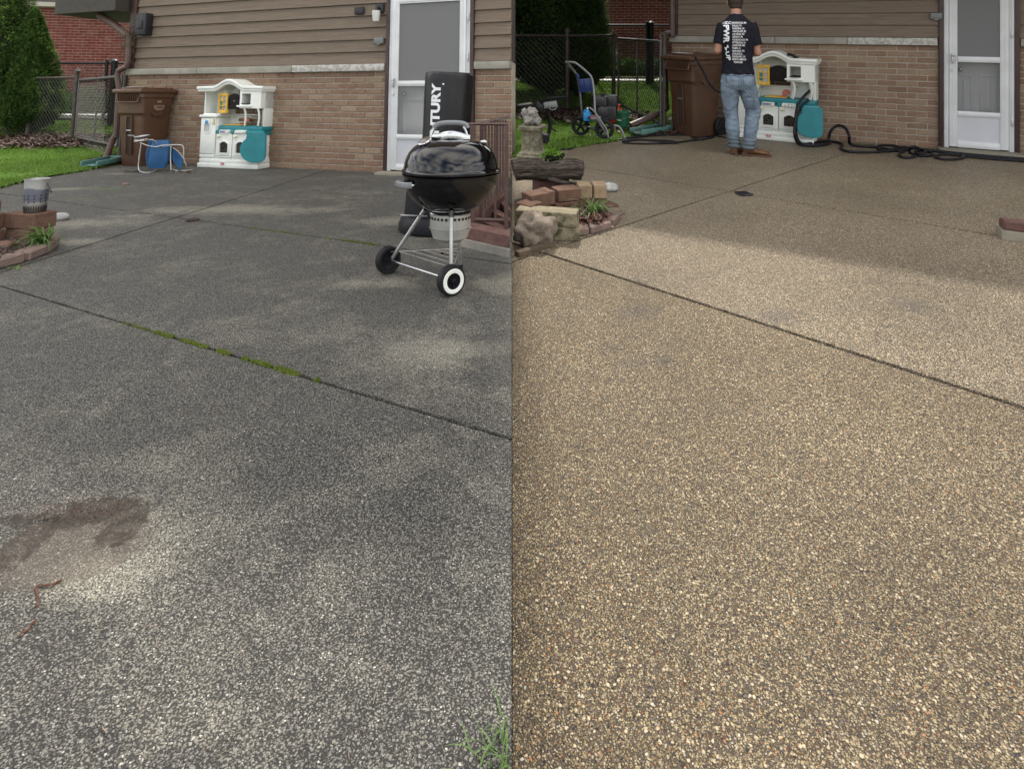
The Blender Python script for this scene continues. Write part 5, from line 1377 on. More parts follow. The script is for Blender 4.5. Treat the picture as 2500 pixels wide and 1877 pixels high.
for i, (x, y, rz, w, z, h, mk) in enumerate(((.17, 4.42, 24, .20, 0, .10, 'block_brown'), (.38, 4.54, 24, .20, 0, .10, 'block_brown'), (.60, 4.64, 4, .22, 0, .10, 'block_brown'), (.70, 4.56, -60, .14, 0, .07, 'kerb_red'),
        (.17, 4.40, 30, .17, .101, .095, 'block_brown'), (.25, 4.455, 30, .07, .101, .10, 'block_brown'), (.40, 4.55, 20, .19, .101, .09, 'block_brown'), (.545, 4.63, 3, .105, .101, .10, 'block_tan'), (.655, 4.63, 1, .105, .101, .10, 'block_tan'),
        (.31, 4.02, -6, .27, 0, .085, 'block_mossy'), (.29, 4.03, -14, .29, .086, .095, 'block_mossy'), (.13, 4.16, -14, .20, .06, .09, 'block_mossy'), (.12, 4.28, 50, .14, .06, .10, 'block_brown'), (.13, 4.15, 0, .2, 0, .058, 'block_mossy'))):
    me = rough_block(w - .006, .13, h - .002, 3 + i, M[mk]); o = put('block', me, rp); o.location = (x - cR.x, y - cR.y, z); o.rotation_euler = (0, 0, R(rz))
bm = B(); ell(bm, (.06, -.03 + .07, .06), (.10, .05, .06))
bmesh.ops.subdivide_edges(bm, edges=bm.edges[:], cuts=1, use_grid_fill=True)
for v in bm.verts: v.co += v.co.normalized() * .02 * noise.noise(v.co * 20)
ob('boulder', bm, M['kerb_red'], rp, smooth=80)
cL = Vector((-3.12, 3.36, 0))
lp = ring_planter(YL, 'round planter of brown stone blocks at the left edge holding the charcoal starter', cL, .33,
    [(112, .0, .21, .088, 'block_brown', 3), (84, .0, .19, .088, 'block_brown', -3), (22, .0, .16, .06, 'block_brown', 2), (-70, .0, .2, .088, 'block_mossy', 0), (-40, .0, .2, .088, 'block_mossy', 0),
     (112, .089, .2, .088, 'block_brown', -2), (86, .089, .19, .088, 'block_brown', 4), (92, .178, .19, .07, 'block_brown', 0), (-44, .089, .20, .088, 'block_mossy', 6)],
    [52, 30, 8, -14, -36, -58], er=.535)
def blades(Y, name, label, cat, p, n, L, W, m, spread=.8, up=.25):
    root = thing(name, label, cat, Y, p); V, F = [], []
    for i in range(n):
        a = rnd.uniform(0, 6.283); l = rnd.uniform(*L); w = rnd.uniform(*W); el = R(rnd.uniform(35, 82)); d = Vector((math.cos(a), math.sin(a), 0)); s = Vector((-d.y, d.x, 0))
        q = Vector((rnd.gauss(0, .018), rnd.gauss(0, .018), -.01)); k0_ = len(V); N = 6
        for j in range(N + 1):
            t = j / N; ww = w * (1 - t) ** .6 * (1 if j else .7)
            V += [q - s * ww, q + s * ww]
            q = q + (d * math.cos(el) + Vector((0, 0, 1)) * math.sin(el)) * l / N; el -= R(spread * 30) * (.5 + t)
        for j in range(N): b_ = k0_ + 2 * j; F.append((b_, b_ + 1, b_ + 3, b_ + 2))
    soup('leaves', V, F, m, parent=root)
    return root
blades(YR, 'lily_plant', 'arching green strap leaved plant inside the right stone planter', 'plant', (.57, 4.36, .04), 55, (.15, .28), (.004, .008), M['lily'])
blades(YL, 'lily_plant', 'green strap leaved plant growing beside the charcoal starter', 'plant', (YL.g(104, 612).x, YL.g(104, 612).y, .03), 80, (.12, .21), (.005, .009), M['lily'], .7)
litter(YR, 'mulch', 'dark red brown mulch and leaves inside the right planter', (.52, 4.25), .07, .06, 260, M['red_leaf'], lambda x, y: .045, (.012, .03), 'mulch')
litter(YR, 'mulch', 'brown bark pieces around the plant in the right planter', (.48, 4.30), .09, .09, 500, M['ground_litter'], lambda x, y: .045, (.01, .03), 'mulch')
litter(YL, 'mulch', 'reddish mulch and dry leaves inside the left planter', (cL.x + .30, cL.y - .12), .12, .13, 500, M['ground_litter'], lambda x, y: .045, (.01, .03), 'mulch')
def stone(Y, name, label, cat, p, r, m, seed, amp=.25, rz=0, sub=4):
    bm = B(); bmesh.ops.create_icosphere(bm, subdivisions=sub, radius=1)
    for v in bm.verts:
        n_ = v.co.copy(); k = 1 + amp * noise.noise(n_ * 1.3 + Vector((seed, 0, 0))) + amp * .45 * noise.noise(n_ * 3.5 + Vector((seed, 3, 0))) + amp * .12 * noise.noise(n_ * 12)
        v.co = Vector((n_.x * r[0], n_.y * r[1], max(n_.z, -.75) * r[2])) * k
    o = ob(name, bm, m, None, smooth=180, Y=Y, loc=(p[0], p[1], p[2]), rot=rz); return tag(o, label, cat)
stone(YR, 'rock', 'large rough brown rock in front of the mossy planter blocks', 'rock', (.14, 3.90, .085), (.12, .11, .11), M['rock'], 4.2, .5)
stone(YR, 'white_stone', 'flat white stone behind the tan planter block', 'stone', (YR.g(1488, 466).x, YR.g(1488, 466).y, .03), (.07, .06, .04), M['white_stone'], 1.1, .2, sub=3)
stone(YL, 'white_stone', 'flat white stone on the patio behind the green plant', 'stone', (YL.g(147, 537).x, YL.g(147, 537).y, .02), (.055, .05, .032), M['white_stone'], 2.1, .2, sub=3)
stone(YL, 'bark_chunk', 'crusty grey log end at the left edge beside the charcoal starter', 'log', (YL.g(28, 520).x, 4.1, .17), (.16, .10, .10), M['ornament'], 6.6, .3)
# log lying on the right planter
p0 = YR.at(1247, 425, 5.02); p1 = YR.at(1404, 424, 4.98)
root = thing('log', 'weathered grey brown log lying across the back of the right planter', 'log', YR, (.27, 5.0, 0))
bm = B(); pts = [Vector((-.255 + .55 * t / 14, .015 * math.sin(t * .5), .21 + .012 * math.sin(t * .7))) for t in range(15)]
tube(bm, pts, lambda t: .082 - .006 * t + .004 * math.sin(t * 9), n=40, k=3)
for v in bm.verts:
    a = math.atan2(v.co.y, v.co.z - .21); v.co += Vector((0, math.sin(a), math.cos(a))) * (.016 * noise.noise(Vector((v.co.x * 3.5, math.cos(a) * 2.5, math.sin(a) * 2.5))) + .008 * noise.noise(Vector((v.co.x * 6, math.cos(a) * 9, math.sin(a) * 9))))
lg = ob('trunk', bm, M['bark'], root, smooth=60)
bm = B(); tube(bm, [(.02, -.07, .16), (.12, -.085, .135), (.22, -.075, .12), (.285, -.06, .115)], lambda t: .022 * (1 - .5 * t), n=8); ob('broken_limb', bm, M['bark'], root)
bm = B(); box(bm, (.05, .06, .065), (.30, .12, .13), bev=.01); ob('support_stone', bm, M['kerb_red'], root)
bm = B(); w0, w1 = YR.g(1262, 632), YR.g(1352, 604); dd = (w1 - w0); box(bm, ((w0 + w1) / 2) + Vector((0, .03, .012)), (dd.length, .045, .04), Matrix.Rotation(math.atan2(dd.y, dd.x), 4, 'Z'), bev=.005)
tag(ob('timber_edging', bm, M['timber'], None, Y=YR), 'weathered timber edging board below the large rock', 'edging board')
blades(YR, 'grass_tuft', 'thin grass tuft behind the log and tan block', 'grass tuft', (YR.g(1415, 441).x, YR.g(1415, 441).y + .05, 0), 14, (.08, .15), (.002, .003), M['blade'])
blades(YR, 'grass_tuft', 'single pale dry grass stem leaning by the mossy block', 'grass', (YR.g(1378, 592).x, YR.g(1378, 592).y, .0), 2, (.18, .26), (.002, .003), M['log_cut'])
blades(YL, 'grass_tuft', 'long green grass blades at the bottom edge of the dirty patio', 'grass tuft', (-.016, YL.g(1235, 1850).y, 0), 46, (.03, .075), (.0010, .0020), M['lily'], .5)
for o in [o for o in C.objects if o.name.startswith('leaves')][-1:]:
    for v in o.data.vertices:
        if v.co.x > .013: v.co.x = .013 - (v.co.x - .013) * .4
blades(YL, 'weed', 'tiny green weed alone on the dark near slab', 'weed', (YL.g(836, 1590).x, YL.g(836, 1590).y, .004), 7, (.008, .016), (.0015, .0025), M['lily'])
blades(YL, 'weed', 'small green weed at the foot of the kerb behind the grill', 'weed', (YL.g(1131, 628).x, YL.g(1131, 628).y, 0), 12, (.02, .045), (.003, .006), M['lily'])
blades(YL, 'weed', 'green weed poking from the edge of the left planter', 'weed', (YL.g(40, 655).x, YL.g(40, 655).y, 0), 12, (.03, .05), (.003, .006), M['blade'])
# moss in the joints
def moss(label, a, b_, spans, thick):
    V, F = [], []; A, Bq = YL.g(*a), YL.g(*b_)
    for t0, t1, dens, sz in spans:
        for i in range(dens):
            t = rnd.uniform(t0, t1); q = A.lerp(Bq, t); n_ = Vector((0, 1, 0)); q = q + Vector((rnd.gauss(0, .002), rnd.gauss(0, thick), 0))
            if noise.noise(Vector((t * 34, 3.3, 0))) + .5 * noise.noise(Vector((t * 110, 0, 0))) < -.08: continue
            d = Vector((rnd.gauss(0, 1), rnd.gauss(0, 1), abs(rnd.gauss(0, 1)))).normalized(); s = d.orthogonal().normalized(); L = rnd.uniform(.35, .8) * sz; k = len(V)
            q.z = rnd.uniform(-.004, .004); V += [q - s * L * .3, q + s * L * .3, q + d * L]; F.append((k, k + 1, k + 2))
    return tag(soup('moss', V, F, M['moss'], Y=YL), label, 'moss', kind='stuff')
moss('bright green moss filling the long joint across the grey patio', (300, 788), (790, 934), [(0, .25, 500, .008), (.2, .42, 1500, .010), (.38, .60, 1600, .011), (.55, .78, 2600, .010), (.79, 1.0, 3400, .011)], .006)
moss('thin line of green moss in the joint running to the grill', (615, 558), (960, 603), [(.0, .3, 700, .010), (.3, .55, 300, .008), (.55, 1.0, 1500, .012)], .006)
# small things on the ground
bm = B(); lathe(bm, [(.01, .006), (.030, .010), (.036, .006), (.038, 0)], 10)
for v in bm.verts: v.co += Vector((noise.noise(v.co * 40) * .012, noise.noise(v.co * 33) * .012, abs(noise.noise(v.co * 50)) * .010))
p = YL.g(470, 539); o = ob('broken_drain_cap', bm, M['soil'], None, Y=YL, loc=(p.x, p.y, 0)); o.scale = (1.25, 1.25, 1); tag(o, 'dark broken hole of the patio drain where the joints cross', 'drain')
bm = B(); box(bm, (0, 0, .006), (.12, .09, .012), rot(z=12), bev=.004)
bmesh.ops.subdivide_edges(bm, edges=bm.edges[:], cuts=2, use_grid_fill=True)
for v in bm.verts: v.co += Vector((noise.noise(v.co * 25) * .02, noise.noise(v.co * 31 + Vector((4, 0, 0))) * .02, abs(noise.noise(v.co * 30)) * .018))
p = YR.g(1818, 476); tag(ob('drain_cover', bm, M['black_metal'], None, Y=YR, loc=(p.x, p.y, .0)), 'small black crumpled drain cover beside the crossing joints', 'drain cover')
p = YL.g(307, 453); stone(YL, 'pebble', 'single pale stone lying on the far slab near the lawn', 'stone', (p.x, p.y, .010), (.035, .022, .018), M['log_cut'], 9, .3, sub=2)
for pts, lab in ((((150, 1420), (122, 1432), (93, 1432), (88, 1445), (91, 1462), (89, 1480), (84, 1487)), 'rusty brown curved root strand below the mud stain'), (((88, 1518), (75, 1532), (58, 1548), (46, 1556)), 'short rusty root piece near the left edge of the slab')):
    bm = B(); q = [YL.g(*a) + Vector((0, 0, .003)) for a in pts]; tube(bm, q, .0015, n=6, k=5)
    for v in bm.verts: v.co += Vector([noise.noise(v.co * 160 + Vector((k * 9, 0, 0))) for k in range(3)]) * .0022
    tag(ob('root_strand', bm, M['rust_root'], None, Y=YL), lab, 'root')
litter(YL, 'mud_crumbs', 'dark crumbs of dried mud around the stain on the near slab', (YL.g(250, 1255).x, YL.g(250, 1255).y), .05, .02, 420, M['ground_litter'], lambda x, y: -.006, (.001, .004), 'mud')
litter(YL, 'mud_crumbs', 'reddish crumbs of mud along the left side of the stain', (YL.g(130, 1265).x, YL.g(130, 1265).y), .05, .008, 260, M['ground_litter'], lambda x, y: -.006, (.001, .004), 'mud')
V, F = [], []
for i in range(150):      # pine needles and straw bits strewn on the unwashed slab
    px, py = rnd.uniform(20, 1230), rnd.uniform(760, 1870); q = YL.g(px, py)
    if q.x > -.02: continue
    a = rnd.uniform(0, 6.28); L = rnd.uniform(.003, .011); d = Vector((math.cos(a), math.sin(a), 0)); s = Vector((-d.y, d.x, 0)) * .0004; q.z = .0035; k = len(V)
    V += [q - d * L - s, q - d * L + s, q + s + d * L * .2 + s * rnd.uniform(-3, 3), q + d * L]; F.append((k, k + 1, k + 2)); F.append((k, k + 2, k + 3))
tag(soup('dry_needles', V, F, M['log_cut'], Y=YL), 'pale dry needles strewn over the unwashed near slab', 'needles', kind='stuff')
# charcoal starter on the left planter
p = (YL.at(88, 480, 3.68)); root = thing('charcoal_starter', 'tall sooty metal charcoal chimney starter on the left planter blocks', 'charcoal starter', YL, (p.x, p.y, .178), 0)

for z_ in (0, .089):
    o_ = put('block', rough_block(.23, .14, .088, 90 + z_ * 9, M['block_brown']), lp); o_.location = (p.x - cL.x - .02, p.y - cL.y, z_); o_.rotation_euler = (0, 0, R(-24 + z_ * 90))
hc = YL.lift((p.x, p.y), 438) - .178; rc = 26 / YL.ppm(p)
bm = B(); lathe(bm, [(rc * .88, 0), (rc, hc), (rc * 1.03, hc + .002), (rc * 1.0, hc + .004), (rc * .96, hc), (rc * .85, .01)], 40, caps=False)
can = ob('can', bm, M['steel_can'], root); bm = B()
for row, (z, n_) in enumerate(((hc * .32, 12), (hc * .42, 12), (hc * .52, 12))):
    for k in range(n_):
        a = math.tau * k / n_; r_ = rc * (.88 + .12 * z / hc) + .0004; lathe(bm, [(.0045, -.001), (.0045, .001)], 8, M=Matrix.Translation((r_ * math.cos(a), r_ * math.sin(a), z)) @ Vector((math.cos(a), math.sin(a), 0)).to_track_quat('Z', 'Y').to_matrix().to_4x4())
for k in range(30):
    a = math.tau * k / 30; box(bm, (rc * .892 * math.cos(a), rc * .892 * math.sin(a), .026), (.003, .005, .022), Matrix.Rotation(a, 4, 'Z'))
ob('vent_holes', bm, M['black_metal'], can)
bm = B(); lathe(bm, [(.005, hc * .35), (rc * .9, hc * .36)], 24, caps=False); ob('grate', bm, M['black_metal'], root)
bm = B(); tube(bm, [(rc, 0, hc * .88), (rc + .014, -.01, hc * .78), (rc + .035, -.01, hc * .62), (rc + .03, -.01, hc * .60), (rc * .98, 0, hc * .68)], .0025, n=5, k=2); ob('bail', bm, M['black_metal'], root)

# ================================================================== PEDESTAL, ORNAMENT, POT (right)
p = YR.g(1290, 390); p = Vector((.215, p.y + .1, 0)); root = thing('stone_pedestal', 'carved stone pedestal with a square cap behind the log', 'pedestal', YR, (p.x, p.y, 0), R(-20))
hp = YR.lift(p, 306); bm = B()
def sq(bm, prof):
    rs = [[bm.verts.new((sx * w, sy * w, z)) for sx, sy in ((-1, -1), (1, -1), (1, 1), (-1, 1))] for w, z in prof]
    for a, b_ in zip(rs, rs[1:]):
        for j in range(4): bm.faces.new((a[j], a[(j + 1) % 4], b_[(j + 1) % 4], b_[j]))
    bm.faces.new(rs[0][::-1]); bm.faces.new(rs[-1])
k = .78
sq(bm, [(.17 * k, 0), (.17 * k, .03), (.155 * k, .04), (.15 * k, .06), (.135 * k, .07), (.12 * k, .085), (.105 * k, hp - .07), (.115 * k, hp - .055), (.13 * k, hp - .045), (.155 * k, hp - .035), (.155 * k, hp - .008), (.148 * k, hp)])
ob('column', bm, M['carved'], root, smooth=0)
for rz in (0, 90, 180, 270):
    bm = B(); y_ = -.118 * k
    for (x, z, w, h) in ((-.072 * k, hp * .48, .012, hp * .50), (.072 * k, hp * .48, .012, hp * .50), (0, hp * .73, .156 * k, .012), (0, hp * .23, .156 * k, .012)): box(bm, (x, y_ + (z / hp) * .012, z), (w, .012, h), bev=.003)
    bm.transform(Matrix.Rotation(R(rz), 4, 'Z')); ob('panel_moulding', bm, M['carved'], root)
root2 = thing('stone_ornament', 'weathered carved stone animal ornament sitting on the pedestal', 'ornament', YR, (p.x - .01, p.y, hp), R(-20))
bm = B(); ell(bm, (0, 0, .07), (.085, .07, .075)); ell(bm, (.02, -.03, .14), (.055, .05, .055)); ell(bm, (-.07, -.02, .13), (.04, .04, .05)); ell(bm, (.075, -.02, .05), (.035, .04, .045)); ell(bm, (-.03, -.06, .04), (.03, .04, .03))
me = remeshed(bm, .008, 1, lambda c: .016 * noise.noise(c * 34) + .008 * noise.noise(c * 80)); put('carving', me, root2, M['ornament'])
p = YR.g(1352, 405); root = thing('plant_pot', 'black plastic pot of lime green leaves behind the log', 'plant pot', YR, (p.x, p.y, 0))
bm = B(); lathe(bm, [(.075, 0), (.10, .10), (.11, .102), (.11, .118), (.095, .118), (.09, .09), (.01, .088)], 28); ob('pot', bm, M['black_plastic'], root)
V, F = [], []; leaf_mass(V, F, (-.02, -.03, .09), (.10, .09, .07), 160, .02, .045); soup('foliage', V, F, M['lime'], parent=root)

# ================================================================== BLACK GARDEN MACHINE (right, left of the washer)
p = YR.g(1330, 352); root = thing('garden_machine', 'black wheeled machine with slanted padded handle and grey control box', 'garden machine', YR, (p.x, p.y, .03), 0); pm = YR.ppm(p)
Q = lambda zx, zy, y=0: Vector(((1240 + zx * .2984 - 1330) / pm, y, (352 - zy * .2984) / pm + .0))
bm = B(); tube(bm, [Q(322, 935), Q(345, 1010), Q(340, 1090), Q(318, 1150)], .018, n=10, flat=1.4); ob('post', bm, M['black_metal'], root)
bm = B(); tube(bm, [Q(180, 915, .02), Q(280, 850, 0), (Q(350, 825, -.02)), Q(420, 818, -.02), Q(478, 812, -.03)], .021, n=10, flat=.7); ob('handle_bar', bm, M['black_plastic'], root)
bm = B(); box(bm, Q(140, 890, .03) , (.19, .14, .05), rot(y=-8), bev=.02, seg=3); ob('seat_pad', bm, M['black_rubber'], root)
bm = B(); box(bm, Q(345, 875, -.03), (.16, .10, .07), rot(y=-8), bev=.012); bx_ = ob('control_box', bm, M['grey_plastic'], root)
for i in range(3): bm = B(); c = Q(320 + i * 22, 880, -.085); cyl(bm, c, c + Vector((0, -.012, 0)), .010, n=10); ob('button', bm, M['chrome'], bx_)
bm = B(); box(bm, Q(265, 900, 0), (.12, .09, .10), rot(y=20), bev=.02); ob('motor_housing', bm, M['black_metal'], root)
bm = B(); tube(bm, [Q(330, 905, -.06), Q(370, 915, -.07), Q(400, 890, -.06), Q(385, 870, -.05)], .006, n=6); tube(bm, [Q(230, 930, -.03), Q(205, 960, -.04), Q(210, 1000, -.04)], .005, n=6); ob('cable', bm, M['grey_hose'], root)
bm = B(); box(bm, Q(300, 1125, 0), (.12, .16, .035), bev=.012); tube(bm, [Q(290, 1160, -.05), Q(330, 1165, 0), Q(300, 1120, .08)], .012, n=8); ob('foot', bm, M['black_metal'], root)
bm = B(); box(bm, Q(285, 1055, 0), (.035, .03, .022), rot(y=10), bev=.006); ob('lever', bm, M['red_plastic'], root)
for s in (-1, 1):
    bm = B(); lathe(bm, [(.03, -.015), (.045, -.015), (.048, 0), (.045, .015), (.03, .015)], 20, M=Matrix.Translation(Q(305, 1155, s * .07)) @ Matrix.Rotation(R(90), 4, 'X')); ob('wheel', bm, M['black_rubber'], root)

# ================================================================== PRESSURE WASHER
p = YR.g(1456, 341); root = thing('pressure_washer', 'petrol pressure washer with grey tube handle and black wheels on the lawn', 'pressure washer', YR, (p.x, p.y, .035), 0); pm = YR.ppm(p)
Q = lambda zx, zy, y=0: Vector(((1240 + zx * .2984 - 1456) / pm, y, max((341 - zy * .2984) / pm, .008)))
bm = B(); tube(bm, [Q(800, 1120, -.16), Q(740, 1020, -.15), Q(705, 940, -.12), Q(700, 800, -.08), Q(685, 670, -.04), Q(650, 620, -.02), Q(560, 545, .0), Q(520, 535, .01), Q(478, 535, .04)], .015, n=10); ob('frame_tube', bm, M['steel_grey'], root)
bm = B(); tube(bm, [Q(650, 1060, .13), Q(615, 950, .12), Q(600, 800, .12), Q(585, 700, .12), Q(560, 630, .11), Q(500, 565, .10), Q(478, 535, .06)], .015, n=10); ob('frame_tube', bm, M['steel_grey'], root)
bm = B(); tube(bm, [Q(478, 535, .04), Q(510, 560, .05), Q(545, 610, .06), Q(560, 635, .09)], .020, n=8, flat=.5); ob('handle_grip', bm, M['alu'], root)
bm = B(); tube(bm, [Q(850, 1035, -.14), Q(890, 1045, -.15), Q(920, 1090, -.16), Q(935, 1135, -.17)], .014, n=8); tube(bm, [Q(650, 1060, .1), Q(720, 1090, .0), Q(850, 1035, -.14)], .013, n=8); ob('base_frame', bm, M['steel_grey'], root)
bm = B(); box(bm, Q(640, 725, .02), (.17, .05, .165), rot(y=-6, z=-14), bev=.012, seg=2); box(bm, Q(575, 650, .05), (.03, .05, .07), rot(y=-20), bev=.008); pn = ob('accessory_panel', bm, M['washer_blue'], root)
bm = B()
for dx in (-.045, 0, .045): box(bm, Q(640, 715, -.005) + Vector((dx, 0, 0)), (.025, .03, .11), rot(y=-6, z=-14), bev=.004)
ob('nozzle_slots', bm, M['washer_blue'], pn)
bm = B(); box(bm, Q(757, 852, -.02), (.165, .17, .13), rot(z=-15), bev=.022, seg=3); ob('fuel_tank', bm, M['engine_black'], root)
bm = B(); box(bm, Q(848, 858, .02), (.16, .16, .16), rot(z=-15), bev=.026, seg=3); ob('air_filter_cover', bm, M['engine_black'], root)
bm = B(); c = Q(775, 805, -.03); cyl(bm, c, c + Vector((0, 0, .025)), .028, n=20); ob('fuel_cap', bm, M['black_rubber'], root)
bm = B(); box(bm, Q(800, 940, 0), (.27, .20, .16), rot(z=-15), bev=.015)
for i in range(7): box(bm, Q(820, 905 + i * 12, -.02), (.15, .19, .006), rot(z=-15))
ob('engine_block', bm, M['engine_black'], root)
bm = B(); lathe(bm, [(.02, -.03), (.062, -.03), (.07, -.02), (.07, .0), (.03, .01)], 28, M=Matrix.Translation(Q(770, 930, -.105)) @ Matrix.Rotation(R(90), 4, 'X')); ob('recoil_cover', bm, M['engine_black'], root)
bm = B(); c = Q(720, 985, -.10); box(bm, c, (.10, .09, .06), rot(z=-15), bev=.012); cyl(bm, c + Vector((-.02, -.05, 0)), c + Vector((-.09, -.08, .01)), .014, n=12); ob('pump', bm, M['steel_grey'], root)
bm = B(); c = Q(665, 970, -.13); cyl(bm, c, c + Vector((.045, 0, -.015)), .014, n=12); ob('hose_coupling', bm, M['red_plastic'], root)
bm = B(); box(bm, Q(750, 985, .0), (.26, .24, .018), rot(z=-15), bev=.004); ob('engine_deck', bm, M['black_metal'], root)
for c, sy in ((Q(603, 1030), .10), (Q(775, 1062), -.14)):
    c = c.copy(); c.y = sy; c.z = .115
    Mw = Matrix.Translation(c) @ Matrix.Rotation(R(-24), 4, 'Z') @ Matrix.Rotation(R(90), 4, 'X')
    bm = B(); lathe(bm, [(.078, -.022), (.105, -.026), (.115, -.016), (.115, .016), (.105, .026), (.078, .022)], 36, M=Mw, caps=False)
    lathe(bm, [(.078, -.022), (.076, 0), (.078, .022)], 36, M=Mw, caps=False); w = ob('wheel', bm, M['black_rubber'], root)
    bm = B(); lathe(bm, [(.026, -.028), (.026, .028)], 16, M=Mw)
    for k in range(5):
        a = k * math.tau / 5 + .3; box(bm, Mw @ Vector((.05 * math.cos(a), .05 * math.sin(a), 0)), (.056, .024, .026), Mw.to_3x3().to_4x4() @ Matrix.Rotation(a, 4, 'Z'), bev=.003, seg=1)
    ob('spokes', bm, M['black_plastic'], w)
bm = B(); cyl(bm, Vector((Q(603, 1030).x, .10, .115)), Vector((Q(775, 1062).x, -.14, .115)), .008, n=8); ob('axle', bm, M['steel_grey'], root)
bm = B(); tube(bm, [Q(655, 890, -.15), Q(700, 930, -.17), Q(740, 990, -.19), Q(785, 1060, -.2), Q(800, 1125, -.21)], .009, n=8); ob('spray_lance', bm, M['grey_hose'], root)
def jug(Y, label, p, w, h, m, cap, rz=0):
    r_ = thing('detergent_jug' if cap else 'fuel_can', label, 'jug' if cap else 'fuel can', Y, p, rz)
    bm = B(); box(bm, (0, 0, h * .32), (w, w * .6, h * .64), bev=w * .16, seg=3); lathe(bm, [(w * .36, h * .60), (w * .25, h * .78), (w * .13, h * .86), (w * .13, h * .90)], 16, (w * .05, 0, 0)); ob('body', bm, m, r_)
    bm = B(); lathe(bm, [(w * .16, h * .88), (w * .16, h)], 16, (w * .05, 0, 0)); ob('cap', bm, M['white_plastic'] if cap else M['red_plastic'], r_)
    bm = B(); tube(bm, [(-w * .12, 0, h * .80), (-w * .34, 0, h * .76), (-w * .42, 0, h * .58), (-w * .40, 0, h * .45)], w * .07, n=8); ob('handle', bm, m, r_)
    return r_
c = Q(650, 905, -.02); jug(YR, 'bright blue detergent jug hooked in the pressure washer frame', (p.x + c.x, p.y + .02, .20 + .02), .10, .17, M['jug_blue'], True)
c = Q(908, 935); jug(YR, 'red plastic fuel can behind the green bucket', (YR.at(1507, 300, 8.5).x, 8.5, .03), .20, .27, M['red_plastic'], False, R(10))
# bucket
p = YR.g(1519, 320); root = thing('bucket', 'green plastic bucket on the lawn edge beside the pressure washer', 'bucket', YR, (p.x, p.y, .012), R(-20)); pm = YR.ppm(p); s = 37 / 2 / pm
bm = B(); hB = 46 / pm; lathe(bm, [(s * .80, 0), (s * .97, hB * .94), (s * 1.05, hB * .94), (s * 1.05, hB), (s * .95, hB), (s * .78, .012), (.01, .012)], 36); ob('shell', bm, M['bucket_green'], root)
bm = B(); tube(bm, [(s * 1.04 * math.cos(R(a)), s * 1.04 * math.sin(R(a)) - .0, hB * .93 - .075 * math.sin(R(a + 180)) ** 1) for a in range(180, 361, 20)], .003, n=6, k=2); ob('bail', bm, M['grey_plastic'], root)
bm = B()
for i in range(9): a = R(-130 + i * 5); box(bm, (s * .905 * math.cos(a), s * .905 * math.sin(a), hB * .56), (.003, s * .085, .014), Matrix.Rotation(a, 4, 'Z'))
ob('printed_band', bm, M['white_print'], root)

# ================================================================== PERSON
f0, f1 = YR.g(1805, 377), YR.g(1846, 381)
pp = YR.g(1824, 379); pm = YR.ppm(pp); root = thing('person', 'man in black tour t-shirt, faded jeans and brown boots standing with his back turned', 'person', YR, (pp.x, pp.y, 0), R(-8))
PR = root; sx = lambda zx: (zx * .2984 + 1240 - 1824) / pm          # from the enlarged third crop
LF, RF = (sx(1880), .06), (sx(1985), -.03)
LK, RK = (sx(1836), .045, .46), (sx(2012), .03, .46)
LH, RH = (sx(1835), .0, .86), (sx(1935), .0, .86)
cxp = sx(1882)
# body: one continuous surface
bm = B()
loft(bm, [((cxp, 0, .84), .145, .10, (0, 0, 1)), ((cxp, 0, .95), .15, .105, (0, 0, 1)), ((cxp, -.01, 1.08), .135, .09, (0, 0, 1)), ((cxp - .005, -.015, 1.25), .155, .095, (0, 0, 1)), ((cxp - .01, -.01, 1.36), .145, .085, (0, 0, 1)), ((cxp - .01, .0, 1.43), .10, .06, (0, 0, 1)), ((cxp - .01, .02, 1.50), .06, .055, (0, 0, 1))], 24, 2.3)
loft(bm, [((cxp - .01, .02, 1.44), .062, .06, (0, .2, 1)), ((cxp - .01, .035, 1.52), .055, .057, (0, .25, 1)), ((cxp - .01, .055, 1.60), .056, .06, (0, .25, 1))], 20)
hd = Vector((cxp - .008, .085, 1.655))
ell(bm, hd, (.076, .092, .112), rot(x=-18), 24, 18); ell(bm, hd + Vector((0, .035, -.065)), (.055, .06, .05), rot(x=-18)); ell(bm, hd + Vector((0, .092, -.025)), (.014, .022, .026))
for s in (-1, 1):
    ell(bm, hd + Vector((s * .078, .0, -.01)), (.012, .022, .034)); ell(bm, hd + Vector((s * .028, .078, .012)), (.016, .014, .010))
ell(bm, hd + Vector((0, .088, -.062)), (.024, .012, .008))
arms = []
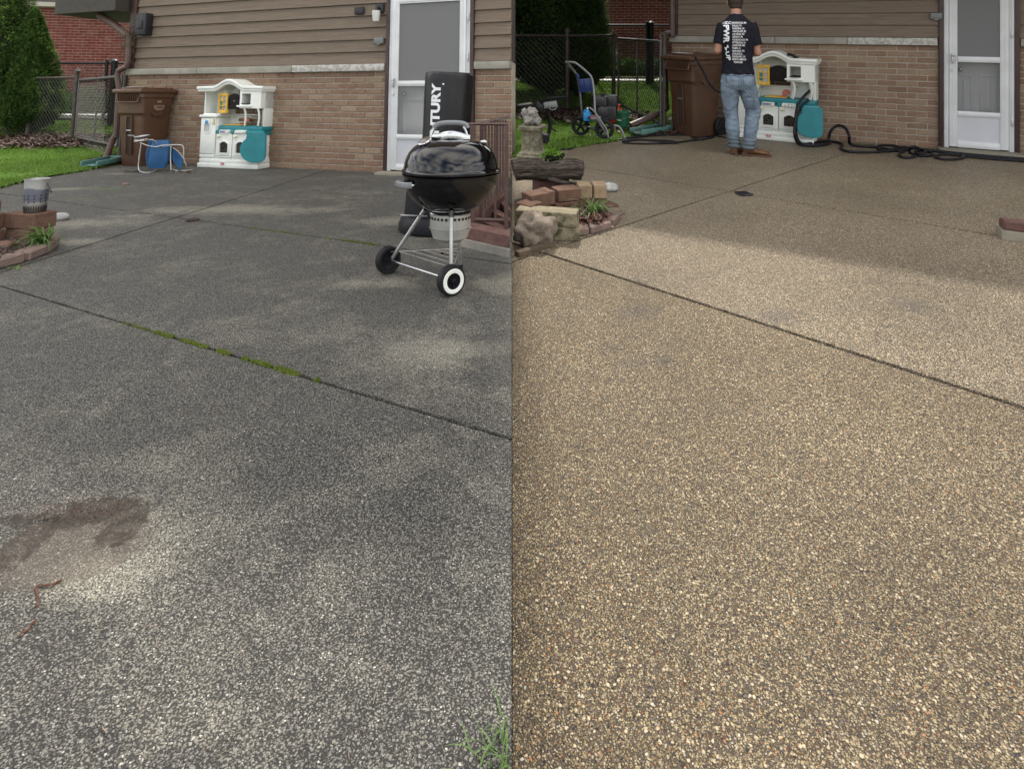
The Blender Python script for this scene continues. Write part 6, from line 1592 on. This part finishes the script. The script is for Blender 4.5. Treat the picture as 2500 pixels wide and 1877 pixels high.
for s, sh_, el, wr in ((-1, (cxp - .158, .0, 1.378), (sx(1728), .0, 1.12), (cxp - .09, .22, 1.10)), (1, (cxp + .148, .0, 1.378), (sx(2035), -.01, 1.10), (cxp + .10, .22, 1.13))):
    S, E, Wv = Vector(sh_), Vector(el), Vector(wr)
    loft(bm, [(S + Vector((-.02 * s, 0, -.02)), .040, .042, (E - S)), (S.lerp(E, .35), .052, .056, (E - S)), (S.lerp(E, .75), .043, .046, (E - S)), (E + (E - S).normalized() * .01, .040, .043, (E - S))], 16)
    ell(bm, E, (.042, .044, .044)); tube(bm, [E, E.lerp(Wv, .25), E.lerp(Wv, .6), Wv], lambda t: .043 - .017 * t, n=14)
    h = (Wv - E).normalized(); up = Vector((0, 0, 1)); sd = h.cross(up).normalized()
    palm = Wv + h * .05; box(bm, palm, (.03, .085, .075), Matrix.Rotation(math.atan2(h.y, h.x) , 4, 'Z') @ Matrix.Rotation(0, 4, 'X'), bev=.012)
    for k in range(4):
        b0 = Wv + h * .085 + up * (.030 - .020 * k); l = (.036, .042, .040, .032)[k]; ins = sd * (-s)
        tube(bm, [b0, b0 + h * l * .7 + ins * .004, b0 + h * l * .9 + ins * .025, b0 + h * l * .4 + ins * .038], lambda t: .0088 - .002 * t, n=8, k=3)
    tube(bm, [Wv + h * .025 + up * .03, Wv + h * .05 + up * .05 - sd * s * .015, Wv + h * .075 + up * .045 - sd * s * .03], lambda t: .011 - .003 * t, n=8, k=3)
    arms.append((S, E, Wv))
for (H_, K_, F_) in ((LH, LK, LF), (RH, RK, RF)):
    H_, K_, A_ = Vector(H_), Vector(K_), Vector((F_[0], F_[1], .09))
    tube(bm, [H_, H_.lerp(K_, .5), K_, K_.lerp(A_, .4), A_, A_ - Vector((0, 0, .05))], lambda t: .078 - .045 * min(t * 1.2, 1), n=16)
me = remeshed(bm, .0075, 3); body = put('body', me, root, M['skin'])
bm = B(); ell(bm, hd + Vector((0, -.012, .012)), (.084, .098, .115), rot(x=-18), 28, 20); ell(bm, hd + Vector((0, -.05, -.055)), (.066, .055, .055))
bmesh.ops.delete(bm, geom=[v for v in bm.verts if (v.co - hd).y > .045 and (v.co - hd).z < .06], context='VERTS')
for v in bm.verts: v.co += v.co.normalized() * .006 * noise.noise(v.co * 60)
ob('hair', bm, M['hair'], body, smooth=180)
# t-shirt
bm = B()
loft(bm, [((cxp + .004, .0, .872), .176, .126, (0, 0, 1)), ((cxp + .002, .0, .93), .163, .118, (0, 0, 1)), ((cxp, -.008, 1.03), .155, .110, (0, 0, 1)), ((cxp - .002, -.012, 1.15), .163, .112, (0, 0, 1)), ((cxp - .006, -.014, 1.27), .180, .122, (0, 0, 1)), ((cxp - .01, -.01, 1.36), .180, .118, (0, 0, 1)), ((cxp - .01, .0, 1.42), .155, .098, (0, 0, 1)), ((cxp - .01, .01, 1.465), .105, .078, (0, .1, 1)), ((cxp - .01, .02, 1.505), .068, .066, (0, .2, 1))], 36, 2.4)
for (S, E, Wv) in arms:
    d = (E - S); loft(bm, [(S - d * .14, .054, .060, d), (S + d * .2, .066, .072, d), (S + d * .52, .066, .072, d), (S + d * .72, .070, .074, d)], 20)
def wr_shirt(c):
    f = max(0, min(1, (1.42 - c.z) / .5)); w = .010 * f * noise.noise(Vector((c.x * 7, c.y * 7, c.z * 11 + c.x * 9)))
    return w + .005 * noise.noise(Vector((c.x * 18, c.y * 18, c.z * 16 - c.x * 20))) + .008 * max(0, .95 - c.z) / .1 * noise.noise(Vector((c.x * 20, c.y * 20, 0)))
me = remeshed(bm, .008, 9, wr_shirt); shirt = put('t_shirt', me, root, M['shirt'])
bv = BVHTree.FromPolygons([v.co[:] for v in me.vertices], [p_.vertices[:] for p_ in me.polygons])
def wrap(mesh, name, par, m, off=.0016, sub=.02):
    b_ = B(); b_.from_mesh(mesh); bpy.data.meshes.remove(mesh)
    bmesh.ops.triangulate(b_, faces=b_.faces[:])
    for _ in range(2): bmesh.ops.subdivide_edges(b_, edges=[e for e in b_.edges if e.calc_length() > sub], cuts=1); bmesh.ops.triangulate(b_, faces=b_.faces[:])
    for v in b_.verts:
        h = bv.ray_cast(Vector((v.co.x, -.6, v.co.y)), Vector((0, 1, 0)))
        v.co = (h[0] + h[1] * off) if h[0] is not None else Vector((v.co.x, -.1, v.co.y))
    return ob(name, b_, m, par, smooth=0)
zz = lambda zy: (379 - zy * .2984) / pm - .025
lines = ['MINNEAPOLIS, MN', 'DALLAS, TX', 'PASADENA, CA', 'VANCOUVER, BC', 'LAS VEGAS, NV', 'DETROIT, MI', 'FOXBOROUGH, MA', 'PITTSBURGH, PA', 'LANDOVER, MD', 'TAMPA, FL', 'NASHVILLE, TN', 'CHICAGO, IL', 'CLEVELAND, OH', 'NORTH AMERICA', 'TOUR 2025']
for i, s_ in enumerate(lines):
    t_ = text_mesh(s_, .0285, 0, .0005); x0 = sx(1822) + (.0 if i < 13 else (.002 if i == 13 else .016)) - .003 * max(0, i - 9) * 0
    t_.transform(Matrix.Translation((x0, zz(172 + i * 22.6), 0)) @ Matrix.Diagonal((.62, 1, 1, 1))); wrap(t_, 'shirt_lettering', shirt, M['white_print'])
t_ = text_mesh('AC', .040, 0, .001); t_.transform(Matrix.Translation((sx(1752), zz(172), 0)) @ Matrix.Diagonal((.8, 1, 1, 1))); wrap(t_, 'shirt_lettering', shirt, M['white_print'])
t_ = text_mesh('DC', .040, 0, .001); t_.transform(Matrix.Translation((sx(1783), zz(172), 0)) @ Matrix.Diagonal((.8, 1, 1, 1))); wrap(t_, 'shirt_lettering', shirt, M['white_print'])
bolt = lambda s0: [(.0, .5 * s0), (.30 * s0, .08 * s0), (.08 * s0, .06 * s0), (.22 * s0, -.5 * s0), (-.22 * s0, -.02 * s0), (.0, .0)]
def boltmesh(s0, M4):
    b_ = B(); b_.faces.new([b_.verts.new((x, y, 0)) for x, y in bolt(s0)]); me_ = bpy.data.meshes.new('b'); b_.to_mesh(me_); b_.free(); me_.transform(M4); return me_
wrap(boltmesh(.030, Matrix.Translation((sx(1778), zz(172), 0))), 'shirt_bolt', shirt, M['white_print'])
t_ = text_mesh('PWR', .080, 0, .0035); t_.transform(Matrix.Translation((sx(1777), zz(186), 0)) @ Matrix.Rotation(R(-90), 4, 'Z') @ Matrix.Diagonal((1.08, .86, 1, 1))); wrap(t_, 'shirt_lettering', shirt, M['white_print'])
wrap(boltmesh(.075, Matrix.Translation((sx(1780), zz(372), 0)) @ Matrix.Rotation(R(-20), 4, 'Z')), 'shirt_bolt', shirt, M['white_print'])
t_ = text_mesh('UP', .075, 0, .002); t_.transform(Matrix.Translation((sx(1785), zz(402), 0)) @ Matrix.Rotation(R(-78), 4, 'Z') @ Matrix.Diagonal((1.05, .62, 1, 1))); wrap(t_, 'shirt_lettering', shirt, M['white_print'])
# jeans
bm = B()
loft(bm, [((cxp + .008, 0, .955), .134, .092, (0, 0, 1)), ((cxp + .008, 0, .905), .146, .104, (0, 0, 1)), ((cxp + .008, -.002, .865), .162, .120, (0, 0, 1)), ((cxp + .006, -.008, .82), .172, .130, (0, 0, 1)), ((cxp + .004, -.010, .75), .172, .125, (0, 0, 1)), ((cxp + .004, .0, .70), .150, .10, (0, 0, 1))], 32, 2.5)
for (H_, K_, F_, s) in ((LH, LK, LF, -1), (RH, RK, RF, 1)):
    H_, K_, A_ = Vector(H_), Vector(K_), Vector((F_[0] + (-.022 if s < 0 else -.034), F_[1] - .02, .075)); H2 = Vector((cxp + s * .085, -.005, .80))
    loft(bm, [(H2, .090, .112, (K_ - H2)), (H2.lerp(K_, .3), .095, .108, (K_ - H2)), (H2.lerp(K_, .65), .084, .090, (K_ - H2)), (K_, .073, .078, (A_ - H2)), (K_.lerp(A_, .35), .071, .078, (A_ - K_)), (K_.lerp(A_, .7), .066, .070, (A_ - K_)), (A_ + Vector((0, 0, .03)), .066, .072, (0, 0, -1)), (A_, .070, .080, (0, 0, -1))], 24, 2.2)
def wr_jean(c):
    lo = max(0, min(1, (.24 - c.z) / .12)); kn = math.exp(-((c.z - .46) / .10) ** 2); cr = math.exp(-((c.z - .70) / .07) ** 2)
    return .010 * noise.noise(Vector((c.x * 10, c.y * 10, c.z * 9))) + .006 * noise.noise(Vector((c.x * 14 + c.z * 8, c.y * 14, c.z * 30))) + .010 * lo * math.sin(c.z * 150 + 2 * noise.noise(c * 14)) * .7 + .010 * kn * noise.noise(Vector((c.x * 9 + c.z * 12, c.y * 9, c.z * 34))) + .009 * cr * noise.noise(Vector((c.x * 8, c.y * 8, c.z * 40 + abs(c.x - cxp) * 50)))
me = remeshed(bm, .008, 3, wr_jean); jeans = put('jeans', me, root, M['denim'])
bv = BVHTree.FromPolygons([v.co[:] for v in me.vertices], [p_.vertices[:] for p_ in me.polygons])
def strip_mesh(pts, w, close=False):
    b_ = B(); n = len(pts); L_, R_ = [], []
    for i, q in enumerate(pts):
        a_ = Vector(pts[max(i - 1, 0)]); c_ = Vector(pts[min(i + 1, n - 1)]); d_ = (c_ - a_).normalized(); nn = Vector((-d_.y, d_.x)) * w / 2
        L_.append(b_.verts.new((q[0] + nn.x, q[1] + nn.y, 0))); R_.append(b_.verts.new((q[0] - nn.x, q[1] - nn.y, 0)))
    for i in range(n - 1): b_.faces.new((L_[i], L_[i + 1], R_[i + 1], R_[i]))
    me_ = bpy.data.meshes.new('s'); b_.to_mesh(me_); b_.free(); return me_
def rectmesh(cx_, cz_, w, h):
    b_ = B(); b_.faces.new([b_.verts.new((cx_ + x * w / 2, cz_ + z * h / 2, 0)) for x, z in ((-1, -1), (1, -1), (1, 1), (-1, 1))]); me_ = bpy.data.meshes.new('s'); b_.to_mesh(me_); b_.free(); return me_
wrap(rectmesh(sx(1888), .888, .066, .040), 'leather_patch', jeans, M['patch'], .004)
M['seam'] = simple('seam', (.05, .075, .12, 1), .9)
for s in (-1, 1):
    c_ = cxp + .008 + s * .082; w, h = .062, .075; z = .785
    wrap(strip_mesh([(c_ - w, z + h), (c_ + w, z + h - .006 * s)], .008), 'pocket_hem', jeans, M['seam'], .003)
    wrap(strip_mesh([(c_ - w, z + h), (c_ - w + .004, z - h * .6), (c_, z - h), (c_ + w - .004, z - h * .6), (c_ + w, z + h)], .0035), 'pocket_seam', jeans, M['seam'], .0025)
wrap(strip_mesh([(cxp + .008, .93), (cxp + .008, .80), (cxp + .006, .74)], .0045), 'centre_seam', jeans, M['seam'], .0025)
wrap(strip_mesh([(cxp - .14, .865), (cxp + .008, .845), (cxp + .15, .868)], .0045), 'yoke_seam', jeans, M['seam'], .0025)
wrap(strip_mesh([(cxp - .02, .93), (cxp - .02, .87)], .010), 'belt_loop', jeans, M['seam'], .004); wrap(strip_mesh([(cxp + .10, .93), (cxp + .10, .875)], .010), 'belt_loop', jeans, M['seam'], .004)
wrap(strip_mesh([(cxp + .085, .64), (cxp + .15, .63), (cxp + .15, .50), (cxp + .095, .50)], .005), 'thigh_pocket', jeans, M['seam'], .003)
# boots
for (F_, a_) in ((LF, 60), (RF, -12)):
    rz_ = R(a_); bt = bpy.data.objects.new('boot', None)
    bm = B()
    prof = [((-.085, 0, .05), .034, .030), ((-.06, 0, .06), .042, .042), ((-.02, 0, .062), .044, .048), ((.04, 0, .052), .043, .036), ((.10, 0, .042), .048, .027), ((.15, 0, .038), .044, .023), ((.18, 0, .034), .028, .016)]
    Mb = Matrix.Translation((F_[0], F_[1], 0)) @ Matrix.Rotation(rz_, 4, 'Z')
    rs = []
    for c_, w, h in prof:
        rs.append([bm.verts.new(Vector((c_[0], w * math.cos(t), c_[2] + h * math.sin(t)))) for t in [i * math.tau / 18 for i in range(18)]])
    for a1_, b1_ in zip(rs, rs[1:]):
        for j in range(18): bm.faces.new((a1_[j], a1_[(j + 1) % 18], b1_[(j + 1) % 18], b1_[j]))
    bm.faces.new(rs[0][::-1]); bm.faces.new(rs[-1])
    loft(bm, [((-.035, 0, .06), .042, .046, (0, 0, 1)), ((-.038, 0, .10), .040, .042, (0, 0, 1)), ((-.038, 0, .13), .036, .040, (0, 0, 1))], 18)
    bm.transform(Mb); me = remeshed(bm, .006, 3, lambda c: .002 * noise.noise(c * 40)); bo = put('boot', me, root, M['leather'])
    bm = B(); pts = [(-.098, -.02), (-.085, -.036), (-.04, -.043), (.02, -.040), (.08, -.047), (.13, -.049), (.175, -.036), (.20, 0), (.175, .036), (.13, .049), (.08, .047), (.02, .040), (-.04, .043), (-.085, .036), (-.098, .02)]
    prism(bm, pts, .0, .022); prism(bm, [(x, y * 1.02) for x, y in pts[:3] + pts[-3:]], -.0, .034); bm.transform(Mb); ob('sole', bm, M['boot_sole'], bo)
    bm = B()
    for k_ in range(4): box(bm, (.005 + .018 * k_, 0, .101 - .007 * k_), (.005, .04, .005), rot(y=20))
    bm.transform(Mb); ob('laces', bm, M['boot_sole'], bo)
    bpy.data.objects.remove(bt)

# ================================================================== HOSES
def hose(label, pts, r, m='hose', nm='hose', Y=YR):
    q = []
    for a in pts:
        if len(a) == 2: v = Y.g(a[0], a[1]); v.z = r + .001
        elif a[2] < 0.9: v = Y.g(a[0], a[1], a[2])
        else: v = Y.at(a[0], a[1], a[2])
        q.append(v)
    bm = B(); tube(bm, q, r, n=10, k=8); o = ob(nm, bm, M[m], None, Y=Y, smooth=180); return tag(o, label, 'hose')
Z3 = lambda x, y: (1240 + x * .2984, y * .2984)
Z4 = lambda x, y: (1860 + x * .2893, y * .2893)
kd = (YR.M @ Vector((0, 0, 0))).y
def zp(f, lst, D=None): return [f(*a[:2]) + (tuple(a[2:]) if len(a) > 2 else ()) for a in lst]
KD = (kR.matrix_world.translation).y
hose('thick black hose hanging over the right toy kitchen down to the ground', zp(Z4, [(215, 462, KD - .02), (262, 470, KD - .06), (320, 520, KD - .02), (345, 580, KD + .12), (400, 660, KD + .08), (437, 700, KD - .12), (415, 755, KD - .20), (355, 815, KD - .24), (308, 880, KD - .26), (290, 960, KD - .28), (278, 1060, KD - .3), (278, 1140, KD - .35), (300, 1205, .03), (350, 1238), (450, 1243), (540, 1232), (570, 1215), (565, 1170, KD - .16), (580, 1110, KD - .18), (620, 1070, KD - .2), (665, 1062, KD - .25), (710, 1090, KD - .35), (735, 1150, KD - .45), (742, 1210, .04), (790, 1243), (870, 1250), (960, 1255)]), .0165)
hose('black hose curling on the ground from the right toy kitchen toward the door', zp(Z4, [(432, 720, KD - .12), (428, 780, KD - .18), (400, 840, KD - .20), (345, 890, KD - .22), (300, 980, KD - .24), (288, 1080, KD - .28), (300, 1170, .06), (340, 1225), (420, 1222), (520, 1205), (600, 1208), (665, 1222), (680, 1240), (668, 1262), (690, 1282), (760, 1295), (860, 1298), (980, 1295), (1080, 1280), (1180, 1255), (1260, 1262)]), .0145)
hose('black hose looped in a tangled pile before the right storm door', zp(Z4, [(960, 1255), (1000, 1240), (1080, 1238), (1150, 1250), (1190, 1270), (1170, 1290), (1090, 1275), (1010, 1262), (980, 1272), (1050, 1290), (1150, 1280), (1220, 1262), (1290, 1255), (1240, 1270), (1180, 1295), (1160, 1325), (1200, 1342), (1270, 1340), (1320, 1310), (1340, 1280, .03), (1310, 1245, .06), (1270, 1240, .09), (1245, 1265, .05), (1250, 1300), (1320, 1328), (1400, 1328), (1440, 1315), (1400, 1290), (1310, 1275, .04), (1300, 1290, .04), (1360, 1300, .04), (1380, 1275, .05), (1340, 1262, .05)]), .0135)
hose('black hose loop lying flat on the ground below the door step', zp(Z4, [(1260, 1262), (1400, 1280), (1550, 1300), (1680, 1315), (1708, 1332), (1670, 1352), (1570, 1358), (1490, 1350), (1462, 1330), (1500, 1318), (1600, 1318), (1700, 1330), (1850, 1345), (2000, 1358), (2150, 1368), (2230, 1375)]), .0135)
hose('thick black hose running along the foot of the door step', zp(Z4, [(1380, 1282), (1480, 1290), (1600, 1305), (1760, 1322), (1900, 1335), (2060, 1348), (2200, 1358), (2240, 1362)]), .017)
BD = binR.matrix_world.translation.y
hose('black hose draped over the lid of the brown bin and hanging behind the man', zp(Z3, [(1255, 520, BD + .30), (1290, 470, BD + .2), (1380, 452, BD + .1), (1470, 452, BD - .12), (1530, 470, BD - .34), (1560, 520, BD - .40), (1600, 590, BD - .40), (1640, 670, BD - .42), (1700, 740, BD - .45), (1790, 762, BD - .5), (1850, 770, BD - .55)]), .012)
hose('thin black hose from the man toward the ground behind his legs', zp(Z3, [(1850, 800, BD - .5), (1810, 880, BD - .45), (1760, 980, BD - .4), (1715, 1070, BD - .38), (1690, 1108, .03), (1640, 1125), (1560, 1130), (1500, 1122), (1520, 1140), (1600, 1150), (1680, 1120), (1740, 1125), (1780, 1135)]), .008)
hose('black hose coil stretched over the washed patio before the brown bin', zp(Z3, [(820, 1145), (900, 1150), (1000, 1160), (940, 1172), (950, 1158), (1000, 1148), (1100, 1150), (1200, 1162), (1300, 1172), (1390, 1178), (1300, 1182), (1150, 1185), (1000, 1182), (940, 1172), (960, 1160), (1080, 1155), (1240, 1156), (1350, 1165), (1400, 1172), (1500, 1160), (1600, 1148), (1680, 1130), (1700, 1108), (1760, 1100)]), .0105)
hose('black hose running from the washer past the splash block to the man', zp(Z3, [(560, 1112), (700, 1120), (800, 1135), (900, 1138), (1020, 1135), (1140, 1122), (1250, 1115), (1400, 1112), (1550, 1110), (1700, 1098), (1800, 1092), (1900, 1088), (1960, 1085)]), .012)
hose('black cable trailing through the grass from the garden machine to the washer', zp(Z3, [(330, 1020, .12), (370, 1060, .05), (430, 1095), (520, 1110), (600, 1115), (700, 1100), (760, 1080, .05)]), .0075)
hose('black cable loop in the grass near the patio edge', zp(Z3, [(330, 1170), (370, 1205), (440, 1228), (520, 1225), (555, 1200), (540, 1180)]), .010)
hose('tangle of black hose in the grass in front of the washer wheels', zp(Z3, [(500, 1100), (560, 1090), (640, 1105), (600, 1130), (520, 1125), (560, 1108), (680, 1120), (720, 1140), (640, 1138), (580, 1120), (660, 1095), (740, 1110), (800, 1130)]), .0105)
hose('thin black hose from the fence across the splash block', zp(Z3, [(1285, 900, 8.0), (1283, 980, .12), (1270, 1050, .05), (1220, 1090), (1140, 1110)]), .006)
hose('thin grey cable on the lawn from the machine toward the patio', zp(Z3, [(350, 960, .3), (400, 1010, .08), (470, 1045), (560, 1050)]), .004, 'grey_hose')
# kerb at the right edge
k0 = YR.g(2446, 584); k1 = YR.g(2560, 600); d = (k1 - k0).normalized(); bk = Vector((.40, .92, 0))
root = thing('stairwell_kerb', 'dark brown kerb block at the right edge of the washed patio', 'kerb', YR)
bm = B(); pts = [k0, k0 + d * 1.2, k0 + d * 1.2 + bk * .13, k0 + bk * .13]; prism(bm, [(q.x, q.y) for q in pts], -.02, .055); ob('kerb_foot', bm, M['step_concrete'], root, smooth=0)
bm = B(); i0 = k0 + d * .012 + bk * .02; pts = [i0, i0 + d * 1.2, i0 + d * 1.2 + bk * .09, i0 + bk * .09]; prism(bm, [(q.x, q.y) for q in pts], .057, .115); bmesh.ops.bevel(bm, geom=bm.edges[:], offset=.006, segments=2, affect='EDGES'); ob('kerb_top', bm, M['kerb_red'], root)

litter(YL, 'dead_leaves', 'few small brown leaves along the foot of the brick wall by the toy kitchen', (YL.g(690, 408).x, YL.g(690, 408).y), .14, .012, 26, M['dead_leaf'], lambda x, y: 0.0, (.008, .02))
litter(YL, 'dead_leaves', 'thin line of dry debris where the brick wall meets the grey patio', (YL.g(840, 424).x, YL.g(840, 424).y), .25, .012, 60, M['ground_litter'], lambda x, y: 0.0, (.004, .012))
p = YL.g(833, 1022); blades(YL, 'twig', 'short bent brown twig lying in the middle of the near slab', 'twig', (YL.g(490, 1031).x, YL.g(490, 1031).y, .006), 2, (.03, .05), (.001, .0015), M['rust_root'], .1)
